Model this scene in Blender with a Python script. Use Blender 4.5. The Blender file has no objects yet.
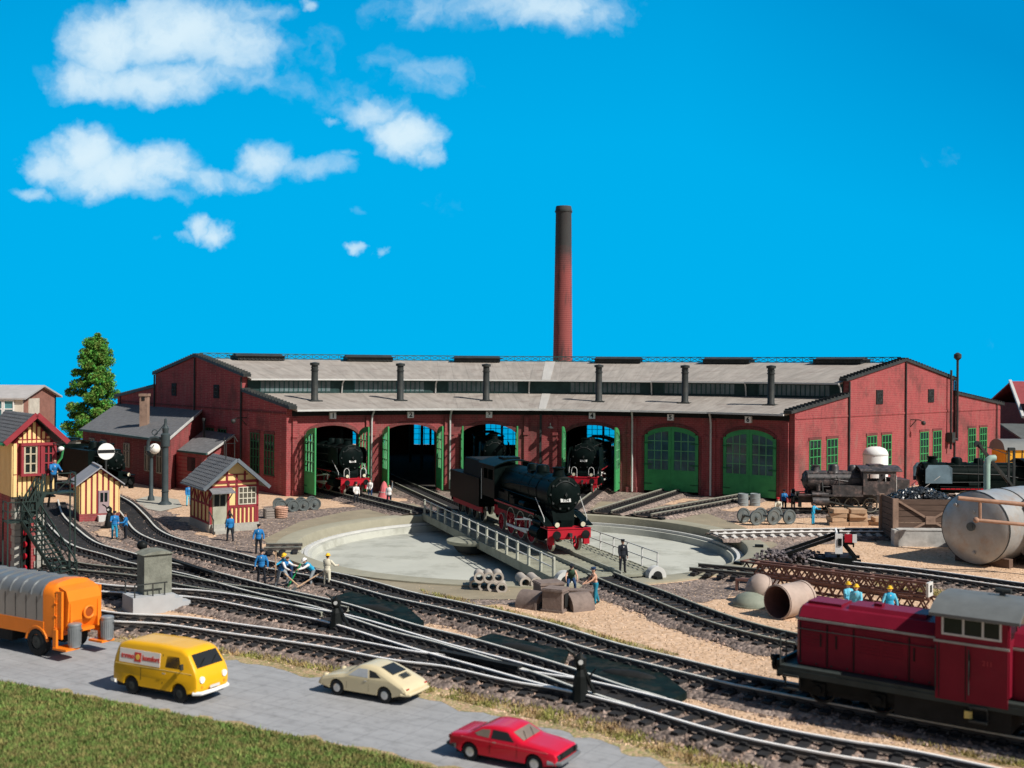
import bpy, math, random
from math import sin, cos, pi, radians as R, sqrt, atan2, hypot
from mathutils import Vector, Matrix, noise
from mathutils.geometry import tessellate_polygon
random.seed(7)
sc = bpy.context.scene
COL = sc.collection

# ---------------------------------------------------------------- camera
CAM_H, F, TILT = 10.9, 1142.0, 0.007
cd = bpy.data.cameras.new('camera'); cam = bpy.data.objects.new('camera', cd); COL.objects.link(cam)
cd.sensor_width = 36; cd.lens = F/1024*36; cd.shift_y = -14/1024
cd.clip_start = 0.5; cd.clip_end = 3000
cam.location = (0, 0, CAM_H)
cam.matrix_world = Matrix.Translation((0, 0, CAM_H)) @ Matrix.Rotation(R(90), 4, 'X') @ Matrix.Rotation(TILT, 4, 'Z')
cd.dof.use_dof = True; cd.dof.focus_distance = 76; cd.dof.aperture_fstop = 0.42
sc.camera = cam
sc.render.resolution_x = 1024; sc.render.resolution_y = 768

# ---------------------------------------------------------------- sun, sky, exposure
SUN_STR = 4.9
SUN_D = Vector((0.83*cos(R(43)), -0.56*cos(R(43)), sin(R(43)))).normalized()   # towards the sun
sl = bpy.data.lights.new('sun', 'SUN'); sun = bpy.data.objects.new('sun', sl); COL.objects.link(sun)
sl.energy = SUN_STR; sl.angle = R(0.6); sl.color = (1.0, 0.955, 0.88)
sun.rotation_euler = SUN_D.to_track_quat('Z', 'Y').to_euler()
sun.location = (60, -40, 70)
sc.view_settings.view_transform = 'Standard'; sc.view_settings.look = 'None'
sc.view_settings.exposure = 0.12; sc.view_settings.gamma = 1.0
sc.view_settings.use_curve_mapping = False

CLOUDS = [  # px, py, rx, ry, strength  (kept as directions in the sky)
 (112,40,62,40,1.0),(175,30,75,38,1.0),(225,45,70,40,.85),(90,80,62,26,.9),(160,82,80,26,.9),(230,80,60,24,.62),(285,82,60,20,.34),
 (318,52,40,26,.30),(240,14,60,20,.62),(150,14,70,20,.8),
 (375,112,42,22,.80),(408,134,42,26,1.0),(436,150,14,16,.8),(345,98,44,24,.42),(322,114,14,7,.6),
 (424,72,52,21,.50),(395,60,34,16,.38),(470,6,120,24,.55),(545,8,90,30,.85),(600,2,60,16,.4),(305,5,14,7,.7),
 (80,150,46,28,1.0),(48,168,38,24,.85),(110,172,80,28,1.0),(160,168,38,26,.95),(30,198,30,9,.7),(150,192,70,12,.5),(205,180,50,16,.7),
 (262,158,38,22,.85),(300,164,58,14,.62),(235,178,50,12,.6),(345,155,22,6,.4),
 (194,226,18,15,.9),(215,231,26,13,.9),(180,237,14,5,.5),(355,252,12,7,.8),(377,257,7,6,.6),(148,243,18,4,.25),
 (355,212,10,5,.3),(430,208,50,12,.16),(945,155,32,10,.2),(980,345,30,10,.12)]

def make_world():
    w = bpy.data.worlds.new('World'); sc.world = w; w.use_nodes = True
    nt = w.node_tree; N = nt.nodes; L = nt.links; N.clear()
    out = N.new('ShaderNodeOutputWorld')
    def mth(op, a, b=None, c=None, clamp=False):
        n = N.new('ShaderNodeMath'); n.operation = op; n.use_clamp = clamp
        for i, x in enumerate((a, b, c)):
            if x is None: continue
            if isinstance(x, (int, float)): n.inputs[i].default_value = x
            else: L.new(x, n.inputs[i])
        return n.outputs[0]
    def vm(op, a, b=None):
        n = N.new('ShaderNodeVectorMath'); n.operation = op
        for i, x in enumerate((a, b)):
            if x is None: continue
            if isinstance(x, (tuple, list)): n.inputs[i].default_value = x
            else: L.new(x, n.inputs[i])
        return n.outputs['Value'] if op in ('LENGTH', 'DOT_PRODUCT') else n.outputs[0]
    sky = N.new('ShaderNodeTexSky'); sky.sky_type = 'NISHITA'; sky.sun_disc = False
    sky.sun_elevation = R(43); sky.sun_rotation = atan2(SUN_D.x, SUN_D.y)
    bgN = N.new('ShaderNodeBackground'); bgN.inputs[1].default_value = 0.05; L.new(sky.outputs[0], bgN.inputs[0])
    tc = N.new('ShaderNodeTexCoord'); d = tc.outputs['Generated']
    sp = N.new('ShaderNodeSeparateXYZ'); L.new(d, sp.inputs[0])
    x, y, z = sp.outputs
    ysafe = mth('MAXIMUM', y, 0.05)
    u = mth('DIVIDE', x, ysafe); v = mth('DIVIDE', z, ysafe)
    # blue gradient
    g = mth('MULTIPLY_ADD', v, 3.0, 0.0, clamp=True)
    xr = mth('MULTIPLY', mth('SUBTRACT', u, 0.15, clamp=True), 1.2)
    g = mth('ADD', mth('MULTIPLY', g, 0.75), mth('MULTIPLY', xr, mth('ADD', g, 0.25)), clamp=True)
    cr = N.new('ShaderNodeValToRGB'); L.new(g, cr.inputs[0])
    e = cr.color_ramp.elements
    e[0].position = 0; e[0].color = (0.0, 0.415, 0.80, 1)
    e[1].position = 1; e[1].color = (0.0, 0.265, 0.60, 1)
    m = cr.color_ramp.elements.new(.45); m.color = (0.0, 0.385, 0.77, 1)
    # clouds: soft ellipses on the dome, edges broken by noise
    cb = N.new('ShaderNodeCombineXYZ'); L.new(u, cb.inputs[0]); L.new(v, cb.inputs[1])
    nz = N.new('ShaderNodeTexNoise'); nz.inputs['Scale'].default_value = 13; nz.inputs['Detail'].default_value = 8
    nz.inputs['Roughness'].default_value = .62
    L.new(cb.outputs[0], nz.inputs['Vector'])
    off = vm('SUBTRACT', nz.outputs['Color'], (.5, .5, .5))
    off = vm('MULTIPLY', off, (.085, .055, 0))
    p = vm('ADD', cb.outputs[0], off)
    acc = None
    for (cx, cy, rx, ry, s) in CLOUDS:
        c = ((cx-512)/F, (370-cy)/F, 0)
        q = vm('MULTIPLY', vm('SUBTRACT', p, c), (F/(rx*1.18), F/(ry*1.25), 0))
        dd = mth('MULTIPLY_ADD', vm('LENGTH', q), -1.0, 1.0, clamp=True)
        sm = mth('MULTIPLY', mth('SUBTRACT', 1.0, mth('POWER', mth('SUBTRACT', 1.0, dd), 2.1)), s)
        acc = sm if acc is None else mth('MAXIMUM', acc, sm)
    n2 = N.new('ShaderNodeTexNoise'); n2.inputs['Scale'].default_value = 42; n2.inputs['Detail'].default_value = 9
    n2.inputs['Roughness'].default_value = .6; L.new(p, n2.inputs['Vector'])
    a = mth('ADD', acc, mth('MULTIPLY', mth('SUBTRACT', n2.outputs[0], .5), 1.25))
    mr = N.new('ShaderNodeMapRange'); mr.interpolation_type = 'SMOOTHSTEP'
    L.new(a, mr.inputs[0]); mr.inputs[1].default_value = .17; mr.inputs[2].default_value = 1.0
    alpha = mth('MULTIPLY', mr.outputs[0], mth('MULTIPLY', acc, 1.0), clamp=True)
    alpha = mth('MULTIPLY', mth('POWER', alpha, .8, clamp=True), .93)
    mix = N.new('ShaderNodeMixRGB'); L.new(alpha, mix.inputs[0]); L.new(cr.outputs[0], mix.inputs[1])
    mix.inputs[2].default_value = (.68, .83, .91, 1)
    bgC = N.new('ShaderNodeBackground'); L.new(mix.outputs[0], bgC.inputs[0]); bgC.inputs[1].default_value = 1.0
    # the studio-blue part of the sky lies ahead of the camera and low; the rest is the daylight sky
    f1 = N.new('ShaderNodeMapRange'); f1.interpolation_type = 'SMOOTHSTEP'; L.new(y, f1.inputs[0]); f1.inputs[1].default_value = .15; f1.inputs[2].default_value = .45
    f2 = N.new('ShaderNodeMapRange'); f2.interpolation_type = 'SMOOTHSTEP'; L.new(z, f2.inputs[0]); f2.inputs[1].default_value = .62; f2.inputs[2].default_value = .42
    fac = mth('MULTIPLY', f1.outputs[0], f2.outputs[0])
    ms = N.new('ShaderNodeMixShader'); L.new(fac, ms.inputs[0]); L.new(bgN.outputs[0], ms.inputs[1]); L.new(bgC.outputs[0], ms.inputs[2])
    L.new(ms.outputs[0], out.inputs[0])
make_world()

# ---------------------------------------------------------------- pixel -> place helpers
def unroll(px, py):
    u, v = px-512, py-370
    return u + v*TILT, v - u*TILT
def G(px, py, z=0.0):               # point of the photo on the level z
    u, v = unroll(px, py)
    Y = F*(CAM_H-z)/v
    return Vector((u/F*Y, Y, z))
def D(px, py, Y):                   # point of the photo at a known distance
    u, v = unroll(px, py)
    return Vector((u/F*Y, Y, CAM_H - v/F*Y))

# ---------------------------------------------------------------- mesh builder
def frame(o, xdir, ydir=None, zdir=(0, 0, 1)):
    x = Vector(xdir).normalized(); z = Vector(zdir).normalized()
    if ydir is None: y = z.cross(x).normalized()
    else: y = Vector(ydir).normalized()
    z = x.cross(y)
    m = Matrix((x, y, z)).transposed().to_4x4(); m.translation = Vector(o); return m
class MB:
    def __init__(s, M=None): s.v = []; s.f = []; s.mi = []; s.cur = 0; s.M = M
    def add(s, vs, fs, M=None):
        b = len(s.v); mm = s.M
        if M is not None: mm = (mm @ M) if mm is not None else M
        for p in vs:
            p = Vector(p); s.v.append(mm @ p if mm is not None else p)
        for f in fs: s.f.append([i+b for i in f]); s.mi.append(s.cur)
        return s
    def box(s, c, d, rz=0, rx=0, ry=0):
        x, y, z = d[0]/2, d[1]/2, d[2]/2
        vs = [(-x,-y,-z),(x,-y,-z),(x,y,-z),(-x,y,-z),(-x,-y,z),(x,-y,z),(x,y,z),(-x,y,z)]
        M = Matrix.Translation(Vector(c))
        if rz: M = M @ Matrix.Rotation(rz, 4, 'Z')
        if ry: M = M @ Matrix.Rotation(ry, 4, 'Y')
        if rx: M = M @ Matrix.Rotation(rx, 4, 'X')
        return s.add(vs, [(0,3,2,1),(4,5,6,7),(0,1,5,4),(1,2,6,5),(2,3,7,6),(3,0,4,7)], M)
    def b2(s, x0, x1, y0, y1, z0, z1):
        return s.box(((x0+x1)/2, (y0+y1)/2, (z0+z1)/2), (abs(x1-x0), abs(y1-y0), abs(z1-z0)))
    def bar(s, p, q, w, h=None):
        p, q = Vector(p), Vector(q); d = q-p
        if d.length < 1e-6: return s
        h = h or w
        up = Vector((0, 0, 1)) if abs(d.normalized().z) < .95 else Vector((0, 1, 0))
        X = d.normalized(); Y = up.cross(X).normalized(); Z = X.cross(Y)
        M = Matrix((X, Y, Z)).transposed().to_4x4(); M.translation = (p+q)/2
        x, y, z = d.length/2, w/2, h/2
        vs = [(-x,-y,-z),(x,-y,-z),(x,y,-z),(-x,y,-z),(-x,-y,z),(x,-y,z),(x,y,z),(-x,y,z)]
        return s.add(vs, [(0,3,2,1),(4,5,6,7),(0,1,5,4),(1,2,6,5),(2,3,7,6),(3,0,4,7)], M)
    def cyl(s, p, q, r0, r1=None, n=14, caps=True):
        p, q = Vector(p), Vector(q); r1 = r0 if r1 is None else r1
        X = (q-p).normalized(); up = Vector((0, 0, 1)) if abs(X.z) < .95 else Vector((0, 1, 0))
        Y = up.cross(X).normalized(); Z = X.cross(Y)
        vs = []
        for i in range(n):
            a = 2*pi*i/n; d = Y*cos(a)+Z*sin(a); vs.append(p+d*r0); vs.append(q+d*r1)
        fs = [(2*i, 2*((i+1) % n), 2*((i+1) % n)+1, 2*i+1) for i in range(n)]
        if caps:
            fs.append([2*i for i in range(n)][::-1]); fs.append([2*i+1 for i in range(n)])
        return s.add(vs, fs)
    def tube(s, pts, r, n=7, closed=False):
        pts = [Vector(p) for p in pts]; m = len(pts); vs = []; 
        prevY = None
        for i, p in enumerate(pts):
            a = pts[max(0, i-1)] if not closed else pts[i-1]; b = pts[min(m-1, i+1)] if not closed else pts[(i+1) % m]
            X = (b-a).normalized(); up = Vector((0, 0, 1)) if abs(X.z) < .9 else Vector((0, 1, 0))
            Y = up.cross(X).normalized() if prevY is None else (prevY - X*prevY.dot(X)).normalized()
            prevY = Y; Z = X.cross(Y)
            for k in range(n):
                t = 2*pi*k/n; vs.append(p+(Y*cos(t)+Z*sin(t))*r)
        fs = []
        for i in range(m if closed else m-1):
            j = (i+1) % m
            for k in range(n):
                fs.append((i*n+k, i*n+(k+1) % n, j*n+(k+1) % n, j*n+k))
        if not closed: fs.append([k for k in range(n)][::-1]); fs.append([(m-1)*n+k for k in range(n)])
        return s.add(vs, fs)
    def lathe(s, prof, M=None, n=24, a0=0, a1=2*pi):       # prof: (r, z)
        vs = []; fs = []; full = abs(a1-a0-2*pi) < 1e-6; m = len(prof); k = n if full else n+1
        for i in range(k):
            a = a0+(a1-a0)*i/n
            for (r, z) in prof: vs.append((r*cos(a), r*sin(a), z))
        for i in range(n):
            j = (i+1) % k
            for q in range(m-1): fs.append((i*m+q, j*m+q, j*m+q+1, i*m+q+1))
        return s.add(vs, fs, M)
    def ell(s, c, r, nu=12, nv=8, M=None):
        if isinstance(r, (int, float)): r = (r, r, r)
        vs = [(0, 0, -1)]
        for j in range(1, nv):
            t = -pi/2+pi*j/nv
            for i in range(nu): a = 2*pi*i/nu; vs.append((cos(t)*cos(a), cos(t)*sin(a), sin(t)))
        vs.append((0, 0, 1)); last = len(vs)-1
        fs = [(0, 1+(i+1) % nu, 1+i) for i in range(nu)]
        for j in range(nv-2):
            for i in range(nu):
                a, b = 1+j*nu+i, 1+j*nu+(i+1) % nu; fs.append((a, b, b+nu, a+nu))
        fs += [(last, 1+(nv-2)*nu+i, 1+(nv-2)*nu+(i+1) % nu) for i in range(nu)]
        T = Matrix.Translation(Vector(c)) @ (M if M is not None else Matrix.Identity(4)) @ Matrix.Diagonal((*r, 1))
        return s.add(vs, fs, T)
    def ext(s, pts, vec):                                   # polygon pushed along vec
        pts = [Vector(p) for p in pts]; vec = Vector(vec); n = len(pts)
        return s.add(pts+[p+vec for p in pts], [list(range(n))[::-1], list(range(n, 2*n))]+[(i, (i+1) % n, n+(i+1) % n, n+i) for i in range(n)])
    def slab(s, pts, t):                                    # quad roof plate, thickness down
        return s.ext([Vector(p)-Vector((0, 0, t)) for p in pts], (0, 0, t))
    def sheet(s, poly, z):
        pts = [Vector((p[0], p[1], z)) for p in poly]
        tr = tessellate_polygon([pts])
        fs = []
        for t in tr:
            a, b, c = [pts[i] for i in t]
            if (b-a).cross(c-a).z < 0: t = t[::-1]
            fs.append(tuple(t))
        return s.add(pts, fs)
    def sweep(s, pts, prof, closed_prof=True):              # pts on the ground, prof (offset, z)
        pts = [Vector(p) for p in pts]; m = len(pts); n = len(prof); vs = []
        for i, p in enumerate(pts):
            a = pts[max(0, i-1)]; b = pts[min(m-1, i+1)]; t = (b-a); t.z = 0; t.normalize()
            nn = Vector((-t.y, t.x, 0))
            for (o, z) in prof: vs.append(p+nn*o+Vector((0, 0, z)))
        fs = []
        q = n if closed_prof else n-1
        for i in range(m-1):
            for k in range(q):
                fs.append((i*n+k, (i+1)*n+k, (i+1)*n+(k+1) % n, i*n+(k+1) % n))
        if closed_prof: fs.append(list(range(n))); fs.append([(m-1)*n+k for k in range(n)][::-1])
        return s.add(vs, fs)
    def build(s, name, mat, parent=None, smooth=False, world=False, M=None, ang=38):
        me = bpy.data.meshes.new(name)
        vs = s.v
        if world and parent is not None:
            inv = fullmat(parent).inverted(); vs = [inv @ v for v in vs]
        me.from_pydata([tuple(v) for v in vs], [], s.f)
        mats = mat if isinstance(mat, (list, tuple)) else [mat]
        for m in mats: me.materials.append(m)
        if len(mats) > 1: me.polygons.foreach_set('material_index', s.mi)
        if smooth:
            me.polygons.foreach_set('use_smooth', [True]*len(me.polygons)); me.update()
            me.set_sharp_from_angle(angle=R(ang))
        me.update()
        o = bpy.data.objects.new(name, me); COL.objects.link(o)
        if parent is not None: o.parent = parent
        if M is not None: o.matrix_local = M
        return o
def fullmat(o):
    m = o.matrix_basis.copy()
    while o.parent: o = o.parent; m = o.matrix_basis @ m
    return m
def tag(o, label=None, cat=None, group=None, kind=None):
    if label: o['label'] = label
    if cat: o['category'] = cat
    if group: o['group'] = group
    if kind: o['kind'] = kind
    return o
def thing(name, label, cat, loc=(0, 0, 0), rz=0, group=None, s=1.0, kind=None):
    o = bpy.data.objects.new(name, None); COL.objects.link(o); o.empty_display_size = .3
    o.location = loc; o.rotation_euler = (0, 0, rz); o.scale = (s, s, s)
    return tag(o, label, cat, group, kind)
def kids(o): return [c for c in COL.objects if c.parent == o]
def copy_tree(o, parent=None):
    c = o.copy(); COL.objects.link(c)
    if parent is not None: c.parent = parent
    for ch in kids(o): copy_tree(ch, c)
    return c
def dup(o, loc, rz, label=None, group=None, s=None):
    c = copy_tree(o); c.location = loc; c.rotation_euler = (0, 0, rz)
    if label: c['label'] = label
    if group: c['group'] = group
    if s: c.scale = (s, s, s)
    return c
def text_obj(txt, size, mat, parent, M, name='lettering', thick=.004, bold=0.0):
    cu = bpy.data.curves.new('t', 'FONT'); cu.body = txt; cu.size = size; cu.align_x = 'CENTER'; cu.align_y = 'CENTER'
    cu.extrude = thick; cu.offset = bold
    t = bpy.data.objects.new('t', cu); COL.objects.link(t)
    dg = bpy.context.evaluated_depsgraph_get(); me = bpy.data.meshes.new_from_object(t.evaluated_get(dg))
    COL.objects.unlink(t); bpy.data.objects.remove(t)
    me.materials.clear(); me.materials.append(mat)
    o = bpy.data.objects.new(name, me); COL.objects.link(o); o.parent = parent; o.matrix_local = M
    return o

# ---------------------------------------------------------------- materials
MATS = {}
def mat(name, col, rough=.75, metal=0.0, var=.18, scale=1.5, bump=.0, bscale=30, dirt=None, damt=.35, dscale=.6,
        stretch=None, coord='world', spec=.2, island=0.0, hue=None, coat=0, seam=None, detail=5):
    if name in MATS: return MATS[name]
    m = bpy.data.materials.new(name); m.use_nodes = True; nt = m.node_tree; N = nt.nodes; L = nt.links
    bs = N['Principled BSDF']; bs.inputs['Roughness'].default_value = rough; bs.inputs['Metallic'].default_value = metal
    bs.inputs['Specular IOR Level'].default_value = spec
    if coat: bs.inputs['Coat Weight'].default_value = coat
    if coord == 'world': g = N.new('ShaderNodeNewGeometry'); vec = g.outputs['Position']
    else: g = N.new('ShaderNodeTexCoord'); vec = g.outputs['Object']
    if stretch:
        mp = N.new('ShaderNodeMapping'); mp.inputs['Scale'].default_value = stretch; L.new(vec, mp.inputs[0]); svec = mp.outputs[0]
    else: svec = vec
    n1 = N.new('ShaderNodeTexNoise'); n1.inputs['Scale'].default_value = scale; n1.inputs['Detail'].default_value = detail
    n1.inputs['Roughness'].default_value = .65; L.new(svec, n1.inputs['Vector'])
    r1 = N.new('ShaderNodeMapRange'); r1.inputs[1].default_value = .3; r1.inputs[2].default_value = .7
    r1.inputs[3].default_value = 1-var; r1.inputs[4].default_value = 1+var; L.new(n1.outputs[0], r1.inputs[0])
    hs = N.new('ShaderNodeMixRGB'); hs.blend_type = 'MULTIPLY'; hs.inputs[0].default_value = 1
    hs.inputs[1].default_value = (*col, 1); L.new(r1.outputs[0], hs.inputs[2]); c = hs.outputs[0]
    if hue:
        n3 = N.new('ShaderNodeTexNoise'); n3.inputs['Scale'].default_value = hue[1]; n3.inputs['Detail'].default_value = 4; L.new(vec, n3.inputs['Vector'])
        r3 = N.new('ShaderNodeMapRange'); r3.inputs[1].default_value = .42; r3.inputs[2].default_value = .62; L.new(n3.outputs[0], r3.inputs[0])
        mx = N.new('ShaderNodeMixRGB'); L.new(r3.outputs[0], mx.inputs[0]); L.new(c, mx.inputs[1]); mx.inputs[2].default_value = (*hue[0], 1); c = mx.outputs[0]
    if dirt:
        n2 = N.new('ShaderNodeTexNoise'); n2.inputs['Scale'].default_value = dscale; n2.inputs['Detail'].default_value = 7
        n2.inputs['Roughness'].default_value = .7; L.new(vec, n2.inputs['Vector'])
        r2 = N.new('ShaderNodeMapRange'); r2.inputs[1].default_value = .5; r2.inputs[2].default_value = .72; r2.inputs[4].default_value = damt
        L.new(n2.outputs[0], r2.inputs[0])
        mx = N.new('ShaderNodeMixRGB'); L.new(r2.outputs[0], mx.inputs[0]); L.new(c, mx.inputs[1]); mx.inputs[2].default_value = (*dirt, 1); c = mx.outputs[0]
    if island:
        gi = N.new('ShaderNodeNewGeometry'); r4 = N.new('ShaderNodeMapRange'); r4.inputs[3].default_value = 1-island; r4.inputs[4].default_value = 1+island
        L.new(gi.outputs['Random Per Island'], r4.inputs[0])
        mx = N.new('ShaderNodeMixRGB'); mx.blend_type = 'MULTIPLY'; mx.inputs[0].default_value = 1; L.new(c, mx.inputs[1]); L.new(r4.outputs[0], mx.inputs[2]); c = mx.outputs[0]
    if seam:                                               # thin dark joints every seam[0] m along object x
        tc = N.new('ShaderNodeTexCoord'); sx = N.new('ShaderNodeSeparateXYZ'); L.new(tc.outputs['Object'], sx.inputs[0])
        last = None
        for ax, per, wd in seam:
            q = N.new('ShaderNodeMath'); q.operation = 'DIVIDE'; L.new(sx.outputs[ax], q.inputs[0]); q.inputs[1].default_value = per
            fr = N.new('ShaderNodeMath'); fr.operation = 'FRACT'; L.new(q.outputs[0], fr.inputs[0])
            lt = N.new('ShaderNodeMath'); lt.operation = 'LESS_THAN'; L.new(fr.outputs[0], lt.inputs[0]); lt.inputs[1].default_value = wd/per
            if last is None: last = lt.outputs[0]
            else:
                mxm = N.new('ShaderNodeMath'); mxm.operation = 'MAXIMUM'; L.new(last, mxm.inputs[0]); L.new(lt.outputs[0], mxm.inputs[1]); last = mxm.outputs[0]
        sf = N.new('ShaderNodeMath'); sf.operation = 'MULTIPLY'; L.new(last, sf.inputs[0]); sf.inputs[1].default_value = .22
        mx = N.new('ShaderNodeMixRGB'); L.new(sf.outputs[0], mx.inputs[0]); L.new(c, mx.inputs[1]); mx.inputs[2].default_value = (.03, .03, .03, 1); c = mx.outputs[0]
    L.new(c, bs.inputs['Base Color'])
    if bump:
        nb = N.new('ShaderNodeTexNoise'); nb.inputs['Scale'].default_value = bscale; nb.inputs['Detail'].default_value = 4; L.new(vec, nb.inputs['Vector'])
        bp = N.new('ShaderNodeBump'); bp.inputs['Strength'].default_value = bump; bp.inputs['Distance'].default_value = .05
        L.new(nb.outputs[0], bp.inputs['Height']); L.new(bp.outputs[0], bs.inputs['Normal'])
    MATS[name] = m
    return m
def gravel_mat(name, cols, scale, bump=1.0, bigvar=.12, rough=.95, patch=None):
    m = bpy.data.materials.new(name); m.use_nodes = True; nt = m.node_tree; N = nt.nodes; L = nt.links
    bs = N['Principled BSDF']; bs.inputs['Roughness'].default_value = rough; bs.inputs['Specular IOR Level'].default_value = .15
    g = N.new('ShaderNodeNewGeometry')
    v = N.new('ShaderNodeTexVoronoi'); v.inputs['Scale'].default_value = scale; L.new(g.outputs['Position'], v.inputs['Vector'])
    sp = N.new('ShaderNodeSeparateColor'); L.new(v.outputs['Color'], sp.inputs[0])
    cr = N.new('ShaderNodeValToRGB'); L.new(sp.outputs[0], cr.inputs[0]); cr.color_ramp.interpolation = 'LINEAR'
    el = cr.color_ramp.elements
    el[0].position = 0; el[0].color = (*cols[0], 1); el[1].position = 1; el[1].color = (*cols[-1], 1)
    for i, c in enumerate(cols[1:-1]):
        x = el.new((i+1)/(len(cols)-1)); x.color = (*c, 1)
    n = N.new('ShaderNodeTexNoise'); n.inputs['Scale'].default_value = .35; n.inputs['Detail'].default_value = 8; n.inputs['Roughness'].default_value = .7
    L.new(g.outputs['Position'], n.inputs['Vector'])
    r = N.new('ShaderNodeMapRange'); r.inputs[1].default_value = .3; r.inputs[2].default_value = .7; r.inputs[3].default_value = 1-bigvar; r.inputs[4].default_value = 1+bigvar
    L.new(n.outputs[0], r.inputs[0])
    mx = N.new('ShaderNodeMixRGB'); mx.blend_type = 'MULTIPLY'; mx.inputs[0].default_value = 1; L.new(cr.outputs[0], mx.inputs[1]); L.new(r.outputs[0], mx.inputs[2])
    c = mx.outputs[0]
    if patch:
        n3 = N.new('ShaderNodeTexNoise'); n3.inputs['Scale'].default_value = patch[1]; n3.inputs['Detail'].default_value = 6; n3.inputs['Roughness'].default_value = .7
        L.new(g.outputs['Position'], n3.inputs['Vector'])
        r3 = N.new('ShaderNodeMapRange'); r3.inputs[1].default_value = patch[2]; r3.inputs[2].default_value = patch[2]+.12; r3.inputs[4].default_value = patch[3]; L.new(n3.outputs[0], r3.inputs[0])
        m3 = N.new('ShaderNodeMixRGB'); L.new(r3.outputs[0], m3.inputs[0]); L.new(c, m3.inputs[1]); m3.inputs[2].default_value = (*patch[0], 1); c = m3.outputs[0]
    L.new(c, bs.inputs['Base Color'])
    bp = N.new('ShaderNodeBump'); bp.inputs['Strength'].default_value = bump; bp.inputs['Distance'].default_value = .05
    inv = N.new('ShaderNodeMath'); inv.operation = 'SUBTRACT'; inv.inputs[0].default_value = 1; L.new(v.outputs['Distance'], inv.inputs[1])
    L.new(inv.outputs[0], bp.inputs['Height']); L.new(bp.outputs[0], bs.inputs['Normal'])
    return m
def glass_mat(name, col=(.02, .03, .03), alpha=.25, rough=.05):
    m = bpy.data.materials.new(name); m.use_nodes = True; nt = m.node_tree; N = nt.nodes; L = nt.links
    bs = N['Principled BSDF']; bs.inputs['Base Color'].default_value = (*col, 1); bs.inputs['Roughness'].default_value = rough
    tr = N.new('ShaderNodeBsdfTransparent'); ms = N.new('ShaderNodeMixShader'); ms.inputs[0].default_value = alpha
    L.new(tr.outputs[0], ms.inputs[1]); L.new(bs.outputs[0], ms.inputs[2]); L.new(ms.outputs[0], N['Material Output'].inputs[0])
    return m
def brick_mat(name, c1, c2, mortar):
    m = bpy.data.materials.new(name); m.use_nodes = True; nt = m.node_tree; N = nt.nodes; L = nt.links
    bs = N['Principled BSDF']; bs.inputs['Roughness'].default_value = .9; bs.inputs['Specular IOR Level'].default_value = .12
    tc = N.new('ShaderNodeTexCoord'); s = N.new('ShaderNodeSeparateXYZ'); L.new(tc.outputs['Object'], s.inputs[0])
    a = N.new('ShaderNodeMath'); L.new(s.outputs[0], a.inputs[0]); L.new(s.outputs[1], a.inputs[1]); cb = N.new('ShaderNodeCombineXYZ'); L.new(a.outputs[0], cb.inputs[0]); L.new(s.outputs[2], cb.inputs[1])
    br = N.new('ShaderNodeTexBrick'); L.new(cb.outputs[0], br.inputs['Vector']); br.inputs['Color1'].default_value = (*c1, 1); br.inputs['Color2'].default_value = (*c2, 1); br.inputs['Mortar'].default_value = (*mortar, 1)
    br.inputs['Scale'].default_value = 1.0; br.inputs['Brick Width'].default_value = .40; br.inputs['Row Height'].default_value = .17; br.inputs['Mortar Size'].default_value = .018; br.inputs['Bias'].default_value = -.2
    c = br.outputs['Color']
    g = N.new('ShaderNodeNewGeometry')
    def layer(c, scale, lo, hi, amt, col, st=(1, 1, 1)):
        mp = N.new('ShaderNodeMapping'); mp.inputs['Scale'].default_value = st; L.new(g.outputs['Position'], mp.inputs[0])
        n = N.new('ShaderNodeTexNoise'); n.inputs['Scale'].default_value = scale; n.inputs['Detail'].default_value = 8; n.inputs['Roughness'].default_value = .72; L.new(mp.outputs[0], n.inputs['Vector'])
        r = N.new('ShaderNodeMapRange'); r.inputs[1].default_value = lo; r.inputs[2].default_value = hi; r.inputs[4].default_value = amt; L.new(n.outputs[0], r.inputs[0])
        mx = N.new('ShaderNodeMixRGB'); L.new(r.outputs[0], mx.inputs[0]); L.new(c, mx.inputs[1]); mx.inputs[2].default_value = (*col, 1); return mx.outputs[0]
    c = layer(c, .30, .50, .66, .62, (.075, .05, .045)); c = layer(c, .8, .54, .72, .5, (.25, .17, .14), (1, 1, .35)); c = layer(c, 2.4, .52, .75, .5, (.05, .035, .035), (1, 1, .25))
    L.new(c, bs.inputs['Base Color'])
    bp = N.new('ShaderNodeBump'); bp.inputs['Strength'].default_value = .35; bp.inputs['Distance'].default_value = .03; L.new(br.outputs['Fac'], bp.inputs['Height']); bp.invert = True; L.new(bp.outputs[0], bs.inputs['Normal'])
    MATS[name] = m; return m
M_brick = brick_mat('red_brick', (.33, .068, .072), (.27, .055, .06), (.35, .125, .115))
M_brickd = brick_mat('dark_and_shaded_brick', (.17, .042, .042), (.13, .033, .033), (.20, .08, .075))  # darker brick trim, and brick with shade painted in on left-facing walls
M_roof = mat('roofing_felt', (.34, .305, .27), .9, var=.2, scale=1.0, stretch=(1.6, .16, .3), coord='object', dirt=(.20, .16, .14), damt=.75, dscale=.55, seam=[(0, 1.45, .06)])
M_roofL = mat('pale_roofing_felt', (.46, .44, .41), .9, var=.1, scale=1.0, stretch=(1.6, .2, .3), coord='object')
M_green = mat('green_paint', (.055, .32, .11), .55, var=.12, scale=1.2, dirt=(.02, .10, .05), damt=.4, dscale=.8)
M_greend = mat('dark_and_shaded_green', (.02, .12, .05), .55, var=.12)
M_pane = mat('dark_window_glass', (.010, .018, .018), .15, var=.3, scale=.6, spec=.25)
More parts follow.
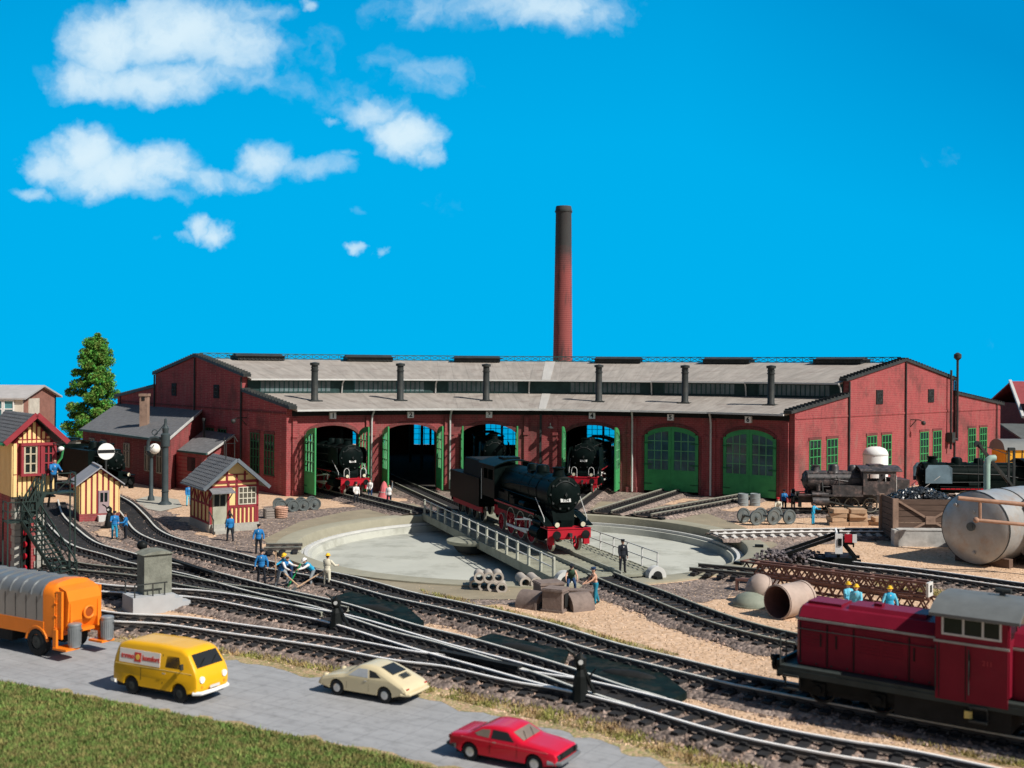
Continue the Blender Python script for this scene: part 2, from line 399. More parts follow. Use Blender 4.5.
M_black = mat('black_paint', (.012, .014, .014), .42, var=.3, scale=2.0, dirt=(.03, .03, .028), damt=.35, dscale=2.0, spec=.08)
M_blackm = mat('matt_black', (.016, .017, .017), .8, var=.3)
M_loco = mat('locomotive_black', (.004, .008, .0075), .42, var=.3, scale=3, dirt=(.010, .014, .013), damt=.4, dscale=1.2, spec=.03)
M_redl = mat('locomotive_red', (.44, .014, .028), .5, var=.12)
M_teal = mat('dark_teal_iron', (.03, .085, .08), .6, var=.2)
M_lgrey = mat('light_grey_paint', (.55, .55, .53), .6, var=.1)
M_white = mat('white_paint', (.8, .8, .78), .55, var=.05)
M_iron = mat('dark_iron', (.035, .04, .04), .55, var=.25, dirt=(.09, .07, .05), damt=.4, dscale=1.5)
M_web = mat('rail_web', (.10, .085, .075), .85, var=.3, scale=2)
M_doorglass = mat('painted_sky_door_glass', (.035, .10, .12), .12, var=.5, scale=.8, spec=.6)  # teal base colour paints the sky reflection of the closed doors
M_railm = mat('grey_rail', (.62, .61, .55), .55, var=.15, scale=2.5, dirt=(.22, .20, .16), damt=.5, dscale=.7)
M_rail = mat('glint_bright_steel', (.90, .87, .83), .5, metal=.0, var=.05, scale=2.5, dirt=(.50, .44, .38), damt=.35, dscale=.9)  # near-white base carries the sun glint of the rails
M_railg = mat('weathered_rail', (.33, .33, .27), .6, metal=.0, var=.2, scale=2.5, dirt=(.12, .11, .08), damt=.5, dscale=1.0)
M_raild = mat('dark_rail', (.22, .22, .19), .6, metal=.0, var=.25, scale=2.5, dirt=(.05, .045, .04), damt=.5, dscale=1.0)
M_sleeper = mat('black_sleeper', (.028, .027, .028), .75, var=.35, scale=4, island=.2)
M_sleeperw = mat('pale_sleeper', (.62, .60, .57), .8, var=.15, scale=4)
M_conc = mat('concrete', (.40, .385, .33), .9, var=.12, scale=.8, bump=.15, bscale=9, dirt=(.24, .22, .17), damt=.4, dscale=.5)
M_pitfl = mat('pit_floor', (.47, .475, .42), .9, var=.07, scale=.35, bump=.05, bscale=9, dirt=(.22, .22, .18), damt=.8, dscale=.3)
M_apron = mat('apron_concrete', (.30, .255, .18), .9, var=.12, scale=.6, bump=.2, bscale=8, dirt=(.14, .13, .10), damt=.4, dscale=.4)
M_pitrim = mat('pit_rim', (.33, .31, .235), .8, var=.1)
M_slate = mat('slate_roof', (.145, .145, .15), .85, var=.28, scale=2.5, bump=.5, bscale=16, dirt=(.26, .25, .24), damt=.4, dscale=2.2)
M_wood = mat('weathered_wood', (.13, .085, .065), .85, var=.25, scale=2, stretch=(.6, .6, 5))
M_timber = mat('fresh_timber', (.46, .31, .20), .85, var=.2, scale=2, island=.2)
M_yellow = mat('cream_yellow_boards', (.84, .60, .27), .75, var=.06, scale=1.5)
M_maroon = mat('maroon_timber', (.27, .035, .045), .7, var=.12)
M_stone = mat('pale_stone', (.38, .37, .33), .9, var=.15, scale=2, bump=.5, bscale=8)
M_glassk = glass_mat('clear_pane', (.1, .2, .2), .12)
# ================================================================ SETTING
C = Vector((0.7, 72.2, 0))            # turntable centre
def circ(r, n=96, z=0, a0=0, a1=2*pi): return [(C.x+r*cos(a0+(a1-a0)*i/n), C.y+r*sin(a0+(a1-a0)*i/n), z) for i in range(n)]
M_ground = gravel_mat('tan_gravel', [(.54, .35, .215), (.68, .47, .32), (.60, .41, .27), (.46, .30, .19), (.74, .54, .39)], 7.5, .5, .12,
                      patch=((.40, .27, .18), .30, .56, .45))
M_ballast = gravel_mat('purple_grey_ballast', [(.065, .052, .046), (.27, .21, .18), (.15, .118, .105), (.40, .31, .26), (.11, .088, .08)], 6.5, 1.0, .25)
def ground():
    outer = [Vector((x, y, 0)) for x, y in ((-95, 8), (95, 8), (95, 166), (-95, 166))]
    hole = [Vector(p) for p in circ(14.4, 96)]
    tr = tessellate_polygon([outer, hole[::-1]]); pts = outer+hole[::-1]
    b = MB(); fs = []
    for t in tr:
        a, p, q = [pts[i] for i in t]
        fs.append(t if (p-a).cross(q-a).z > 0 else t[::-1])
    b.add(pts, fs)
    tag(b.build('ground', M_ground), kind='structure')
ground()
def jag(poly, step=.6, amp=.18, seed=0, keep=0):
    out = []; n = len(poly)
    for i in range(n):
        a = Vector((poly[i][0], poly[i][1])); b = Vector((poly[(i+1) % n][0], poly[(i+1) % n][1])); L = (b-a).length; k = max(1, int(L/step))
        nn = Vector((-(b-a).y, (b-a).x)).normalized() if L > 0 else Vector((0, 0))
        for j in range(k):
            p = a+(b-a)*j/k
            p = p+nn*amp*(noise.noise((p.x*1.3, p.y*1.3, seed))*2)
            if keep:
                d = Vector((p.x-C.x, p.y-C.y))
                if d.length < keep: p = Vector((C.x, C.y))+d.normalized()*keep
            out.append(p)
    return out
def patch(name, poly, z, m, amp=.18, step=.6, kind='structure', seed=0, label=None, cat=None, keep=0):
    o = MB().sheet(jag(poly, step, amp, seed, keep), z).build(name, m); tag(o, label, cat, kind=kind); return o
def PX(*pts, z=0): return [G(a, b, z) for a, b in pts]

# road of concrete slabs
M_road = mat('road_slabs', (.33, .33, .335), .85, var=.12, scale=.9, stretch=(.5, 2.2, 1), bump=.08, bscale=12, dirt=(.20, .20, .20), damt=.7, dscale=2.2, coord='object', seam=[(0, 1.05, .035), (1, .8, .035)])
TOP = PX((-60, 605), (0, 622), (110, 641), (240, 660), (330, 676), (430, 698), (520, 719), (600, 738), (690, 770), (760, 810))
BOT = PX((-80, 665), (0, 681), (100, 699), (200, 718), (300, 737), (400, 757), (470, 775), (560, 810))
roadM = Matrix.Translation((-8, 38, 0)) @ Matrix.Rotation(R(-31), 4, 'Z')
inv = roadM.inverted()
ro = MB().sheet([inv @ p for p in jag([*BOT, *TOP[::-1]], .8, .05)] if False else [(inv @ Vector((p[0], p[1], 0))) for p in jag([*BOT, *TOP[::-1]], .8, .05)], 0.012).build('road', M_road, M=roadM)
tag(ro, kind='structure')
# lawn base and grass strips
M_soil = gravel_mat('grassy_soil', [(.16, .15, .06), (.26, .20, .10), (.12, .16, .05), (.34, .25, .14)], 9, .6, .25)
M_strip = gravel_mat('verge_soil', [(.30, .25, .12), (.46, .31, .19), (.24, .24, .09), (.52, .37, .24)], 9, .6, .25)
LAWN = [*PX((-90, 668), (0, 684), (100, 702), (200, 721), (300, 740), (395, 760), (440, 775), (520, 810)), Vector((8, 12, 0)), Vector((-30, 12, 0))]
patch('lawn_soil', LAWN, .020, M_soil, .12)
VERGE = PX((100, 628), (200, 633), (260, 643), (340, 652), (430, 668), (500, 690), (580, 708), (660, 733), (740, 755), (790, 790), (745, 802), (690, 767), (600, 735), (520, 716), (430, 695), (330, 673), (240, 657), (110, 638))
patch('verge', VERGE, .008, M_strip, .2)
GR2 = PX((420, 590), (480, 603), (560, 622), (620, 640), (680, 655), (640, 660), (600, 648), (540, 636), (480, 620), (430, 604))
GR3 = PX((870, 573), (940, 582), (1030, 590), (1080, 600), (1080, 612), (1024, 606), (950, 600), (880, 590))
GR4 = PX((800, 700), (860, 712), (940, 728), (1060, 752), (1080, 775), (1000, 765), (930, 748), (840, 728), (790, 712))
for i, g in enumerate((GR2, GR3, GR4)): patch('verge', g, .010+.003*i, M_strip, .25, seed=i+3)

patch('sand', PX((-60, 664), (0, 680), (100, 698), (200, 717), (300, 736), (400, 756), (470, 774), (460, 782), (392, 764), (300, 743), (200, 724), (100, 705), (0, 687), (-60, 672)), .017, M_strip, .3, .35, seed=21)
patch('sand', PX((110, 637), (240, 656), (330, 672), (430, 694), (520, 715), (600, 734), (690, 765), (745, 790), (735, 797), (690, 773), (600, 741), (520, 722), (430, 701), (330, 679), (240, 663), (110, 643)), .0165, M_strip, .3, .35, seed=22)
# ballast fields
def bfield(poly, z, amp=.4, seed=0): patch('ballast_field', poly, z, M_ballast, amp, .5, seed=seed, keep=15.5)
bfield(PX((205, 548), (232, 520), (262, 508), (300, 500), (330, 492), (380, 480), (520, 482), (700, 490), (752, 500), (775, 508), (720, 528), (520, 520), (380, 512), (300, 528), (268, 540), (250, 552), (300, 572), (400, 590), (520, 596), (560, 600), (520, 606), (400, 600), (300, 584)), .016, .5, 1)
bfield(PX((715, 540), (770, 530), (880, 530), (890, 536), (800, 548), (830, 562), (760, 570), (790, 580), (760, 590), (700, 605), (650, 590), (640, 582), (690, 570), (700, 560)), .018, .4, 2)
bfield(PX((0, 520), (60, 512), (110, 520), (95, 535), (130, 545), (200, 560), (330, 585), (440, 612), (415, 632), (330, 612), (270, 598), (200, 592), (100, 586), (0, 580)), .020, .4, 3)
bfield(PX((120, 500), (160, 505), (200, 535), (260, 548), (330, 570), (300, 580), (230, 568), (160, 550), (128, 530)), .0225, .4, 4)
# sand between
patch('sand', PX((300, 496), (375, 497), (420, 500), (360, 507), (300, 510)), .026, M_ground, .3)
patch('sand', PX((625, 500), (660, 496), (700, 500), (650, 508), (610, 514)), .028, M_ground, .3)
patch('sand', PX((700, 505), (760, 498), (800, 500), (770, 509), (730, 512)), .030, M_ground, .3)
# concrete plate around the pit
slab = PX((262, 540), (300, 522), (345, 512), (420, 503), (520, 499), (640, 503), (705, 513), (745, 528), (778, 545), (742, 566), (700, 574), (655, 583), (560, 600), (470, 600), (380, 588), (300, 566))
b = MB(); tr = tessellate_polygon([[Vector((p.x, p.y, 0)) for p in slab], [Vector(p) for p in circ(14.2, 96)][::-1]])
pts = [Vector((p.x, p.y, .034)) for p in slab]+[Vector((p[0], p[1], .034)) for p in circ(14.2, 96)][::-1]
fs = []
for t in tr:
    a, p, q = [pts[i] for i in t]; fs.append(t if (p-a).cross(q-a).z > 0 else t[::-1])
b.add(pts, fs); tag(b.build('pavement', M_apron), kind='structure')
patch('pavement', PX((136, 500), (150, 496), (178, 500), (182, 507), (160, 512), (140, 508)), .05, M_conc, .02)

# pit
pit = thing('turntable_pit', 'round pale concrete turntable pit with toothed ring in front of the engine shed', 'turntable pit', C)
MB().lathe([(15.3, .0), (15.3, .12), (14.1, .14), (14.0, .10), (13.9, -.5)], n=96).build('rim', M_pitrim, pit, True, ang=25)
MB().lathe([(13.9, -.5), (13.1, -.52), (13.0, -.95)], n=96).build('ledge', M_pitfl, pit, True, ang=25)
rg = MB().lathe([(13.55, -.5), (13.55, -.34), (13.35, -.34), (13.35, -.5)], n=96)
for i in range(150):
    a = 2*pi*i/150; rg.box((13.65*cos(a), 13.65*sin(a), -.44), (.14, .28, .12), rz=a)
rg.build('ring_rail', M_lgrey, pit)
MB().lathe([(13.02, -.94), (9, -.80), (3, -.72), (0.01, -.70)], n=96).build('floor', M_pitfl, pit, True)
bt = MB()
for i in range(7): bt.box((14.7*cos(R(100-i*27)), 14.7*sin(R(100-i*27)), .2), (.5, .35, .16), rz=R(100-i*27))
bt.build('lock_blocks', M_black, pit)
bt = MB().lathe([(1.2, -.74), (1.2, -.5), (.6, -.2), (.01, -.2)], n=20); bt.build('pivot', M_iron, pit, True)

# ================================================================ TRACKS
BEDN = [0]
STONES = []
def catmull(P, step=.45):
    P = [Vector(p) for p in P]
    if len(P) == 2: Q = [P[0], P[1]]
    else:
        E = [P[0]*2-P[1]]+P+[P[-1]*2-P[-2]]; Q = []
        for i in range(1, len(E)-2):
            p0, p1, p2, p3 = E[i-1:i+3]
            for j in range(24):
                t = j/24; Q.append(.5*((2*p1)+(p2-p0)*t+(2*p0-5*p1+4*p2-p3)*t*t+(3*p1-p0-3*p2+p3)*t**3))
        Q.append(P[-1])
    out = [Q[0]]; acc = 0
    L = [0]
    for i in range(1, len(Q)): L.append(L[-1]+(Q[i]-Q[i-1]).length)
    tot = L[-1]; n = max(2, int(tot/step)); k = 0; res = []
    for i in range(n+1):
        s = tot*i/n
        while k < len(L)-2 and L[k+1] < s: k += 1
        t = (s-L[k])/max(1e-6, L[k+1]-L[k]); res.append(Q[k].lerp(Q[k+1], min(1, t)))
    return res, tot
def _sl(m):
    b = MB(); b.box((0, 0, .07), (.27, 2.55, .14))
    for s in (-1, 1):
        b.box((0, s*.7175, .165), (.30, .36, .05)); b.box((0, s*.86, .2), (.16, .09, .07)); b.box((0, s*.575, .2), (.16, .09, .07))
    me = b.build('sleeper', m); d = me.data; bpy.data.objects.remove(me); return d
SLM = {'d': _sl(M_sleeper), 'w': _sl(M_sleeperw)}
RP = [(-.09, .22), (.09, .22), (.09, .24), (.03, .255), (.03, .36), (.055, .375), (.055, .42), (-.055, .42), (-.055, .375), (-.03, .36), (-.03, .255), (-.09, .24)]
def track(label, P, rail=M_rail, sl='d', bed=True, z=0.0, bw=1.4, toe=1.75, name='railway_track', group=None, stones=1.0, step=.64, rails=(-1, 1)):
    BEDN[0] += 1; dz = .004*BEDN[0]
    pts, tot = catmull([Vector((p[0], p[1], 0)) for p in P])
    o0 = pts[0].copy(); o0.z = z
    t = thing(name, label, 'railway track', o0, 0, group)
    if bed:
        b = MB(); m = len(pts); vs = []
        for i, p in enumerate(pts):
            a = pts[max(0, i-1)]; c = pts[min(m-1, i+1)]; d = (c-a).normalized(); n = Vector((-d.y, d.x, 0))
            j = noise.noise((p.x*.9, p.y*.9, 3))*.35; k = noise.noise((p.x*.9, p.y*.9, 9))*.35
            for (o, zz) in ((-toe+j, .02), (-bw, .18+dz), (0, .19+dz), (bw, .18+dz), (toe+k, .02)):
                vs.append(p+n*o+Vector((0, 0, zz+z)))
        fs = []
        for i in range(m-1):
            for q in range(4): fs.append((i*5+q, (i+1)*5+q, (i+1)*5+q+1, i*5+q+1)[::-1])
        b.add(vs, fs); o = b.build('ballast', M_ballast); tag(o, kind='structure')
        if stones: STONES.append((pts, tot, toe, z, stones))
    off = Vector((0, 0, z+.06+dz*.5))
    for s in rails:
        q = MB(); q.sweep([p+Vector((0, 0, .06+dz*.5)) for p in pts], [(s*.7175+o, zz) for o, zz in RP]); 
        q.v = [v-Vector((o0.x, o0.y, 0)) for v in q.v]
        nf = len(q.f)-2; q.mi = [1 if (k % 12) in (5, 6, 7) else 0 for k in range(nf)]+[1, 1]
        q.build('rail', [M_web, rail], t)
    n = int(tot/step); rest = MB(); cnt = 0
    order = []
    for i in range(n):
        s = (i+.5)/n*(len(pts)-1); k = int(s); p = pts[k].lerp(pts[min(k+1, len(pts)-1)], s-k)
        d = pts[min(k+1, len(pts)-1)]-pts[k]; order.append((p, atan2(d.y, d.x)))
    vis = [x for x in order if abs(x[0].x) < x[0].y*.5+3]
    vis.sort(key=lambda x: x[0].length); vs_ = vis[:100]; ids = set(id(x) for x in vs_)
    for x in order:
        p, a = x; a += random.uniform(-.012, .012)
        if id(x) in ids:
            so = bpy.data.objects.new('sleeper', SLM[sl]); COL.objects.link(so); so.parent = t
            so.location = (p.x-o0.x, p.y-o0.y, .14+dz*.5); so.rotation_euler = (0, 0, a)
        else:
            rest.box((p.x-o0.x, p.y-o0.y, .21+dz*.5), (.27, 2.55, .14), rz=a)
    if rest.v: tag(rest.build('sleepers', M_sleeper, t), kind='stuff')
    return t
Z = .46
def TP(*pts): return [G(a, b, Z) for a, b in pts]
T_TB = TP((60, 478), (92, 488), (119, 501), (134, 515), (146, 529), (163, 538), (190, 545.5), (225, 554), (260, 563), (337, 577), (400, 594), (456, 606), (528, 623), (600, 645), (656, 659), (735, 678), (770, 685), (900, 709), (1024, 731), (1120, 748))
track('long dark track curving past the half timbered hut and under the maroon diesel', T_TB, M_railm)
t1a = TP((-40, 600), (40, 606), (104, 616), (170, 620), (230, 628), (330, 642), (400, 655), (456, 662), (520, 676), (575, 685), (650, 703), (740, 728), (830, 746), (900, 757), (990, 776), (1060, 792))
track('front bright railed track running beside the road to the lower right corner', t1a, M_rail, bw=1.3, toe=1.6)
t2 = TP((-40, 576), (40, 580), (104, 588), (200, 594), (270, 606), (335, 618), (400, 637), (437, 648), (500, 665), (540, 676), (575, 685))
track('bright second track passing behind the grey concrete relay cabinet', t2, M_rail)
ta = TP((48, 500), (52, 515), (66, 530), (85, 544), (119, 554), (142, 561), (200, 573), (265, 590), (330, 605), (400, 627), (456, 641), (540, 666), (600, 687), (650, 702.5))
track('dark track curving out from behind the small striped hut past the digging gang', ta, M_railm)
tcx = TP((-30, 548), (20, 556), (76, 566), (142, 573), (200, 584), (270, 595), (335, 610))
track('short dark siding starting under the signal box stairs', tcx, M_railg)
td = TP((601, 573), (625, 583), (650, 592), (690, 608), (730, 622), (780, 635), (840, 646), (930, 655), (1050, 664))
track('olive railed track leading from the turntable bridge to the right', td, M_railg)
te = TP((806, 556), (845, 563), (900, 569), (960, 577), (1024, 586), (1100, 596))
track('pale siding behind the lattice girders ending at the buffer stop', te, M_rail, stones=.6)
tf = TP((714, 532), (760, 531), (820, 530), (890, 530), (950, 531))
track('sunlit white stub track beside the timber piles right of the pit', tf, M_rail, sl='w', stones=.5)
track('track in front of the right gable carrying two steam locomotives', [(20, 87, 0), (40, 87, 0), (66, 86, 0)], M_raild, stones=.4)
BAYS = [121, 108, 95, 78, 65, 52]
nm = ['leftmost', 'second', 'third', 'fourth', 'fifth', 'rightmost']
def PR(r, a, z=0): return Vector((C.x+r*cos(R(a)), C.y+r*sin(R(a)), z))
for i, a in enumerate(BAYS):
    track('%s of six radial tracks between the pit and the shed doors' % nm[i], [PR(14.5, a), PR(24, a), PR(44, a)], M_railg, bed=True, bw=1.4, toe=1.8, stones=.5, group='radial shed tracks')
# two short stubs at the pit edge left and right
track('short dark stub track on the left edge of the turntable pit', TP((265, 546), (302, 545.5)), M_raild, bed=False, stones=0)
track('short stub track on the right edge of the turntable pit', TP((694, 566), (760, 572)), M_raild, bed=False, stones=0)

# loose ballast stones
def stones():
    b = MB(); OC = [(1,0,0),(0,1,0),(-1,0,0),(0,-1,0),(0,0,1)]; OF = [(0,1,4),(1,2,4),(2,3,4),(3,0,4)]
    rnd = random.Random(5); V = []; FF = []
    def put(x, y, z, r):
        a = rnd.uniform(0, 6.28); k = len(V); sx = r*rnd.uniform(.7, 1.3); sy = r*rnd.uniform(.7, 1.3); sz = r*rnd.uniform(.5, 1.1)
        ca, sa = cos(a), sin(a)
        for (p, q, w) in OC: V.append((x+p*sx*ca-q*sy*sa, y+p*sx*sa+q*sy*ca, z+w*sz))
        for f in OF: FF.append(tuple(i+k for i in f))
    for pts, tot, toe, z, dens in STONES:
        n = int(tot*95*dens)
        for _ in range(n):
            s = rnd.random()*(len(pts)-1.001); k = int(s); p = pts[k].lerp(pts[k+1], s-k); d = (pts[k+1]-pts[k]).normalized()
            o = rnd.uniform(-1, 1)*(toe+.25); 
            if abs(p.x) > p.y*.5+2: continue
            if hypot(p.x-C.x, p.y-C.y) < 15.3: continue
            h = .19 if abs(o) < 1.3 else max(0.01, .17*(toe-abs(o))/(toe-1.3))
            put(p.x-d.y*o, p.y+d.x*o, z+h, rnd.uniform(.05, .10))
    b.v = [Vector(v) for v in V]; b.f = FF; b.mi = [0]*len(FF)
    m = mat('ballast_stone', (.24, .185, .16), .9, var=.5, scale=1.0, island=.65, hue=((.32, .22, .17), 5))
    tag(b.build('ballast_stones', m), 'loose purple grey ballast stones along the tracks', 'ballast', kind='stuff')
stones()
def scatter_gravel():
    V = []; FF = []; rnd = random.Random(11); OC = [(1,0,0),(0,1,0),(-1,0,0),(0,-1,0),(0,0,1)]; OF = [(0,1,4),(1,2,4),(2,3,4),(3,0,4)]
    RP_ = [*BOT, *TOP[::-1]]
    for _ in range(26000):
        Y = 33+(rnd.random()**1.6)*55; X = rnd.uniform(-.5, .5)*Y
        if hypot(X-C.x, Y-C.y) < 15.6: continue
        if inside((X, Y), RP_) or inside((X, Y), LAWN): continue
        r = rnd.uniform(.025, .055); k = len(V)
        for (p, q, w) in OC: V.append((X+p*r, Y+q*r, w*r+.005))
        for f in OF: FF.append(tuple(i+k for i in f))
    b = MB(); b.v = [Vector(v) for v in V]; b.f = FF; b.mi = [0]*len(FF)
    tag(b.build('loose_gravel', mat('loose_gravel', (.56, .40, .27), .9, var=.3, island=.4)), 'scattered tan pebbles over the yard ground', 'gravel', kind='stuff')

def inside(p, poly):
    c = False; n = len(poly); j = n-1
    for i in range(n):
        a, b = poly[i], poly[j]
        if (a[1] > p[1]) != (b[1] > p[1]) and p[0] < (b[0]-a[0])*(p[1]-a[1])/(b[1]-a[1])+a[0]: c = not c
        j = i
    return c
def grass(poly, n, hmin, hmax, m, label, w=.028, thin=0.0, seed=1, tuft=.5):
    rnd = random.Random(seed); xs = [p[0] for p in poly]; ys = [p[1] for p in poly]
    V = []; FF = []; k = 0
    for _ in range(n*4):
        if k >= n: break
        x, y = rnd.uniform(min(xs), max(xs)), rnd.uniform(max(min(ys), 26), max(ys))
        if abs(x) > y*.5+1 or not inside((x, y), poly): continue
        d = noise.noise((x*tuft, y*tuft, seed))+.5*noise.noise((x*tuft*4, y*tuft*4, seed+5))
        if d < thin-.9+rnd.random()*.55*2*(thin > 0): continue
        k += 1; a = rnd.uniform(0, 6.28); h = rnd.uniform(hmin, hmax); lx, ly = rnd.gauss(0, .35)*h, rnd.gauss(0, .35)*h
        i = len(V); V += [(x-cos(a)*w, y-sin(a)*w, .01), (x+cos(a)*w, y+sin(a)*w, .01), (x+lx, y+ly, h)]; FF.append((i, i+1, i+2))
    b = MB(); b.v = [Vector(v) for v in V]; b.f = FF; b.mi = [0]*len(FF)
    tag(b.build('grass', m), label, 'grass', kind='stuff')
M_grass = mat('grass_blades', (.14, .215, .055), .8, var=.3, scale=.7, island=.45, hue=((.24, .215, .08), 3.4), spec=.1)
M_grassl = mat('dry_grass_blades', (.24, .24, .07), .8, var=.3, scale=.9, island=.4, hue=((.42, .29, .15), 1.2), spec=.1)
grass([Vector((p[0], p[1]+.15, 0)) for p in LAWN], 95000, .06, .17, M_grass, 'mown green lawn in the lower left corner', w=.03, seed=2)
grass(VERGE, 34000, .07, .2, M_grassl, 'thin dry grass verge between the road and the front track', thin=.3, seed=3)
grass(GR2, 9000, .06, .16, M_grassl, 'sparse grass strip beside the stone blocks', thin=.35, seed=4)
grass(GR3, 7000, .06, .18, M_grassl, 'grass strip behind the maroon diesel cab', thin=.4, seed=5)
grass(GR4, 14000, .06, .18, M_grassl, 'grass strip between the diesel track and the front track', thin=.3, seed=6)
scatter_gravel()
# dark oily plates between the rails
M_plate = mat('oily_dark_plate', (.006, .014, .014), .75, var=.5, scale=1.3, dirt=(.06, .05, .04), damt=.6, dscale=1.6, spec=.06)
for lab, poly in (('dark oily plate between the tracks behind the front point lantern', ((330, 598), (352, 592), (400, 602), (424, 622), (404, 634), (345, 612))),
                  ('dark teal plate between the rails right of the middle point lantern', ((574, 658), (608, 652), (655, 668), (687, 693), (672, 700), (628, 688), (588, 676))),
                  ('long dark plate between two tracks below the stone blocks', ((474, 640), (492, 634), (570, 652), (560, 664), (520, 657)))):
    pl = PX(*poly, z=.25); c0 = sum(pl, Vector())/len(pl); c0.z = 0
    t = thing('ground_plate', lab, 'plate', c0)
    MB().ext([p-c0-Vector((0, 0, .2)) for p in pl][::-1], (0, 0, .24)).build('plate', M_plate, t)
    q = MB(); q.ell((0, 0, .24), (1.1, .32, .2), 14, 8, M=Matrix.Rotation(R(-30), 4, 'Z')); q.build('motor_cover', M_blackm, t, True)
for a, b_, lab in (((150, 553), (215, 574), 'left'), ((441, 652), (520, 668), 'middle')):
    p, q = G(*a, .5), G(*b_, .5)
    o = MB().bar((0, 0, .02), q-p+Vector((0, 0, .02)), .28, .12)
    t = thing('switch_blade_cover', 'black plastic cover over the %s turnout rails' % ('left hand' if lab == 'left' else 'centre'), 'turnout part', p)
    o.build('cover', M_blackm, t)
# ================================================================ ENGINE SHED
shed = thing('engine_shed', 'red brick six stall roundhouse with green doors and flat tan clerestory roofs', 'engine shed', C)
EDGE = [(127.5, 114.5, 1), (114.5, 101.5, 1), (101.5, 88.5, 1), (88.5, 84.5, 0), (84.5, 71.5, 1), (71.5, 58.5, 1), (58.5, 45.5, 1)]
R0, R1, R2, R3, R4 = 32, 41, 52, 63, 75
def LP(r, a, z=0): return Vector((r*cos(R(a)), r*sin(R(a)), z))
def wallframe(a0, a1, r):                   # x along the wall left to right in the photo, y towards the pit
    p, q = LP(r, a0), LP(r, a1)
    return frame((p+q)/2, (q-p).normalized()), (q-p).length
# frame(): y = z cross x -> points away from the pit; so outward (towards pit) is -y
HO, SPR, TOPZ, ARC = 2.5, 5.15, 6.85, 1.3
def arch(x): return SPR+ARC*sqrt(max(0, 1-(x/HO)**2*.86))-ARC*sqrt(.14)
sign_n = 0
def door_leaf(parent, M, side, closed):
    # leaf in own frame: x from hinge 0 to 2.46 towards the opening's middle, y thickness
    sg = 1 if side < 0 else -1
    def X(x): return sg*x
    def top(x): return arch(-HO+x)+(.03 if closed else -.05)
    b = MB()
    b.b2(X(.02), X(2.46), -.06, .06, .28, 2.15)
    b.b2(X(.02), X(.3), -.06, .06, 2.15, top(.1)-.02); b.b2(X(2.2), X(2.46), -.06, .06, 2.15, top(2.2))
    for i in range(8):
        x0, x1 = .3+i*1.9/8, .3+(i+1)*1.9/8
        b.ext([(X(x0), -.06, top(x0)-.42), (X(x1), -.06, top(x1)-.42), (X(x1), -.06, top(x1)), (X(x0), -.06, top(x0))], (0, .12, 0))
    lf = b; b = MB()
    for k in (1, 2): b.b2(X(.3+k*1.9/3-.03), X(.3+k*1.9/3+.03), -.05, .05, 2.15, top(.3+k*1.9/3)-.4)
    for zz in (3.0, 3.85, 4.7): b.b2(X(.3), X(2.2), -.046, .046, zz-.03, zz+.03)
    mb = b; b = lf
    b.b2(X(.5), X(2.3), -.085, -.06, .5, .62); b.b2(X(.5), X(2.3), -.085, -.06, 1.9, 2.02)
    leaf = b.build('door_leaf', M_green, parent, M=M); mb.build('glazing_bar', mat('light_green_bars', (.14, .42, .20), .6), leaf)
    g = MB(); n = 6
    pts = [(X(.3), 2.15)]+[(X(.3+i*1.9/n), top(.3+i*1.9/n)-.42) for i in range(n+1)]+[(X(2.2), 2.15)]
    g.ext([(x, -.012, z) for x, z in pts], (0, .024, 0))
    g.build('pane', M_doorglass if closed else M_glassk, leaf)
    h = MB()
    for zz in (.9, 2.6, 4.5): h.b2(X(-.05), X(.7), -.10, -.075, zz-.05, zz+.05)
    h.build('hinge', M_greend, leaf)
    return leaf
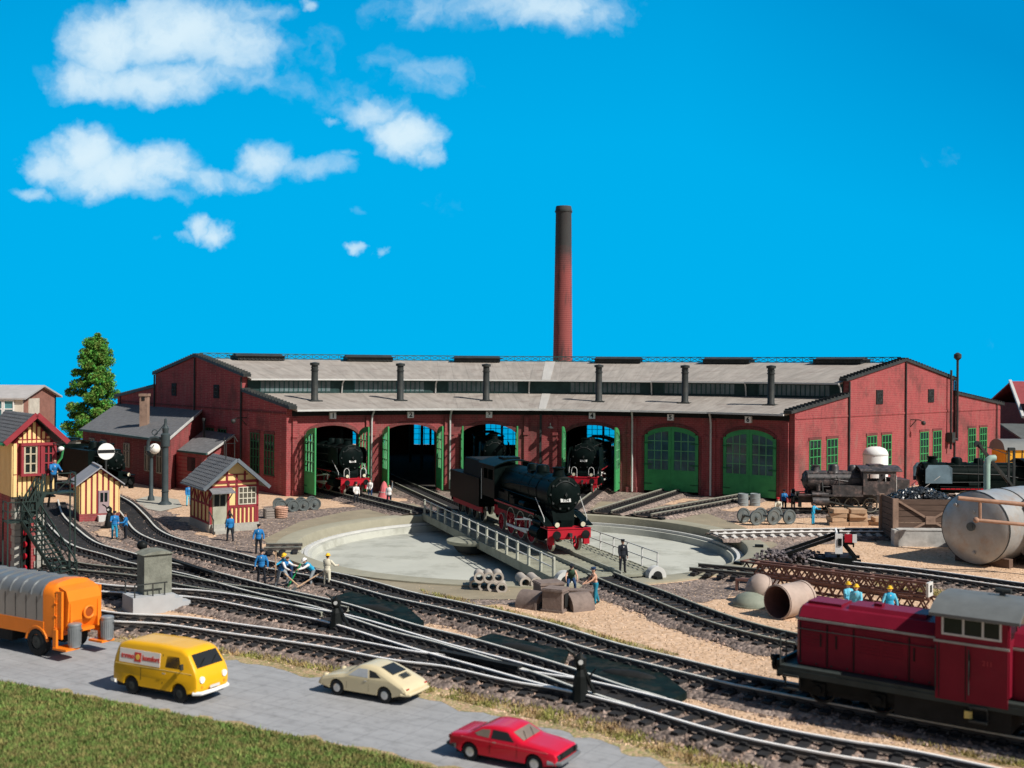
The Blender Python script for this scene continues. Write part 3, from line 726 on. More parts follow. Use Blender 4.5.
for bi, (a0, a1, isbay) in enumerate(EDGE):
    M, W = wallframe(a0, a1, R0); h = W/2
    b = MB(); T = .5; SG = 7.0
    if isbay:
        b.b2(-h, -HO, 0, T, 0, TOPZ); b.b2(HO, h, 0, T, 0, TOPZ)
        n = 16
        for i in range(n):
            x0, x1 = -HO+2*HO*i/n, -HO+2*HO*(i+1)/n
            b.ext([(x0, 0, arch(x0)), (x1, 0, arch(x1)), (x1, 0, TOPZ), (x0, 0, TOPZ)], (0, T, 0))
        b.build('wall', M_brick, shed, M=M)
        t = MB(); n = 16                       # darker brick arch ring
        for i in range(n):
            x0, x1 = -HO+2*HO*i/n, -HO+2*HO*(i+1)/n
            t.ext([(x0, -.06, arch(x0)), (x1, -.06, arch(x1)), (x1, -.06, arch(x1)+.32), (x0, -.06, arch(x0)+.32)], (0, .058, 0))
        for s in (-1, 1): t.b2(s*HO, s*(HO+.22), -.06, -.002, 0, SPR)
        t.build('door_surround', M_brickd, shed, M=M)
        for s in (-1, 1):
            p = MB(); p.b2(s*(h-.42), s*(h-.02), -.2, -.003, .5, 6.7); p.b2(s*(h-.52), s*(h-.005), -.3, -.004, 0, .5)
            p.b2(s*(h-.5), s*(h-.005), -.28, -.004, 5.0, 5.25)
            p.build('pilaster', M_brick, shed, M=M)
        closed = a0 < 75
        for side in (-1, 1):
            hm = M @ Matrix.Translation((side*(HO-.03), -.0 if closed else -.12, 0))
            ang = 0 if closed else R(90 if a0 > 88 else 86)*(-1 if side < 0 else 1)
            if not closed and side > 0: ang = R(88)
            door_leaf(shed, hm @ Matrix.Rotation(ang, 4, 'Z'), side, closed)
        sign_n += 1
        sg = MB(); sg.b2(-.28, .28, -.36, -.10, 6.55, 7.1); so = sg.build('number_sign', M_white, shed, M=M)
        text_obj(str(sign_n), .55, M_blackm, so, Matrix.Translation((0, -.366, 6.82)) @ Matrix.Rotation(R(90), 4, 'X'), 'digit', .003, .02)
    else:
        b.b2(-h, h, 0, T, 0, TOPZ); b.build('wall', M_brick, shed, M=M)
        p = MB(); p.b2(-.10, .10, -.16, -.003, 0, 6.9); p.build('downpipe', M_iron, shed, M=M)
        lm = MB(); lm.tube([(.9, -.1, 5.9), (.9, -.7, 6.1), (.9, -.9, 5.9)], .05); lm.lathe([(.02, .2), (.3, 0), (.3, -.05), (.02, -.02)], Matrix.Translation((.9, -.9, 5.7)), 12)
        lm.build('wall_lamp', M_iron, shed, M=M)
    fr = MB(); fr.b2(-h, h, -.09, T, TOPZ-.03, TOPZ+.42); fr.build('eaves_shade_band', M_blackm, shed, M=M)  # black band painting the shade under the roof overhang
    # roofs: one object per bay and slope, local x along the wall
    def roof(ra, za, rb, zb, nm_='roof', m=M_roof, th=.16):
        pa, qa, pb, qb = LP(ra, a0, za), LP(ra, a1, za), LP(rb, a0, zb), LP(rb, a1, zb)
        Mi, _ = wallframe(a0, a1, ra); inv = Mi.inverted()
        b = MB(); b.slab([inv @ v for v in (pa, qa, qb, pb)], th); b.build(nm_, m, shed, M=Mi)
        if not isbay:
            s = MB(); x0 = .1; v = [inv @ q for q in (pa.lerp(qa, .42), pa.lerp(qa, .72), pb.lerp(qb, .72), pb.lerp(qb, .42))]; s.slab([q+Vector((0, 0, .03)) for q in v], .028); s.build('roof_flashing', M_roofL, shed, M=Mi)
    roof(R0-.9, 7.40, R1+.1, 8.60); roof(R1-.75, 9.95, R2, 11.82); roof(R2, 11.82, R3+.75, 9.95); roof(R3-.1, 8.6, R4+.8, 7.5)
    gt = MB(); gt.bar(LP(R0-.95, a0, 7.33), LP(R0-.95, a1, 7.33), .2, .16); gt.build('gutter', M_lgrey, shed)
    gt = MB(); gt.bar(LP(R1-.80, a0, 9.88), LP(R1-.80, a1, 9.88), .17, .14); gt.build('gutter', M_lgrey, shed)
    for rr, sg_ in ((R1, -1), (R3, 1)):        # clerestory band
        Mc, Wc = wallframe(a0, a1, rr); c = MB(); c.b2(-Wc/2, Wc/2, -.1, .1, 8.3, 9.93); c.build('clerestory', mat('dark_clerestory', (.022, .05, .048), .7, var=.3), shed, M=Mc)
        if isbay and sg_ < 0:
            g = MB(); q = MB(); n = 15
            for i in range(n):
                x = -Wc/2+1.2+(Wc-2.4)*(i+.5)/n; g.b2(x-.19, x+.19, -.125, -.102, 8.75, 9.72)
                q.b2(x-.29, x-.21, -.16, -.103, 8.7, 9.8)
            g.build('glazing', mat('dusty_glazing', (.13, .17, .18), .35, var=.4, scale=.8), shed, M=Mc); q.build('glazing_bar', M_teal, shed, M=Mc)
    if isbay:
        am = (a0+a1)/2
        v = LP(35.9, am, 7.7); s = MB()
        s.lathe([(.48, 0), (.48, .25), (.32, .45), (.30, 3.0), (.36, 3.0), (.36, 3.12), (.30, 3.12), (.30, 3.5), (.42, 3.5), (.44, 3.72), (.02, 3.8)], Matrix.Translation(v), 14)
        s.box(v+Vector((0, 0, .1)), (1.15, 1.15, .5), rz=R(am)); s.box(v+Vector((0, 0, 3.3)), (.5, .5, .14), rz=R(am))
        s.build('smoke_vent', M_iron, shed, True)
        Mr, Wr = wallframe(am+2.7, am-2.7, R2-.3); s = MB()     # ridge hood
        s.ext([(-Wr/2, -1.1, 11.75), (-Wr/2, 1.5, 11.75), (-Wr/2, 1.5, 12.1), (-Wr/2, .2, 12.42), (-Wr/2, -1.1, 12.1)], (Wr, 0, 0))
        s.b2(-Wr/2-.3, Wr/2+.3, -1.35, 1.7, 12.12, 12.2)
        for i in range(12):
            x = -Wr/2+Wr*(i+.5)/12; s.b2(x-.05, x+.05, -1.16, -1.101, 11.8, 12.1)
        s.build('ridge_vent', M_iron, shed, M=Mr)
        dp = MB(); Md, Wd = wallframe(a0, a1, R0)
        dp.tube([(h+0.02, -.9, 7.3), (h+.02, -.5, 6.8), (h+.02, -.35, 6.3), (h+.02, -.35, .1)], .085, 8)
        if bi not in (2, 6): dp.build('downpipe', M_lgrey, shed, True, M=Md)
        dp = MB(); Md, Wd = wallframe(a0, a1, R1)
        dp.tube([(Wd/2-.1, -.75, 9.8), (Wd/2-.1, -.4, 9.5), (Wd/2-.1, -.2, 8.6)], .07, 8); dp.build('downpipe', M_lgrey, shed, True, M=Md)
    # ridge walkway lattice
    Mr, Wr = wallframe(a0, a1, R2+.15); s = MB(); n = max(3, int(Wr/.9))
    s.b2(-Wr/2, Wr/2, -.03, .03, 12.34, 12.42); s.b2(-Wr/2, Wr/2, -.03, .03, 11.84, 11.92)
    for i in range(n):
        x0, x1 = -Wr/2+Wr*i/n, -Wr/2+Wr*(i+1)/n
        s.bar((x0, 0, 11.9), (x1, 0, 12.38), .05); s.bar((x0, 0, 12.38), (x1, 0, 11.9), .05); s.bar((x0, 0, 11.85), (x0, 0, 12.4), .05)
    s.build('ridge_railing', M_teal, shed, M=Mr)
    # back wall with pairs of tall windows
    Mb, Wb = wallframe(a0, a1, R4); hb = Wb/2
    wins = []
    if isbay:
        am = (a0+a1)/2
        for ca in (3.5, -3.5):
            for d in (.85, -.85): wins.append(-R4*math.tan(R(ca+d))*1.0)
    wins = sorted(wins); b = MB(); x = -hb
    for wx in wins:
        b.b2(x, wx-1.0, 0, .5, 0, 7.2); x = wx+1.0
        b.b2(wx-1.0, wx+1.0, 0, .5, 0, 1.25); b.b2(wx-1.0, wx+1.0, 0, .5, 4.75, 7.2)
    b.b2(x, hb, 0, .5, 0, 7.2); b.build('wall', M_brickd, shed, M=Mb)
    for wx in wins:
        q = MB()
        for k in range(4): q.b2(wx-1.0+k*.667-.035, wx-1.0+k*.667+.035, .2, .27, 1.25, 4.75)
        for k in range(6): q.b2(wx-1, wx+1, .205, .265, 1.25+k*.7-.03, 1.25+k*.7+.03)
        w = q.build('window', M_greend, shed, M=Mb)
        g = MB(); g.b2(wx-1, wx+1, .23, .24, 1.25, 4.75); g.build('pane', M_glassk, w)
# gable walls
for a, sg in ((127.5, -1), (45.5, 1)):
    u = LP(1, a); nrm = Vector((-u.y, u.x, 0))*(1 if sg < 0 else -1)    # outward from the building end
    Mg = frame(Vector((0, 0, 0)), u if sg > 0 else u, nrm)
    def P(r, z, o=0): return u*r+nrm*o+Vector((0, 0, z))
    prof = [(R0-.02, 0), (R4, 0), (R4, 7.55), (R3, 8.75), (R3, 10.15), (R2, 12.0), (R1, 10.15), (R1, 8.75), (R0-.02, 7.5)]
    b = MB(); b.ext([P(r, z, .002) for r, z in prof], nrm*.5); b.build('gable_wall', M_brick, shed)
    c = MB()
    for (r0, z0), (r1, z1) in (((R0-.8, 7.45), (R1, 8.78)), ((R1-.6, 10.12), (R2, 12.02)), ((R2, 12.02), (R3+.6, 10.12)), ((R3, 8.78), (R4+.8, 7.4))):
        c.bar(P(r0, z0+.12, .28), P(r1, z1+.12, .28), .75, .26)
        n = int((r1-r0)/.6)
        for i in range(n):
            t = (i+.5)/n; c.box(P(r0+(r1-r0)*t, z0+(z1-z0)*t+.3, .28), (.2, .8, .14), rz=R(a))
    c.build('coping', M_iron, shed)
    q = MB()
    for r in (R1, R2, R3): q.cyl(P(r, 0, .62), P(r, 11.9 if r == R2 else 10.1, .62), .09, n=8)
    q.cyl(P(R4-1.2, 0, .62), P(R4-1.2, 7.6, .62), .07, n=8)
    q.build('downpipe', M_iron, shed, True)
    q = MB(); q.bar(P(R0+.1, 7.05, .53), P(R4-.1, 7.05, .53), .06, .16); q.build('string_course', M_brickd if sg < 0 else M_brick, shed)  # left gable course darker, shade painted into the brick
    for rc in (36.7, 46.8, 57.6, 68.9):
        for d in (-1.45, 1.45):
            r = rc+d
            f = MB(); z0, z1 = 1.6, 5.1
            for k in range(4): f.bar(P(r-.9+k*.6, z0, .55), P(r-.9+k*.6, z1, .55), .07)
            for k in range(6): f.bar(P(r-.93, z0+k*.7, .55), P(r+.93, z0+k*.7, .55), .06)
            w = f.build('window', M_green if sg > 0 else M_greend, shed)  # left gable frames in darker green: shade put into the paint
            g = MB(); g.ext([P(r-.9, z0, .504), P(r+.9, z0, .504), P(r+.9, z1, .504), P(r-.9, z1, .504)], nrm*.02); g.build('pane', M_pane, w)
            l = MB(); l.bar(P(r-1.05, z1+.14, .53), P(r+1.05, z1+.14, .53), .08, .26); l.bar(P(r-1.05, z0-.1, .56), P(r+1.05, z0-.1, .56), .14, .12); l.build('lintel', M_brickd, w)
    for r in (46.8, 57.6):
        w = MB(); w.ext([P(r-.65, 8.0, .504), P(r+.65, 8.0, .504), P(r+.65, 9.3, .504), P(r-.65, 9.3, .504)], nrm*.06); o = w.build('vent_window', M_blackm, shed)
        w = MB(); Mv = frame(P(r, 8.65, .57), u, Vector((0, 0, 1))); w.tube([Mv @ Vector((cos(t*pi/6)*.4, sin(t*pi/6)*.4, 0)) for t in range(12)], .04, 5, True)
        w.bar(P(r-.4, 8.65, .58), P(r+.4, 8.65, .58), .05); w.bar(P(r, 8.25, .58), P(r, 9.05, .58), .05); w.build('vent_grille', M_iron, o)
    # wall lamp bracket
    rl = 53.2 if sg > 0 else 40
    w = MB(); w.tube([P(rl, 6.4, .5), P(rl, 6.4, 1.4), P(rl+.2, 6.2, 1.7)], .05); w.tube([P(rl, 5.7, .5), P(rl, 6.4, 1.1)], .04); w.ell(P(rl+.2, 6.1, 1.7), .22)
    w.build('wall_lamp', M_iron, shed, True)
    if sg > 0:                                  # heater flue pipes
        w = MB(); w.cyl(P(61.4, 3.2, .9), P(61.4, 11.2, .9), .12, n=8); w.box(P(61.4, 4.4, .9), (.7, .6, 1.0), rz=R(a))
        w.cyl(P(62.9, 4.0, .9), P(62.9, 12.6, .9), .13, n=8); w.lathe([(.13, 0), (.38, .25), (.38, .6), (.1, .8)], Matrix.Translation(P(62.9, 12.2, .9)), 12)
        w.cyl(P(61.4, 4.2, .9), P(62.9, 4.2, .9), .1, n=8); w.build('flue_pipe', M_iron, shed, True)
# interior: floor and posts
b = MB()
for (a0, a1, k) in EDGE: b.add([LP(R0+.5, a0, .06), LP(R0+.5, a1, .06), LP(R4, a1, .06), LP(R4, a0, .06)], [(0, 1, 2, 3)])
b.build('floor', mat('sooty_floor', (.06, .055, .05), .95), shed)
for (a0, a1, k) in EDGE[1:]:
    for r in (R1, R2, R3):
        b = MB(); b.cyl(LP(r, a0, 0), LP(r, a0, 8.4 if r != R2 else 11.6), .16, n=8); b.build('post', M_iron, shed)

# ---------------- tall chimney behind
p = Vector((6.9, 156, 0))
ch = thing('factory_chimney', 'tall round brick chimney with sooty dark top behind the roundhouse', 'chimney', p)
m = bpy.data.materials.new('chimney_brick'); m.use_nodes = True; N = m.node_tree.nodes; L = m.node_tree.links
g = N.new('ShaderNodeTexCoord'); s = N.new('ShaderNodeSeparateXYZ'); L.new(g.outputs['Object'], s.inputs[0])
nz = N.new('ShaderNodeTexNoise'); nz.inputs['Scale'].default_value = 1.1; nz.inputs['Detail'].default_value = 6; L.new(g.outputs['Object'], nz.inputs['Vector'])
ad = N.new('ShaderNodeMath'); ad.operation = 'MULTIPLY_ADD'; L.new(nz.outputs[0], ad.inputs[0]); ad.inputs[1].default_value = 3; L.new(s.outputs[2], ad.inputs[2])
mr = N.new('ShaderNodeMapRange'); L.new(ad.outputs[0], mr.inputs[0]); mr.inputs[1].default_value = 25.5; mr.inputs[2].default_value = 29.5
wv = N.new('ShaderNodeTexWave'); wv.wave_type = 'BANDS'; wv.bands_direction = 'Z'; wv.inputs['Scale'].default_value = 1.2; L.new(g.outputs['Object'], wv.inputs['Vector'])
c1 = N.new('ShaderNodeMixRGB'); L.new(wv.outputs[0], c1.inputs[0]); c1.inputs[1].default_value = (.20, .04, .04, 1); c1.inputs[2].default_value = (.34, .09, .08, 1)
c2 = N.new('ShaderNodeMixRGB'); L.new(mr.outputs[0], c2.inputs[0]); L.new(c1.outputs[0], c2.inputs[1]); c2.inputs[2].default_value = (.05, .05, .05, 1)
n9 = N.new('ShaderNodeTexNoise'); n9.inputs['Scale'].default_value = 1.4; n9.inputs['Detail'].default_value = 8; mp9 = N.new('ShaderNodeMapping'); mp9.inputs['Scale'].default_value = (1.5, 1.5, .22); L.new(g.outputs['Object'], mp9.inputs[0]); L.new(mp9.outputs[0], n9.inputs['Vector'])
r9 = N.new('ShaderNodeMapRange'); r9.inputs[1].default_value = .5; r9.inputs[2].default_value = .68; r9.inputs[4].default_value = .75; L.new(n9.outputs[0], r9.inputs[0])
c9 = N.new('ShaderNodeMixRGB'); L.new(r9.outputs[0], c9.inputs[0]); L.new(c2.outputs[0], c9.inputs[1]); c9.inputs[2].default_value = (.045, .035, .035, 1); c2 = c9
L.new(c2.outputs[0], N['Principled BSDF'].inputs['Base Color']); N['Principled BSDF'].inputs['Roughness'].default_value = .9
MB().lathe([(1.5, 0), (1.34, 10), (1.08, 32.3), (1.12, 32.4), (1.12, 32.9), (1.04, 33.3), (.8, 33.3), (.75, 30)], n=28).build('shaft', m, ch, True)
b = MB(); b.lathe([(1.13, 32.5), (1.2, 32.5), (1.2, 32.7), (1.13, 32.7)], n=28)
b.build('iron_band', M_iron, ch, True)

# ---------------- workshop annex on the left gable
def poly_building(name, label, cat, foot, zs, zb=0, wall=M_brickd, roofm=M_slate, th=.14, over=.35, extra=None):
    c = sum((Vector((x, y, 0)) for x, y in foot), Vector())/len(foot)
    t = thing(name, label, cat, c); L_ = [Vector((x, y, 0))-c for x, y in foot]; n = len(L_)
    return t, L_
A_, B_, C_, D_ = (-30.6, 101.7), (-30.5, 112.6), (-45.2, 131.7), (-44.6, 118.8)
ann, L_ = poly_building('workshop_annex', 'low brick lean-to workshop with slate roof beside the left gable', 'workshop', (A_, B_, C_, D_), None)
zs = (4.45, 6.7, 6.7, 4.45)
for i, j, m_ in ((0, 1, M_brick), (2, 3, M_brick), (3, 0, M_brickd)):  # left-facing wall gets darker brick: its shade is put into the colour
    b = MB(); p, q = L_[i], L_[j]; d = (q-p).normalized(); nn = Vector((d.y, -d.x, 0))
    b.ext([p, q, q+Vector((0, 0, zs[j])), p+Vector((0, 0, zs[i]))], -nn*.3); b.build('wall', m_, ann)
e = (L_[0]-L_[1]).normalized()*.6; f = (L_[3]-L_[0]).normalized()*.35
b = MB(); b.slab([L_[0]+e-f*.6+Vector((0, 0, 4.45)), L_[1]-f*.6+Vector((0, 0, 6.85)), L_[2]+f+Vector((0, 0, 6.85)), L_[3]+e+f+Vector((0, 0, 4.45))], .16)
b.build('roof', M_slate, ann)
b = MB(); b.bar(L_[0]+e-f*.6+Vector((0, 0, 4.38)), L_[3]+e+f+Vector((0, 0, 4.38)), .2, .2); b.build('gutter', M_teal, ann)
b = MB(); b.bar(L_[0]+e-f*.75+Vector((0, 0, 4.42)), L_[1]-f*.75+Vector((0, 0, 6.82)), .08, .22); b.build('verge_board', M_lgrey, ann)
dd = (L_[3]-L_[0]); nn = Vector((dd.y, -dd.x, 0)).normalized(); 
if nn.y > 0: nn = -nn
for t in (.06, .18, .42, .70, .85):
    p = L_[0].lerp(L_[3], t+.02); u_ = dd.normalized(); f_ = MB()
    wq = .75 if t != .06 else .6
    for k in range(3): f_.bar(p+u_*(k-1)*wq+nn*.04+Vector((0, 0, 1.4)), p+u_*(k-1)*wq+nn*.04+Vector((0, 0, 3.6)), .12)
    for zz in (1.4, 2.9, 3.6): f_.bar(p-u_*wq+nn*.04+Vector((0, 0, zz)), p+u_*wq+nn*.04+Vector((0, 0, zz)), .12)
    w = f_.build('window', mat('grey_window_frame', (.22, .22, .18), .7), ann)
    g = MB(); g.ext([p-u_*wq+nn*.01+Vector((0, 0, 1.4)), p+u_*wq+nn*.01+Vector((0, 0, 1.4)), p+u_*wq+nn*.01+Vector((0, 0, 3.6)), p-u_*wq+nn*.01+Vector((0, 0, 3.6))], nn*.02); g.build('pane', M_pane, w)
cp = D(144.5, 420, 112)-Vector((ann.location.x, ann.location.y, 0)); b = MB(); b.box((cp.x, cp.y, 6.6), (.75, .75, 3.4)); b.box((cp.x, cp.y, 8.2), (.9, .9, .25))
b.build('chimney', mat('sooty_pale_brick', (.30, .2, .15), .9, dirt=(.08, .06, .05), damt=.7, dscale=1), ann)
b = MB(); b.box((cp.x-.02, cp.y-.39, 7.9), (.3, .05, .5)); b.build('chimney_opening', M_blackm, ann)
# small porch annex
fo = ((-30.4, 103.6), (-26.9, 100.0), (-25.8, 106.9), (-30.3, 112.4))
an2, L2 = poly_building('porch_annex', 'small slate roofed brick porch between the workshop and the shed gable', 'porch', fo, None)
z2 = (3.3, 3.25, 4.7, 4.8)
for i, j in ((0, 1), (1, 2)):
    b = MB(); p, q = L2[i], L2[j]; d = (q-p).normalized(); nn = Vector((d.y, -d.x, 0))
    b.ext([p, q, q+Vector((0, 0, z2[j])), p+Vector((0, 0, z2[i]))], -nn*.25); b.build('wall', M_brick, an2)
b = MB(); k = Vector((.15, -.45, 0)); b.slab([L2[0]+k+Vector((.1, 0, 3.45)), L2[1]+k+Vector((.2, 0, 3.45)), L2[2]+Vector((.3, 0, 5.0)), L2[3]+Vector((.3, 0, 5.05))], .14); b.build('roof', M_slate, an2)
b = MB(); b.bar(L2[0]+k+Vector((.1, -.05, 3.38)), L2[1]+k+Vector((.2, -.05, 3.38)), .16, .16); b.build('gutter', M_teal, an2)
b = MB(); b.bar(L2[1]+k+Vector((.28, 0, 3.42)), L2[2]+Vector((.38, 0, 4.97)), .06, .18); b.build('verge_board', M_lgrey, an2)
u_ = (L2[1]-L2[0]).normalized(); nn = Vector((u_.y, -u_.x, 0))
b = MB(); p = L2[0].lerp(L2[1], .55)
b.ext([p-u_*.7+nn*.01+Vector((0, 0, 1.7)), p+u_*.7+nn*.01+Vector((0, 0, 1.7)), p+u_*.7+nn*.01+Vector((0, 0, 2.9)), p-u_*.7+nn*.01+Vector((0, 0, 2.9))], nn*.03)
o = b.build('pane', M_pane, an2)
b = MB(); b.lathe([(.12, 0), (.12, 1.8), (.2, 1.85), (.2, 2.05), (.1, 2.1)], Matrix.Translation(L2[3].lerp(L2[1], .42)+Vector((0, 0, 4.1))), 10); b.build('stove_pipe', M_iron, an2, True)
# rooftop insulator frame on the porch
b = MB(); q = D(230, 452, 100)-Vector((an2.location.x, an2.location.y, 0))
for dx in (-.5, .4): b.cyl((q.x+dx, q.y, q.z-.5), (q.x+dx, q.y, q.z+1.3), .04, n=6)
b.bar((q.x-.6, q.y, q.z+.75), (q.x+.5, q.y, q.z+.75), .05); b.tube([(q.x-.5, q.y, q.z+.8), (q.x-.1, q.y, q.z+1.3), (q.x+.4, q.y, q.z+1.35), (q.x+.65, q.y, q.z+.9)], .04)
b.build('roof_frame', M_iron, an2)
# ================================================================ TURNTABLE BRIDGE
BA = 108.5
bu = Vector((cos(R(BA)), sin(R(BA)), 0))            # towards the shed
br = thing('turntable_bridge', 'olive grey turntable bridge with plate railings carrying a steam locomotive', 'turntable bridge', C, R(BA))
M_olive = mat('olive_grey_paint', (.29, .29, .225), .75, var=.2, scale=1.5, dirt=(.12, .11, .08), damt=.5, dscale=1.0)
HB = 13.75
b = MB()
for s in (-1, 1): b.b2(-HB, HB, s*1.5-.12, s*1.5+.12, -.62, .14)
for i in range(15): x = -HB+.5+i*(2*HB-1)/14; b.b2(x-.06, x+.06, -2.6, 2.6, -.25, .12)
b.build('girder', M_iron, br)
b = MB(); b.b2(-HB, HB, -2.95, 2.95, .15, .25)
for i in range(46): x = -HB+.3+i*(2*HB-.6)/45; b.b2(x-.13, x+.13, -2.96, 2.96, .252, .275)
b.build('deck', M_olive, br)
for s in (-1, 1):
    b = MB(); b.b2(-HB-.1, HB+.1, s*.7175-.05, s*.7175+.05, .277, .46); b.build('rail', M_railg, br)
    b = MB(); b.b2(-HB, HB, s*2.98-.05, s*2.98+.05, -.2, .30); b.build('side_beam', M_olive, br)
    rl = MB(); n = 15
    for zz in (.80, 1.30): rl.b2(-HB+.2, HB-.2, s*2.95-.025, s*2.95+.025, zz-.025, zz+.025)
    rl.build('handrail', M_lgrey, br)
    for i in range(n):
        x = -HB+.25+i*(2*HB-.5)/(n-1); p = MB()
        if s > 0: p.b2(x-.13, x+.13, 2.88, 2.98, .25, 1.22); p.cyl((x, 2.88, 1.22), (x, 2.98, 1.22), .13, n=12)
        else: p.bar((x, -2.93, .25), (x, -2.93, 1.3), .07)
        p.build('railing_post', mat('pale_olive_post', (.42, .42, .35), .75, var=.2) if s > 0 else M_lgrey, br)
# note: local +x points to the shed, so local +y is the left side in the photo
for x in (-HB+.4, HB-.4):
    for s in (-1, 1):
        p = MB(); p.cyl((x, s*2.2, -.1), (x, s*2.75, -.1), .42, n=18); p.cyl((x, s*2.1, -.1), (x, s*2.85, -.1), .14, n=10); p.build('bridge_wheel', M_iron, br, True)
for s in (-1, 1):
    p = MB(); p.cyl((-HB-.1, s*2.55, .22), (-HB-.55, s*2.55, .22), .50, n=22); p.build('drive_housing', M_lgrey, br, True); p = MB(); p.cyl((-HB-.56, s*2.55, .22), (-HB-.54, s*2.55, .22), .27, n=18); p.build('housing_opening', M_blackm, br)
p = MB(); p.lathe([(1.55, -.05), (1.6, .05), (1.6, .16), (1.2, .22), (.01, .24)], Matrix.Translation((1.0, 3.0, 0)), 24); p.build('winch_platform', M_olive, br, True)
p = MB(); p.lathe([(.9, -.6), (1.3, -.06)], Matrix.Translation((1.0, 3.0, 0)), 20); p.build('winch_bracket', M_iron, br, True)

# ================================================================ STEAM LOCOMOTIVES
def wheel(parent, x, y, r, m, spokes=12, w=.14, name='wheel'):
    o = 1 if y > 0 else -1
    b = MB(); Mx = Matrix.Translation((x, y, r)) @ Matrix.Rotation(R(90), 4, 'X')
    b.lathe([(r*.86, -w/2), (r, -w/2), (r*1.0, w/2), (r*.86, w/2), (r*.86, -w/2)], Mx, 24)
    for k in range(spokes):
        a = 2*pi*k/spokes; b.bar((x, y, r), (x+cos(a)*r*.88, y, r+sin(a)*r*.88), .07, .07)
    b.cyl((x, y-.09, r), (x, y+.09, r), r*.2, n=12)
    if spokes: b.ext([(x+.0, y-.03, r-.25*r), (x+.5*r, y-.03, r-.75*r), (x, y-.03, r-.86*r), (x-.5*r, y-.03, r-.75*r)], (0, .06, 0))
    wo = b.build(name, m, parent, True)
    tm = M_iron if not spokes else M_railg
    t = MB(); t.lathe([(r*1.0, -w/2-.01), (r*1.012, -w/2-.01), (r*1.012, w/2+.01), (r*.93, w/2+.012), (r*.93, -w/2-.012), (r*1.0, -w/2-.01)], Mx, 24); t.build('tyre', tm, wo, True)
    return wo
def steam_loco(label, loc, rz, number='', tender=True, S=1.0, rb=.93, zb=3.2, length=13.2, wheels=(1.25, (4.3, 6.2, 8.1), .85), body=None, group=None,
               defl='small', tank=False, wm=None, frontdetail=True, H=1.0, dm=None, bigtank=False):
    body = body or M_loco; wm = wm or M_redl
    t = thing('steam_locomotive', label, 'steam locomotive', loc, rz, group, S)
    cabx = -length+3.4; sm = -1.25                       # smokebox front face; front buffers at x=0
    # boiler
    b = MB(); b.cyl((sm-.02, 0, zb), (cabx, 0, zb), rb, rb*1.06, n=32)
    for x in (-3.2, -4.6, -6.0, -7.4, -8.6):
        if x > cabx: b.cyl((x-.03, 0, zb), (x+.03, 0, zb), rb*1.045, n=32)
    b.build('boiler', body, t, True)
    Mx = Matrix.Translation((sm, 0, zb)) @ Matrix.Rotation(R(90), 4, 'Y')
    b = MB(); b.lathe([(rb*1.05, -1.75), (rb*1.05, -.02), (rb*1.0, .03), (rb*.86, .05)], Mx, 36); b.build('smokebox', body, t, True)
    b = MB(); b.lathe([(rb*.86, .04), (rb*.84, .10), (rb*.66, .2), (rb*.35, .29), (.01, .33)], Mx, 36)
    sd = b.build('smokebox_door', body, t, True)
    b = MB(); b.cyl((sm+.3, 0, zb), (sm+.42, 0, zb), .07, n=10); b.bar((sm+.4, 0, zb-.12), (sm+.4, 0, zb+.12), .04)
    for k in range(10):
        a = 2*pi*k/10; b.box((sm+.09, cos(a)*rb*.86, zb+sin(a)*rb*.86), (.08, .10, .10))
    b.bar((sm+.08, -.7, zb-.5), (sm+.08, -.7, zb+.5), .05); b.tube([(sm+.2, rb*.75*cos(a_), zb+rb*.75*sin(a_)) for a_ in [R(40+i*10) for i in range(11)]], .025, 5)
    b.build('door_fitting', M_iron, sd)
    if number:
        pl = MB(); pl.box((sm+.30, 0, zb-.32), (.03, .62, .2), ry=R(-14)); po = pl.build('number_plate', M_lgrey, t)
        text_obj(number, .19, M_blackm, po, Matrix.Translation((sm+.325, 0, zb-.325)) @ Matrix.Rotation(R(90), 4, 'Z') @ Matrix.Rotation(R(76), 4, 'X'), 'lettering', .004, .006)
    # chimney, domes
    b = MB(); b.lathe([(.42, rb*.9), (.34, rb+.15), (.31, rb+.38), (.38, rb+.42), (.38, rb+.5), (.28, rb+.5), (.25, rb+.2)], Matrix.Translation((sm-.85, 0, zb)), 18); b.build('chimney', body, t, True)
    for x, r, h in ((cabx+5.0, .42, .42), (cabx+3.3, .38, .36)) if not tank else ((-3.7, .42, .55), (-5.3, .40, .5)):
        b = MB(); b.lathe([(r*1.2, rb*.82), (r, rb*1.0), (r*.97, rb+h*.7), (r*.75, rb+h), (.01, rb+h*1.12)], Matrix.Translation((x, 0, zb)), 18); b.build('dome', body, t, True)
    b = MB()
    for s in (-1, 1):
        b.tube([(sm-.2, s*rb*.75, zb+rb*.82), (cabx+.1, s*rb*.8, zb+rb*.82)], .025, 5)
        b.tube([(sm-2, s*rb*1.02, zb+.2), (cabx+2, s*rb*1.05, zb+.1), (cabx+.1, s*rb*1.05, zb-.2)], .045, 6)
        b.tube([(sm-1.0, s*rb*1.08, zb-.5), (cabx+.1, s*rb*1.1, zb-.45)], .035, 6)
        for k in range(6): x = sm-.5-k*1.3; b.box((x, s*rb*.76, zb+rb*.78), (.05, .05, .1))
    b.build('boiler_pipes', M_iron if defl != 'none' else body, t)
    b = MB(); b.cyl((sm-2.6, .0, zb+rb-.12), (sm-3.5, 0, zb+rb-.12), .2, n=12); b.box((sm-2.1, .45, zb+rb-.1), (.5, .3, .24)); b.box((sm-4.4, -.4, zb+rb-.08), (.6, .3, .22)); b.build('boiler_fitting', body, t, True)
    # running boards
    zr = 1.95*H if not tank else 1.55
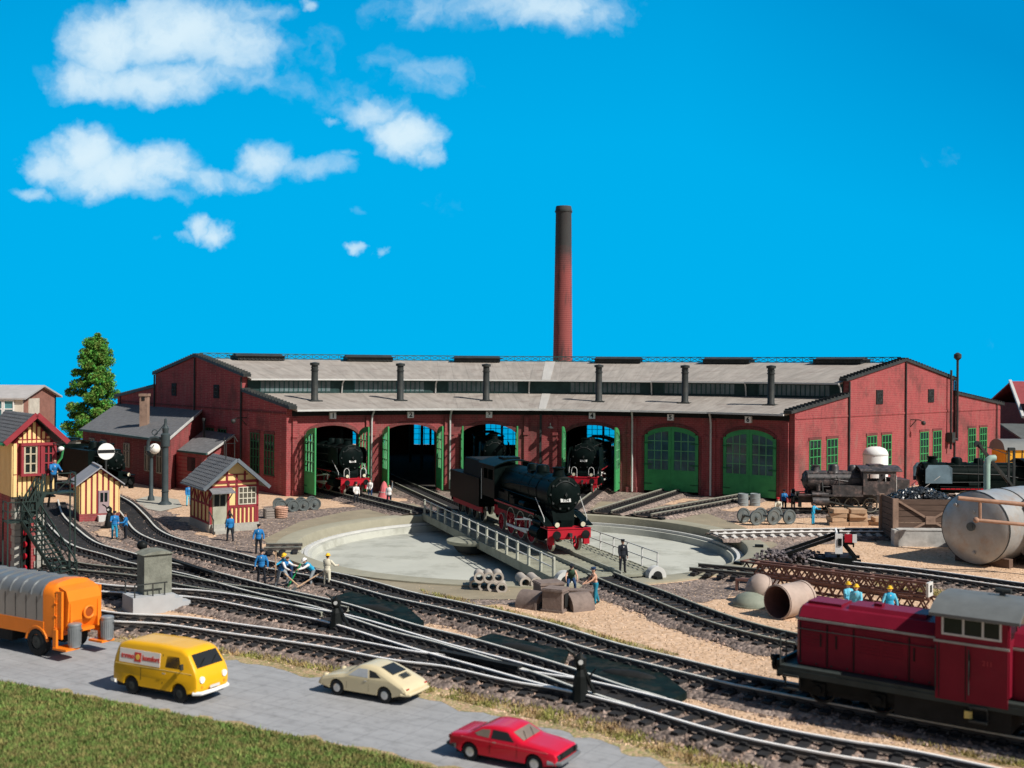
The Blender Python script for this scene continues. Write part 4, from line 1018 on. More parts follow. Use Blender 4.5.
    for s in (-1, 1):
        b = MB(); b.b2(sm-1.0, cabx, s*.95, s*1.42, zr-.05, zr); b.bar((sm-.9, s*1.18, zr-.03), (-.35, s*1.18, 1.52), .5, .05)
        b.b2(sm-1.0, cabx, s*1.40, s*1.43, zr-.16, zr+.015); b.build('running_board', [body], t)
        if not tank:
            b = MB(); b.b2(sm-1.0, cabx, s*1.432, s*1.445, zr-.10, zr-.02); b.build('red_valance', M_redl, t)
        b = MB(); b.cyl((sm-3.2, s*1.15, zr+.22), (sm-4.1, s*1.15, zr+.22), .2, n=12); b.box((sm-5.3, s*1.15, zr+.2), (.9, .4, .4)); b.build('air_tank', body, t, True)
        if defl == 'small':
            b = MB(); b.ext([(sm+.15, s*1.33, zb-.55), (sm-1.9, s*1.33, zb-.55), (sm-1.9, s*1.33, zb+.62), (sm-1.6, s*1.26, zb+.85), (sm-.1, s*1.26, zb+.85), (sm+.15, s*1.33, zb+.5)], (0, s*.04, 0))
            b.bar((sm-.4, s*1.33, zb-.5), (sm-.4, s*.9, zb-.5), .05); b.bar((sm-1.5, s*1.33, zb-.5), (sm-1.5, s*.9, zb-.5), .05); b.build('smoke_deflector', dm or body, t)
        if defl == 'big':
            b = MB(); b.ext([(sm+.5, s*1.42, zr+.02), (sm-2.2, s*1.42, zr+.02), (sm-2.2, s*1.38, zb+.55), (sm-1.9, s*1.30, zb+.8), (sm+.0, s*1.30, zb+.8), (sm+.5, s*1.40, zb-.1)], (0, s*.04, 0)); b.build('smoke_deflector', body, t)
        # cylinders and rods
        b = MB(); b.cyl((-1.5, s*1.18, .95), (-2.9, s*1.18, .95), .38, n=18); b.cyl((-1.5, s*1.12, 1.5), (-2.9, s*1.12, 1.5), .22, n=14); b.b2(-1.6, -2.8, s*.5, s*1.1, .9, 1.75); b.build('cylinder', body, t, True)
        rw, xs, rd = wheels
        b = MB(); b.bar((-2.9, s*1.22, .95), (-xs[1], s*1.22, rd*.8), .09, .13); b.bar((-xs[0], s*1.16, rd*.78), (-xs[-1], s*1.16, rd*.78), .07, .15)
        b.bar((-3.4, s*1.26, 1.55), (-xs[1], s*1.26, 1.2), .05, .09); b.bar((-2.9, s*1.2, 1.5), (-xs[0]-.3, s*1.25, 1.5), .05, .07); b.bar((-3.5, s*1.25, 1.55), (-3.5, s*1.25, .8), .05, .09); b.build('rod', M_rail if not tank else M_iron, t)
        for x in xs: wheel(t, -x, s*.82, rd, wm)
        if not tank: wheel(t, -1.15, s*.8, .5, wm, 9); wheel(t, -xs[-1]-2.0, s*.8, .55, wm, 9)
    if not tank:
        for s in (-1, 1):
            b = MB(); b.b2(cabx+.1, cabx+3.2, s*.70, s*1.25, zr+.01, zr+.55); b.b2(sm-6.2, sm-6.9, s*.9, s*1.3, zr+.01, zr+.7); b.tube([(sm-1, s*1.25, zr+.1), (sm-3, s*1.3, zr+.05), (cabx, s*1.3, zr+.05)], .05, 6); b.build('side_fitting', body, t)
            b = MB()
            for k in range(22): b.box((cabx+.3+k*.38, s*1.446, zr-.04), (.05, .02, .05))
            b.build('rivets', M_iron, t)
            b = MB(); b.tube([(-.9, s*1.3, 1.4), (-.95, s*1.3, 1.9), (-2.2, s*1.38, zr+.9)], .022, 5); b.build('front_handrail', M_lgrey, t)
    # frame, front
    b = MB(); b.b2(-.35, cabx-3.0, -.5, .5, .75, 1.35); b.build('frame', wm if not tank else body, t); b = MB(); b.b2(-2.2, cabx-1, -.9, .9, 1.36, zr-.06); b.build('ash_pan', body, t)
    b = MB(); b.b2(-.42, -.32, -1.3, 1.3, .82, 1.32); b.b2(-.6, -.38, -1.25, -.9, .45, .84); b.b2(-.6, -.38, .9, 1.25, .45, .84); b.build('buffer_beam', M_redl if not tank else M_black, t)
    b = MB(); b.b2(-1.5, -.28, -1.32, 1.32, 1.325, 1.38); b.build('front_deck', M_redl if number else body, t)
    for s in (-1, 1):
        b = MB(); b.cyl((-.32, s*.87, 1.05), (-.05, s*.87, 1.05), .12, n=12); b.cyl((-.05, s*.87, 1.05), (0, s*.87, 1.05), .24, n=18); b.build('buffer', M_black, t, True)
        b = MB(); b.cyl((-.5, s*.78, 1.6), (-.22, s*.78, 1.6), .17, n=16); b.box((-.36, s*.78, 1.42), (.12, .12, .16)); hl = b.build('headlamp', M_black, t, True)
        b = MB(); b.cyl((-.222, s*.78, 1.6), (-.20, s*.78, 1.6), .14, n=14); b.build('lens', mat('lamp_lens', (.65, .6, .45), .2), hl)
        if frontdetail:
            b = MB(); b.tube([(-.42, s*.52, 1.38), (-.42, s*.52, 2.0), (-.42, s*.60, 2.18), (-.42, s*.76, 2.26), (-.42, s*.92, 2.18), (-.42, s*1.0, 2.0), (-.42, s*1.0, 1.38)], .028, 6); b.build('handrail', M_lgrey, t)
    b = MB(); b.box((-.2, 0, 1.02), (.3, .16, .2)); b.tube([(-.1, 0, 1.0), (0.02, 0, .8), (-.08, 0, .62), (-.14, 0, .8)], .035, 5); b.cyl((-.3, .35, .95), (-.18, .35, .55), .04, n=6); b.build('coupling', M_iron, t)
    if not tank:
        b = MB(); b.ext([(-1.15, -.6, 1.385), (-1.15, .6, 1.385), (-1.45, .75, zb-rb*.5), (-1.45, -.75, zb-rb*.5)], (-1.0, 0, 0)); b.b2(-.75, -1.15, -.35, .35, 1.385, 1.75); b.build('smokebox_saddle', body, t)
    # cab
    zc0, zc1 = zr, zb+.95
    b = MB(); cx0, cx1 = cabx, -length+.6
    cw = 1.45
    for s in (-1, 1):
        b.b2(cx0, cx1, s*cw, s*(cw-.05), zc0, zc0+1.15); b.b2(cx0, cx0-.35, s*cw, s*(cw-.05), zc0+1.15, zc1-.3); b.b2(cx1+.5, cx1, s*cw, s*(cw-.05), zc0+1.15, zc1-.3)
        b.b2((cx0+cx1)/2-.06, (cx0+cx1)/2+.06, s*cw, s*(cw-.05), zc0+1.15, zc1-.3); b.b2(cx0, cx1, s*cw, s*(cw-.05), zc1-.3, zc1+.04)
    b.b2(cx0-.05, cx0, -cw+.05, cw-.05, zc0, zc1); b.build('cab', body, t)
    b = MB(); n = 10; pr = [(-cw-.1+2*(cw+.1)*i/n, zc1+.38*(1-(2*i/n-1)**2)) for i in range(n+1)]
    b.ext([(cx0+.25, y, z) for y, z in pr]+[(cx0+.25, y, z-.07) for y, z in pr[::-1]], (cx1-cx0-.75, 0, 0)); b.box(((cx0+cx1)/2, 0, zc1+.4), (1.2, 1.1, .12)); b.build('cab_roof', body, t, True)
    b = MB()
    for s in (-1, 1): b.tube([(cx1-.02, s*cw, zc0-.3), (cx1-.02, s*cw, zc1-.4)], .03, 5)
    b.build('grab_rail', M_lgrey, t)
    if tank:
        for s in (-1, 1):
            b = MB(); b.b2(cx0+.02, cx0+(5.5 if bigtank else 2.6), s*.85, s*1.38, zr, zr+(1.9 if bigtank else .75)); b.build('side_tank', body, t)
        b = MB(); b.b2(cx1-.02, cx1-1.2, -1.3, 1.3, zr-.1, zc0+1.3); b.build('coal_bunker', body, t)
        for s in (-1, 1):
            b = MB(); b.tube([(sm, s*(rb+.08), zb+.25), (cx0, s*(rb+.08), zb+.25)], .03, 5)
            for k in range(5): b.box((sm-.5-k*.9, s*(rb+.04), zb+.25), (.06, .12, .06))
            b.tube([(sm-1.2, s*rb, zb-.1), (sm-1.2, s*(rb+.25), zb-.5), (sm-1.2, s*1.1, 1.6)], .06, 6); b.tube([(sm-2.5, s*rb*.9, zb+.4), (sm-2.6, s*(rb+.15), zb), (sm-2.6, s*1.05, zr)], .045, 6); b.build('side_pipes', M_iron, t, True)
            b = MB(); b.cyl((sm-.8, s*1.12, zr+.3), (sm-.8, s*1.12, zr+.85), .16, n=12); b.box((sm-1.7, s*1.1, zr+.2), (.5, .35, .36)); b.build('air_pump', body, t, True)
            b = MB()
            for k in range(3): b.b2(cx0-.3, cx0-.8, s*1.2, s*1.42, .5+.35*k, .54+.35*k)
            b.build('cab_step', M_iron, t)
    if tender:
        x0 = -length-.1; x1 = x0-7.2
        b = MB(); b.b2(x0, x1, -1.42, 1.42, 1.12, 3.05); b.build('tender_body', body, t)
        b = MB(); b.ext([(x0-.05, -1.3, 3.0), (x0-.05, 1.3, 3.0), (x0-.05, 1.15, 4.15), (x0-.05, -1.15, 4.15)], (-4.2, 0, 0)); b.build('coal_box', body, t)
        b = MB(); b.b2(x0-.2, x0-4.0, -1.0, 1.0, 4.12, 4.18); 
        b.build('coal', M_blackm, t)
        b = MB()
        for s in (-1, 1): b.b2(x0, x1, s*1.2, s*1.12, .72, 1.11)
        b.build('tender_frame', wm, t)
        for s in (-1, 1):
            for k in range(4): wheel(t, x0-.9-k*1.8, s*.82, .5, M_black, 9, name='tender_wheel')
        b = MB(); b.b2(x1-.08, x1, -1.3, 1.3, .8, 1.3)
        for s in (-1, 1): b.cyl((x1-.1, s*.87, 1.05), (x1-.5, s*.87, 1.05), .2, n=12)
        b.build('rear_beam', body, t)
    return t
ldir = -bu
p = C+ldir*7.6; 
steam_loco('large black steam locomotive with tender standing on the turntable bridge', (p.x+.35, p.y+.1, Z), R(BA+180), '1174', True, 1.015, zb=3.2, H=1.05, length=13.2, defl='none', frontdetail=False, rb=.98)
def at_bay(a, r): q = PR(r, a); return (q.x, q.y, Z)
steam_loco('black steam locomotive with red buffer beam poking out of the leftmost stall', at_bay(121, 26.2), R(121+180), '1022', False, .97, defl='small', length=12.4, rb=1.08, zb=3.1)
steam_loco('black steam locomotive inside the third stall behind the turntable engine', at_bay(94, 30), R(95+180), '', False, .97, defl='big', length=12.4, rb=1.05)
steam_loco('black steam locomotive standing in the open fourth stall', at_bay(78, 25.6), R(78+180), '2356', False, .97, defl='big', length=12.4, rb=1.12, zb=3.1)
M_rusty = mat('weathered_grey_iron', (.045, .042, .043), .45, var=.5, scale=3, dirt=(.30, .21, .19), damt=.6, dscale=2.2, spec=.45)
steam_loco('small weathered tank locomotive with tall chimney before the right gable', (21.3, 86.9, Z-.1), R(180), '', False, .88, rb=.80, zb=2.65, length=9.2, wheels=(1.0, (3.4, 5.0, 6.6), .62), body=M_rusty, defl='none', tank=True, wm=M_rusty, frontdetail=False)
steam_loco('black locomotive with blue grey smoke deflector behind the coal bin', (30.0, 87.0, Z-.1), R(180), '', True, .98, zb=2.85, defl='small', wm=M_black, length=12.4, dm=mat('blue_grey_plate', (.11, .17, .21), .5))
steam_loco('dark tank locomotive half hidden between the signal box and the striped hut', (-32.0, 93.6, Z-.05), R(-47), '', False, 1.02, tank=True, defl='none', length=12.0, zb=2.75, rb=.8, bigtank=True, frontdetail=False, wheels=(1.2, (4.0, 5.8, 7.6), .75))

# ================================================================ DIESEL
def diesel():
    s0 = Vector((9.1, 37.7, Z)); ang = R(-36.8)
    M_mar = mat('maroon_paint', (.185, .009, .024), .40, var=.12, scale=1.5, dirt=(.12, .02, .03), damt=.3, dscale=1.0, coat=.0, spec=.15)
    M_fr = mat('dark_green_grey_frame', (.04, .05, .047), .6, var=.2)
    t = thing('diesel_locomotive', 'maroon diesel shunting locomotive with grey cab roof at the right edge', 'diesel locomotive', s0, ang)
    # local x: from left buffers towards the cab
    def hood(x0, x1, zt, nm_='hood', ch=.32):
        b = MB(); w = .98
        def ring(x, k): return [(x, -w+k, 1.15), (x, -w+k, zt-ch-k*.4), (x, -w+ch*.8+k*.6, zt-k), (x, 0, zt+.07-k), (x, w-ch*.8-k*.6, zt-k), (x, w-k, zt-ch-k*.4), (x, w-k, 1.15)]
        rings = [ring(x0, .14), ring(x0+.12, .0), ring(x1, 0)] if x0 < x1 and nm_ == 'front_hood' else [ring(x0, 0), ring(x1-.12, 0), ring(x1, .14)]
        vs = sum(rings, []); fs = []
        for i in range(2):
            for k in range(6): fs.append((i*7+k, i*7+k+1, (i+1)*7+k+1, (i+1)*7+k))
        fs.append(tuple(range(7))[::-1]); fs.append(tuple(14+k for k in range(7)))
        b.add(vs, [f[::-1] for f in fs]); return b.build(nm_, M_mar, t, True, ang=25)
    h1 = hood(.75, 5.25, 2.98, 'front_hood'); h2 = hood(7.25, 11.0, 2.98, 'rear_hood')
    b = MB()
    for s in (-1, 1):
        for x0, x1 in ((.75, 5.25), (7.25, 10.95)): b.b2(x0+.03, x1, s*.985, s*1.01, 2.56, 2.63)
        b.b2(5.2, 7.3, s*1.445, s*1.47, 2.60, 2.67)
    b.b2(.70, .74, -.9, .9, 2.56, 2.63)
    b.build('grey_stripe', mat('stripe_grey', (.33, .33, .31), .6), t)
    for s in (-1, 1):
        for x0, x1 in ((.95, 1.75), (1.85, 2.6), (2.7, 4.3), (4.4, 5.1)): b = MB(); b.b2(x0, x1, s*.98, s*.998, 1.25, 2.5); b.build('hood_door', M_mar, h1)
        for x0, x1 in ((7.5, 8.7), (8.8, 10.3)): b = MB(); b.b2(x0, x1, s*.98, s*.998, 1.25, 2.5); b.build('hood_door', M_mar, h2)
    b = MB()
    for s in (-1, 1):
        for x in (.92, 1.80, 2.65, 4.35, 5.12): b.b2(x-.015, x+.015, s*.98, s*1.002, 1.2, 2.5)
        for x in (1.6, 2.1, 4.5): b.b2(x-.02, x+.02, s*.99, s*1.03, 1.8, 2.2)
    b.build('door_joint', M_blackm, h1)
    b = MB(); b.ext([(2.3, -.55, 2.98), (2.3, .55, 2.98), (2.3, .45, 3.12), (2.3, -.45, 3.12)], (2.4, 0, 0)); b.box((3.1, 0, 3.15), (.25, .25, .12)); b.box((1.5, 0, 3.04), (1.1, .9, .1)); b.cyl((4.95, .2, 3.0), (4.95, .2, 3.3), .1, n=10); b.build('roof_hatch', M_mar, h1)
    for s in (-1, 1):
        for x0, x1 in ((2.85, 3.45), (3.55, 4.15), (1.0, 1.65)):
            b = MB()
            for k in range(7): b.b2(x0, x1, s*.999, s*1.012, 1.75+k*.1, 1.80+k*.1)
            b.build('grille', M_mar, h1)
        b = MB(); b.tube([(.8, s*1.10, 2.30), (5.2, s*1.10, 2.30)], .018, 5)
        for k in range(5): b.bar((1.0+k, s*.97, 2.30), (1.0+k, s*1.10, 2.30), .025)
        b.build('hood_handrail', M_iron, h1)
        b = MB()
        for k in range(9): b.box((.95+k*.5, s*1.0, 1.24), (.05, .03, .05))
        b.build('hinges', M_iron, h1)
    # cab
    b = MB(); w = 1.44; x0, x1 = 5.25, 7.25; WB, WT, WR = 2.86, 3.36, 3.46
    for s in (-1, 1):
        b.b2(x0, x1, s*(w-.06), s*w, .95, WB); b.b2(x0, x0+.2, s*(w-.06), s*w, WB, WT); b.b2(x1-.2, x1, s*(w-.06), s*w, WB, WT)
        b.b2(x0, x1, s*(w-.06), s*w, WT, WR)
    for x in (x0, x1):
        b.b2(x-.03, x+.03, -w+.061, w-.061, 1.25, WB); b.b2(x-.03, x+.03, -w+.061, w-.061, WT, WR)
        for y in (-w+.06, -.5, .5, w-.18): b.b2(x-.03, x+.03, y, y+.12, WB, WT)
    cab = b.build('cab', M_mar, t)
    b = MB()
    for s in (-1, 1):
        b.b2(x0+.2, x1-.2, s*(w-.035), s*(w-.02), WB, WT)
    for x in (x0, x1): b.b2(x-.01, x+.01, -w+.18, w-.18, WB, WT)
    b.build('window_glass', M_pane, cab)
    b = MB()
    for s in (-1, 1):
        for x in (x0+.2, x0+.78, x0+1.32, x1-.2): b.b2(x-.03, x+.03, s*(w-.01), s*(w+.015), WB, WT)
        for z in (WB, WT): b.b2(x0+.17, x1-.17, s*(w-.01), s*(w+.016), z-.03, z+.03)
    b.build('window_frame', M_lgrey, cab)
    b = MB()
    for s in (-1, 1):
        for x in (x0+.1, x0+.85): b.b2(x-.015, x+.015, s*(w), s*(w+.004), 1.0, 2.6)
        b.b2(x0+.93, x0+.98, s*w, s*(w+.03), 1.7, 2.35)
    b.build('door_joint', M_blackm, cab)
    text_obj('211', .2, mat('faded_maroon_letter', (.40, .05, .06), .6), cab, Matrix.Translation((x0+1.45, -w-.003, 2.15)) @ Matrix.Rotation(R(90), 4, 'X'), 'lettering')
    b = MB(); n = 12; pr = [(-1.62+3.24*i/n, 3.46+.40*(1-abs(2*i/n-1)**2.6)) for i in range(n+1)]
    b.ext([(x0-.15, y, z) for y, z in pr]+[(x0-.15, y, z-.09) for y, z in pr[::-1]], (x1-x0+.5, 0, 0)); b.build('cab_roof', mat('grey_cab_roof', (.14, .15, .15), .6, var=.12, scale=2), t, True)
    b = MB(); b.cyl((6.7, .2, 3.8), (6.7, .2, 4.0), .09, n=10); b.cyl((6.5, .2, 4.0), (6.95, .2, 4.0), .08, n=10); b.build('horn', M_iron, t)
    # frame and below
    b = MB(); b.b2(.35, 11.6, -1.40, 1.40, 1.02, 1.13); b.b2(.35, 11.6, -1.42, -1.36, .84, 1.018); b.b2(.35, 11.6, 1.36, 1.42, .84, 1.018); b.build('platform', M_fr, t)
    b = MB(); b.b2(4.0, 7.3, -1.25, 1.25, .2, 1.0); b.b2(.9, 4.0, -1.0, 1.0, .3, 1.0); b.b2(7.8, 11, -1.0, 1.0, .3, 1.0); b.build('tank_box', M_blackm, t)
    for s in (-1, 1):
        for xx in (1.6, 3.5, 8.2, 10.2):
            wheel(t, xx, s*.8, .47, M_black, 0); q = MB(); q.box((xx, s*1.12, .5), (.45, .2, .4)); q.cyl((xx, s*1.2, .5), (xx, s*1.3, .5), .13, n=10); q.build('axle_box', M_black, t)
        q = MB(); q.bar((1.0, s*1.1, .62), (4.1, s*1.1, .62), .1, .3); q.build('bogie_frame', M_black, t); q = MB(); q.bar((7.6, s*1.1, .62), (10.8, s*1.1, .62), .1, .3); q.build('bogie_frame', M_black, t)
        q = MB()
        for xx in (.55, 6.2): 
            for z in (.45, .85): q.b2(xx, xx+.5, s*1.25, s*1.5, z-.03, z+.03)
            q.b2(xx, xx+.04, s*1.3, s*1.34, .4, 1.1); q.b2(xx+.46, xx+.5, s*1.3, s*1.34, .4, 1.1)
        q.build('step', M_iron, t)
        q = MB(); q.tube([(.4, s*1.35, 1.12), (.4, s*1.35, 2.1)], .025, 5); q.tube([(.4, s*1.35, 2.08), (.4, s*.9, 2.08), (.4, s*.9, 1.12)], .025, 5)
        
        q.build('handrail', M_iron, t)
        q = MB(); q.cyl((.35, s*.87, 1.05), (.08, s*.87, 1.05), .11, n=12); q.cyl((.08, s*.87, 1.05), (.0, s*.87, 1.05), .25, n=18); q.build('buffer', M_black, t, True)
        q = MB(); q.tube([(5.27, s*1.50, 1.2), (5.27, s*1.50, 2.5)], .02, 5); q.build('grab_rail', M_iron, t); q = MB(); q.tube([(6.2, s*1.50, 1.2), (6.2, s*1.50, 2.5)], .02, 5); q.build('grab_rail', M_iron, t)
        q = MB(); q.cyl((.74, s*.6, 1.75), (.64, s*.6, 1.75), .14, n=14); q.build('headlamp', M_lgrey, h1, True)
    q = MB(); q.b2(.3, .4, -1.4, 1.4, .75, 1.28); q.build('buffer_beam', M_black, t)
    q = MB(); q.box((.15, 0, .95), (.35, .14, .2)); q.tube([(0, 0, .95), (-.25, 0, 1.05), (-.5, 0, 1.02), (-.5, 0, .9), (-.25, 0, .85), (0, 0, .9)], .045, 6); q.tube([(.3, .5, .9), (.1, .5, .6), (.2, .5, .4)], .04, 6); q.tube([(.3, -.5, .9), (.1, -.5, .6), (.2, -.5, .4)], .04, 6); q.build('coupling', M_black, t)
    q = MB(); q.box((6.15, -1.335, .58), (.2, .02, .2)); q.box((6.15, -1.30, .58), (.22, .06, .22)); q.build('data_plate', mat('yellow_plate', (.75, .6, .2), .6), t)
diesel()
# ================================================================ ROAD VEHICLES
def car_shell(name, m, parent, outline, z0, whl, w, tumble, belt, bev=.12, archr=None):
    """outline: top points (x,z) from rear bottom over the roof to front bottom; x forward"""
    pts = [Vector(p) for p in outline]
    # round the outline a little
    res = []
    for i, p in enumerate(pts):
        if 0 < i < len(pts)-1:
            a, c = pts[i-1], pts[i+1]; d1 = (a-p); d2 = (c-p); k = min(.12, d1.length*.35, d2.length*.35)
            q0 = p+d1.normalized()*k; q1 = p+d2.normalized()*k
            for t in (0, .5, 1): res.append(q0*(1-t)**2+p*2*t*(1-t)+q1*t*t)
        else: res.append(p)
    bot = []
    for (x, r) in sorted(whl, reverse=True):
        rr = archr or r*1.17; dz = r-z0
        a0 = math.asin(max(-1, min(1, -dz/rr)))
        for k in range(9):
            a = a0+(pi-2*a0)*k/8; bot.append(Vector((x+rr*cos(a), r+rr*sin(a))))
    loop = res+bot; n = len(loop)
    def inset(d):
        out = []
        for i in range(n):
            a, p, c = loop[i-1], loop[i], loop[(i+1) % n]; t = (c-a)
            if t.length < 1e-6: out.append(p.copy()); continue
            t.normalize(); nn = Vector((t.y, -t.x))      # loop runs clockwise (rear->roof->front->bottom): inward = right side
            out.append(p+nn*d if i < len(res) else p.copy())
        return out
    def ty(y, z): return y*(1-tumble*max(0, z-belt))
    rings = [(-w, bev), (-w+bev*.3, bev*.3), (-w+bev, 0), (-w*.5, 0), (0, 0), (w*.5, 0), (w-bev, 0), (w-bev*.3, bev*.3), (w, bev)]
    vs = []; fs = []
    for y, d in rings:
        for p in inset(d): vs.append((p.x, ty(y, p.y), p.y))
    for i in range(len(rings)-1):
        for k in range(n): fs.append((i*n+k, (i+1)*n+k, (i+1)*n+(k+1) % n, i*n+(k+1) % n))
    b = MB(); b.add(vs, fs)
    for base, rev in ((0, False), ((len(rings)-1)*n, True)):
        q = [Vector((vs[base+k][0], vs[base+k][2], 0)) for k in range(n)]
        for t in tessellate_polygon([q]): b.f.append([base+i for i in t]); b.mi.append(0)
    o = b.build(name, m, parent, True, ang=40); return o, ty
def side_poly(parent, name, m, pts, w, ty, s, off=.012, th=.02):
    b = MB(); n = len(pts)
    v = [(x, s*(ty(w, z)+off), z) for x, z in pts]+[(x, s*(ty(w, z)+off-th), z) for x, z in pts]
    b.add(v, [list(range(n)), list(range(n, 2*n))[::-1]]+[(i, (i+1) % n, n+(i+1) % n, n+i) for i in range(n)]); return b.build(name, m, parent)
def cross_patch(parent, name, m, p0, p1, y0, y1, ty, off=.02, th=.02, seg=4):
    """window lying between outline points p0 and p1 over the width"""
    p0, p1 = Vector(p0), Vector(p1); d = (p1-p0).normalized(); nn = Vector((-d.y, d.x)); 
    a, c = p0+nn*off, p1+nn*off; vs = []; fs = []
    for i in range(seg+1):
        y = y0+(y1-y0)*i/seg
        vs += [(a.x, ty(y, a.y), a.y), (c.x, ty(y, c.y), c.y)]
    for i in range(seg): fs.append((2*i, 2*i+1, 2*i+3, 2*i+2))
    b = MB(); b.add(vs, fs); vs2 = [(x-nn.x*th, y, z-nn.y*th) for x, y, z in vs]; b.add(vs2, [f[::-1] for f in fs]); 
    k = len(vs); b.f += [[0, 1, k+1, k], [2*seg, 2*seg+1, k+2*seg+1, k+2*seg]]; b.mi += [0, 0]
    b.f += [[2*i, 2*i+2, k+2*i+2, k+2*i] for i in range(seg)]+[[2*i+1, 2*i+3, k+2*i+3, k+2*i+1] for i in range(seg)]; b.mi += [0]*2*seg
    return b.build(name, m, parent)
M_tyre = mat('tyre_rubber', (.018, .02, .022), .8, var=.15)
M_chrome = mat('hubcap_silver', (.6, .6, .6), .3, metal=.7, var=.05)
M_carglass = mat('car_glass', (.022, .022, .02), .12, var=.1, spec=.5)
def road_wheel(parent, x, y, r, w=.19, cap=M_chrome, capr=.55):
    s = 1 if y > 0 else -1
    Mx = Matrix.Translation((x, y, r)) @ Matrix.Rotation(R(90), 4, 'X')
    b = MB(); b.lathe([(r*.55, -w/2), (r*.92, -w/2), (r, -w/2+.03), (r, w/2-.03), (r*.92, w/2), (r*.55, w/2), (r*.55, -w/2)], Mx, 28)
    t = b.build('wheel', M_tyre, parent, True)
    b = MB(); b.lathe([(.01, w*.5*s*-1-.005*s), (r*capr*.5, w*.5*-s-.02*s), (r*capr, -w*.42*s)], Mx, 20); b.lathe([(r*.58, -w*.45*s), (r*.58, w*.3*s), (.01, w*.3*s)], Mx, 20); b.build('hubcap', cap, t, True)
# --- yellow van
def van():
    p = Vector((-11.30, 38.2, .02)); M_y = mat('yellow_van_paint', (.80, .42, .012), .35, var=.04, coat=.3)
    t = thing('delivery_van', 'yellow delivery van with a white and red advertising panel on the road', 'van', p, R(-27.5), s=.90)
    L0 = -2.14
    out = [(0.0, .42), (-.02, .9), (.05, 1.3), (.22, 1.80), (.6, 1.93), (2.2, 1.96), (3.35, 1.90), (3.62, 1.78), (4.02, 1.22), (4.12, .95), (4.14, .6), (4.08, .38)]
    out = [(x+L0, z) for x, z in out]
    w = .86; sh, ty = car_shell('body', M_y, t, out, .36, [(.95+L0, .33), (3.3+L0, .33)], w, .13, 1.1, .13)
    for s in (-1, 1):
        side_poly(t, 'side_window', M_carglass, [(2.62+L0, 1.2), (3.38+L0, 1.2), (3.26+L0, 1.62), (2.68+L0, 1.62)], w, ty, s, -.0)
        side_poly(t, 'door_joint', M_blackm, [(2.48+L0, .6), (2.5+L0, .6), (2.5+L0, 1.65), (2.48+L0, 1.65)], w, ty, s, .004)
        side_poly(t, 'door_joint', M_blackm, [(1.42+L0, .6), (1.44+L0, .6), (1.44+L0, 1.05), (1.42+L0, 1.05)], w, ty, s, .004)
        pn = side_poly(t, 'advert_panel', mat('advert_white', (.80, .74, .70), .5, var=.04), [(.35+L0, 1.16), (2.36+L0, 1.16), (2.36+L0, 1.66), (.35+L0, 1.66)], w, ty, s, .014)
        if s < 0:
            M_adred = mat('advert_red', (.62, .05, .04), .5, var=.05); tl = math.atan(w*.13)
            fr = Matrix.Translation((0, -ty(w, 1.41)-.020, 1.41)) @ Matrix.Rotation(R(90)-tl, 4, 'X')
            text_obj('termo', .25, M_adred, pn, fr @ Matrix.Translation((.76+L0, 0, 0)), 'lettering', .003, .010)
            text_obj('komfort', .25, M_adred, pn, fr @ Matrix.Translation((1.92+L0, 0, 0)), 'lettering', .003, .010)
            q = MB()
            for k in range(4):
                a = R(45+90*k); q.box((1.27+L0+cos(a)*.11, sin(a)*.11, 0), (.17, .17, .008))
            q.build('emblem', M_adred, pn, M=fr); q = MB(); q.cyl((1.27+L0, 0, .002), (1.27+L0, 0, .010), .10, n=16); q.build('emblem_centre', mat('emblem_yellow', (.85, .55, .1), .5), pn, M=fr)
        for x in (.95, 3.3): road_wheel(t, x+L0, s*.74, .33, cap=M_iron)
        q = MB(); q.cyl((4.10+L0, s*.58, .88), (4.17+L0, s*.58, .88), .12, n=16); q.build('headlight', mat('headlight_glass', (.8, .8, .78), .15), t, True)
        q = MB(); q.cyl((4.08+L0, s*.58, .62), (4.15+L0, s*.58, .62), .05, n=10); q.build('indicator', mat('orange_lamp', (.8, .25, .02), .3), t, True)
    cross_patch(t, 'windscreen', M_carglass, (3.66+L0, 1.72), (3.98+L0, 1.28), -.68, .68, ty, .02)
    q = MB(); q.tube([(3.95+L0, -.85, .42), (4.2+L0, -.7, .42), (4.26+L0, 0, .42), (4.2+L0, .7, .42), (3.95+L0, .85, .42)], .07, 8); q.build('front_bumper', M_white, t, True)
    q = MB(); q.tube([(.2+L0, -.86, .42), (-.08+L0, -.8, .42), (-.1+L0, .8, .42), (.2+L0, .86, .42)], .07, 8); q.build('rear_bumper', M_white, t, True)
    q = MB(); q.b2(.1+L0, 4.0+L0, -.7, .7, .22, .45); q.build('underbody', M_blackm, t)
    for s in (-1, 1):
        side_poly(t, 'waist_trim', mat('pale_yellow_trim', (.85, .62, .2), .4), [(.15+L0, 1.08), (3.9+L0, 1.08), (3.9+L0, 1.11), (.15+L0, 1.11)], w, ty, s, .008)
        q = MB(); q.box((2.58+L0, s*.885, .98), (.14, .03, .04)); q.build('door_handle', M_chrome, t); q = MB(); q.box((3.55+L0, s*1.0, 1.35), (.05, .14, .2)); q.bar((3.5+L0, s*.84, 1.25), (3.55+L0, s*1.0, 1.3), .025); q.build('wing_mirror', M_iron, t)
    q = MB(); q.bar((3.97+L0, -.5, 1.33), (3.86+L0, -.15, 1.55), .02); q.bar((3.97+L0, .1, 1.33), (3.86+L0, .45, 1.55), .02); q.build('wiper', M_black, t)
    q = MB(); q.b2(4.215+L0, 4.225+L0, -.25, .25, .52, .62); q.build('number_plate', M_lgrey, t)
van()
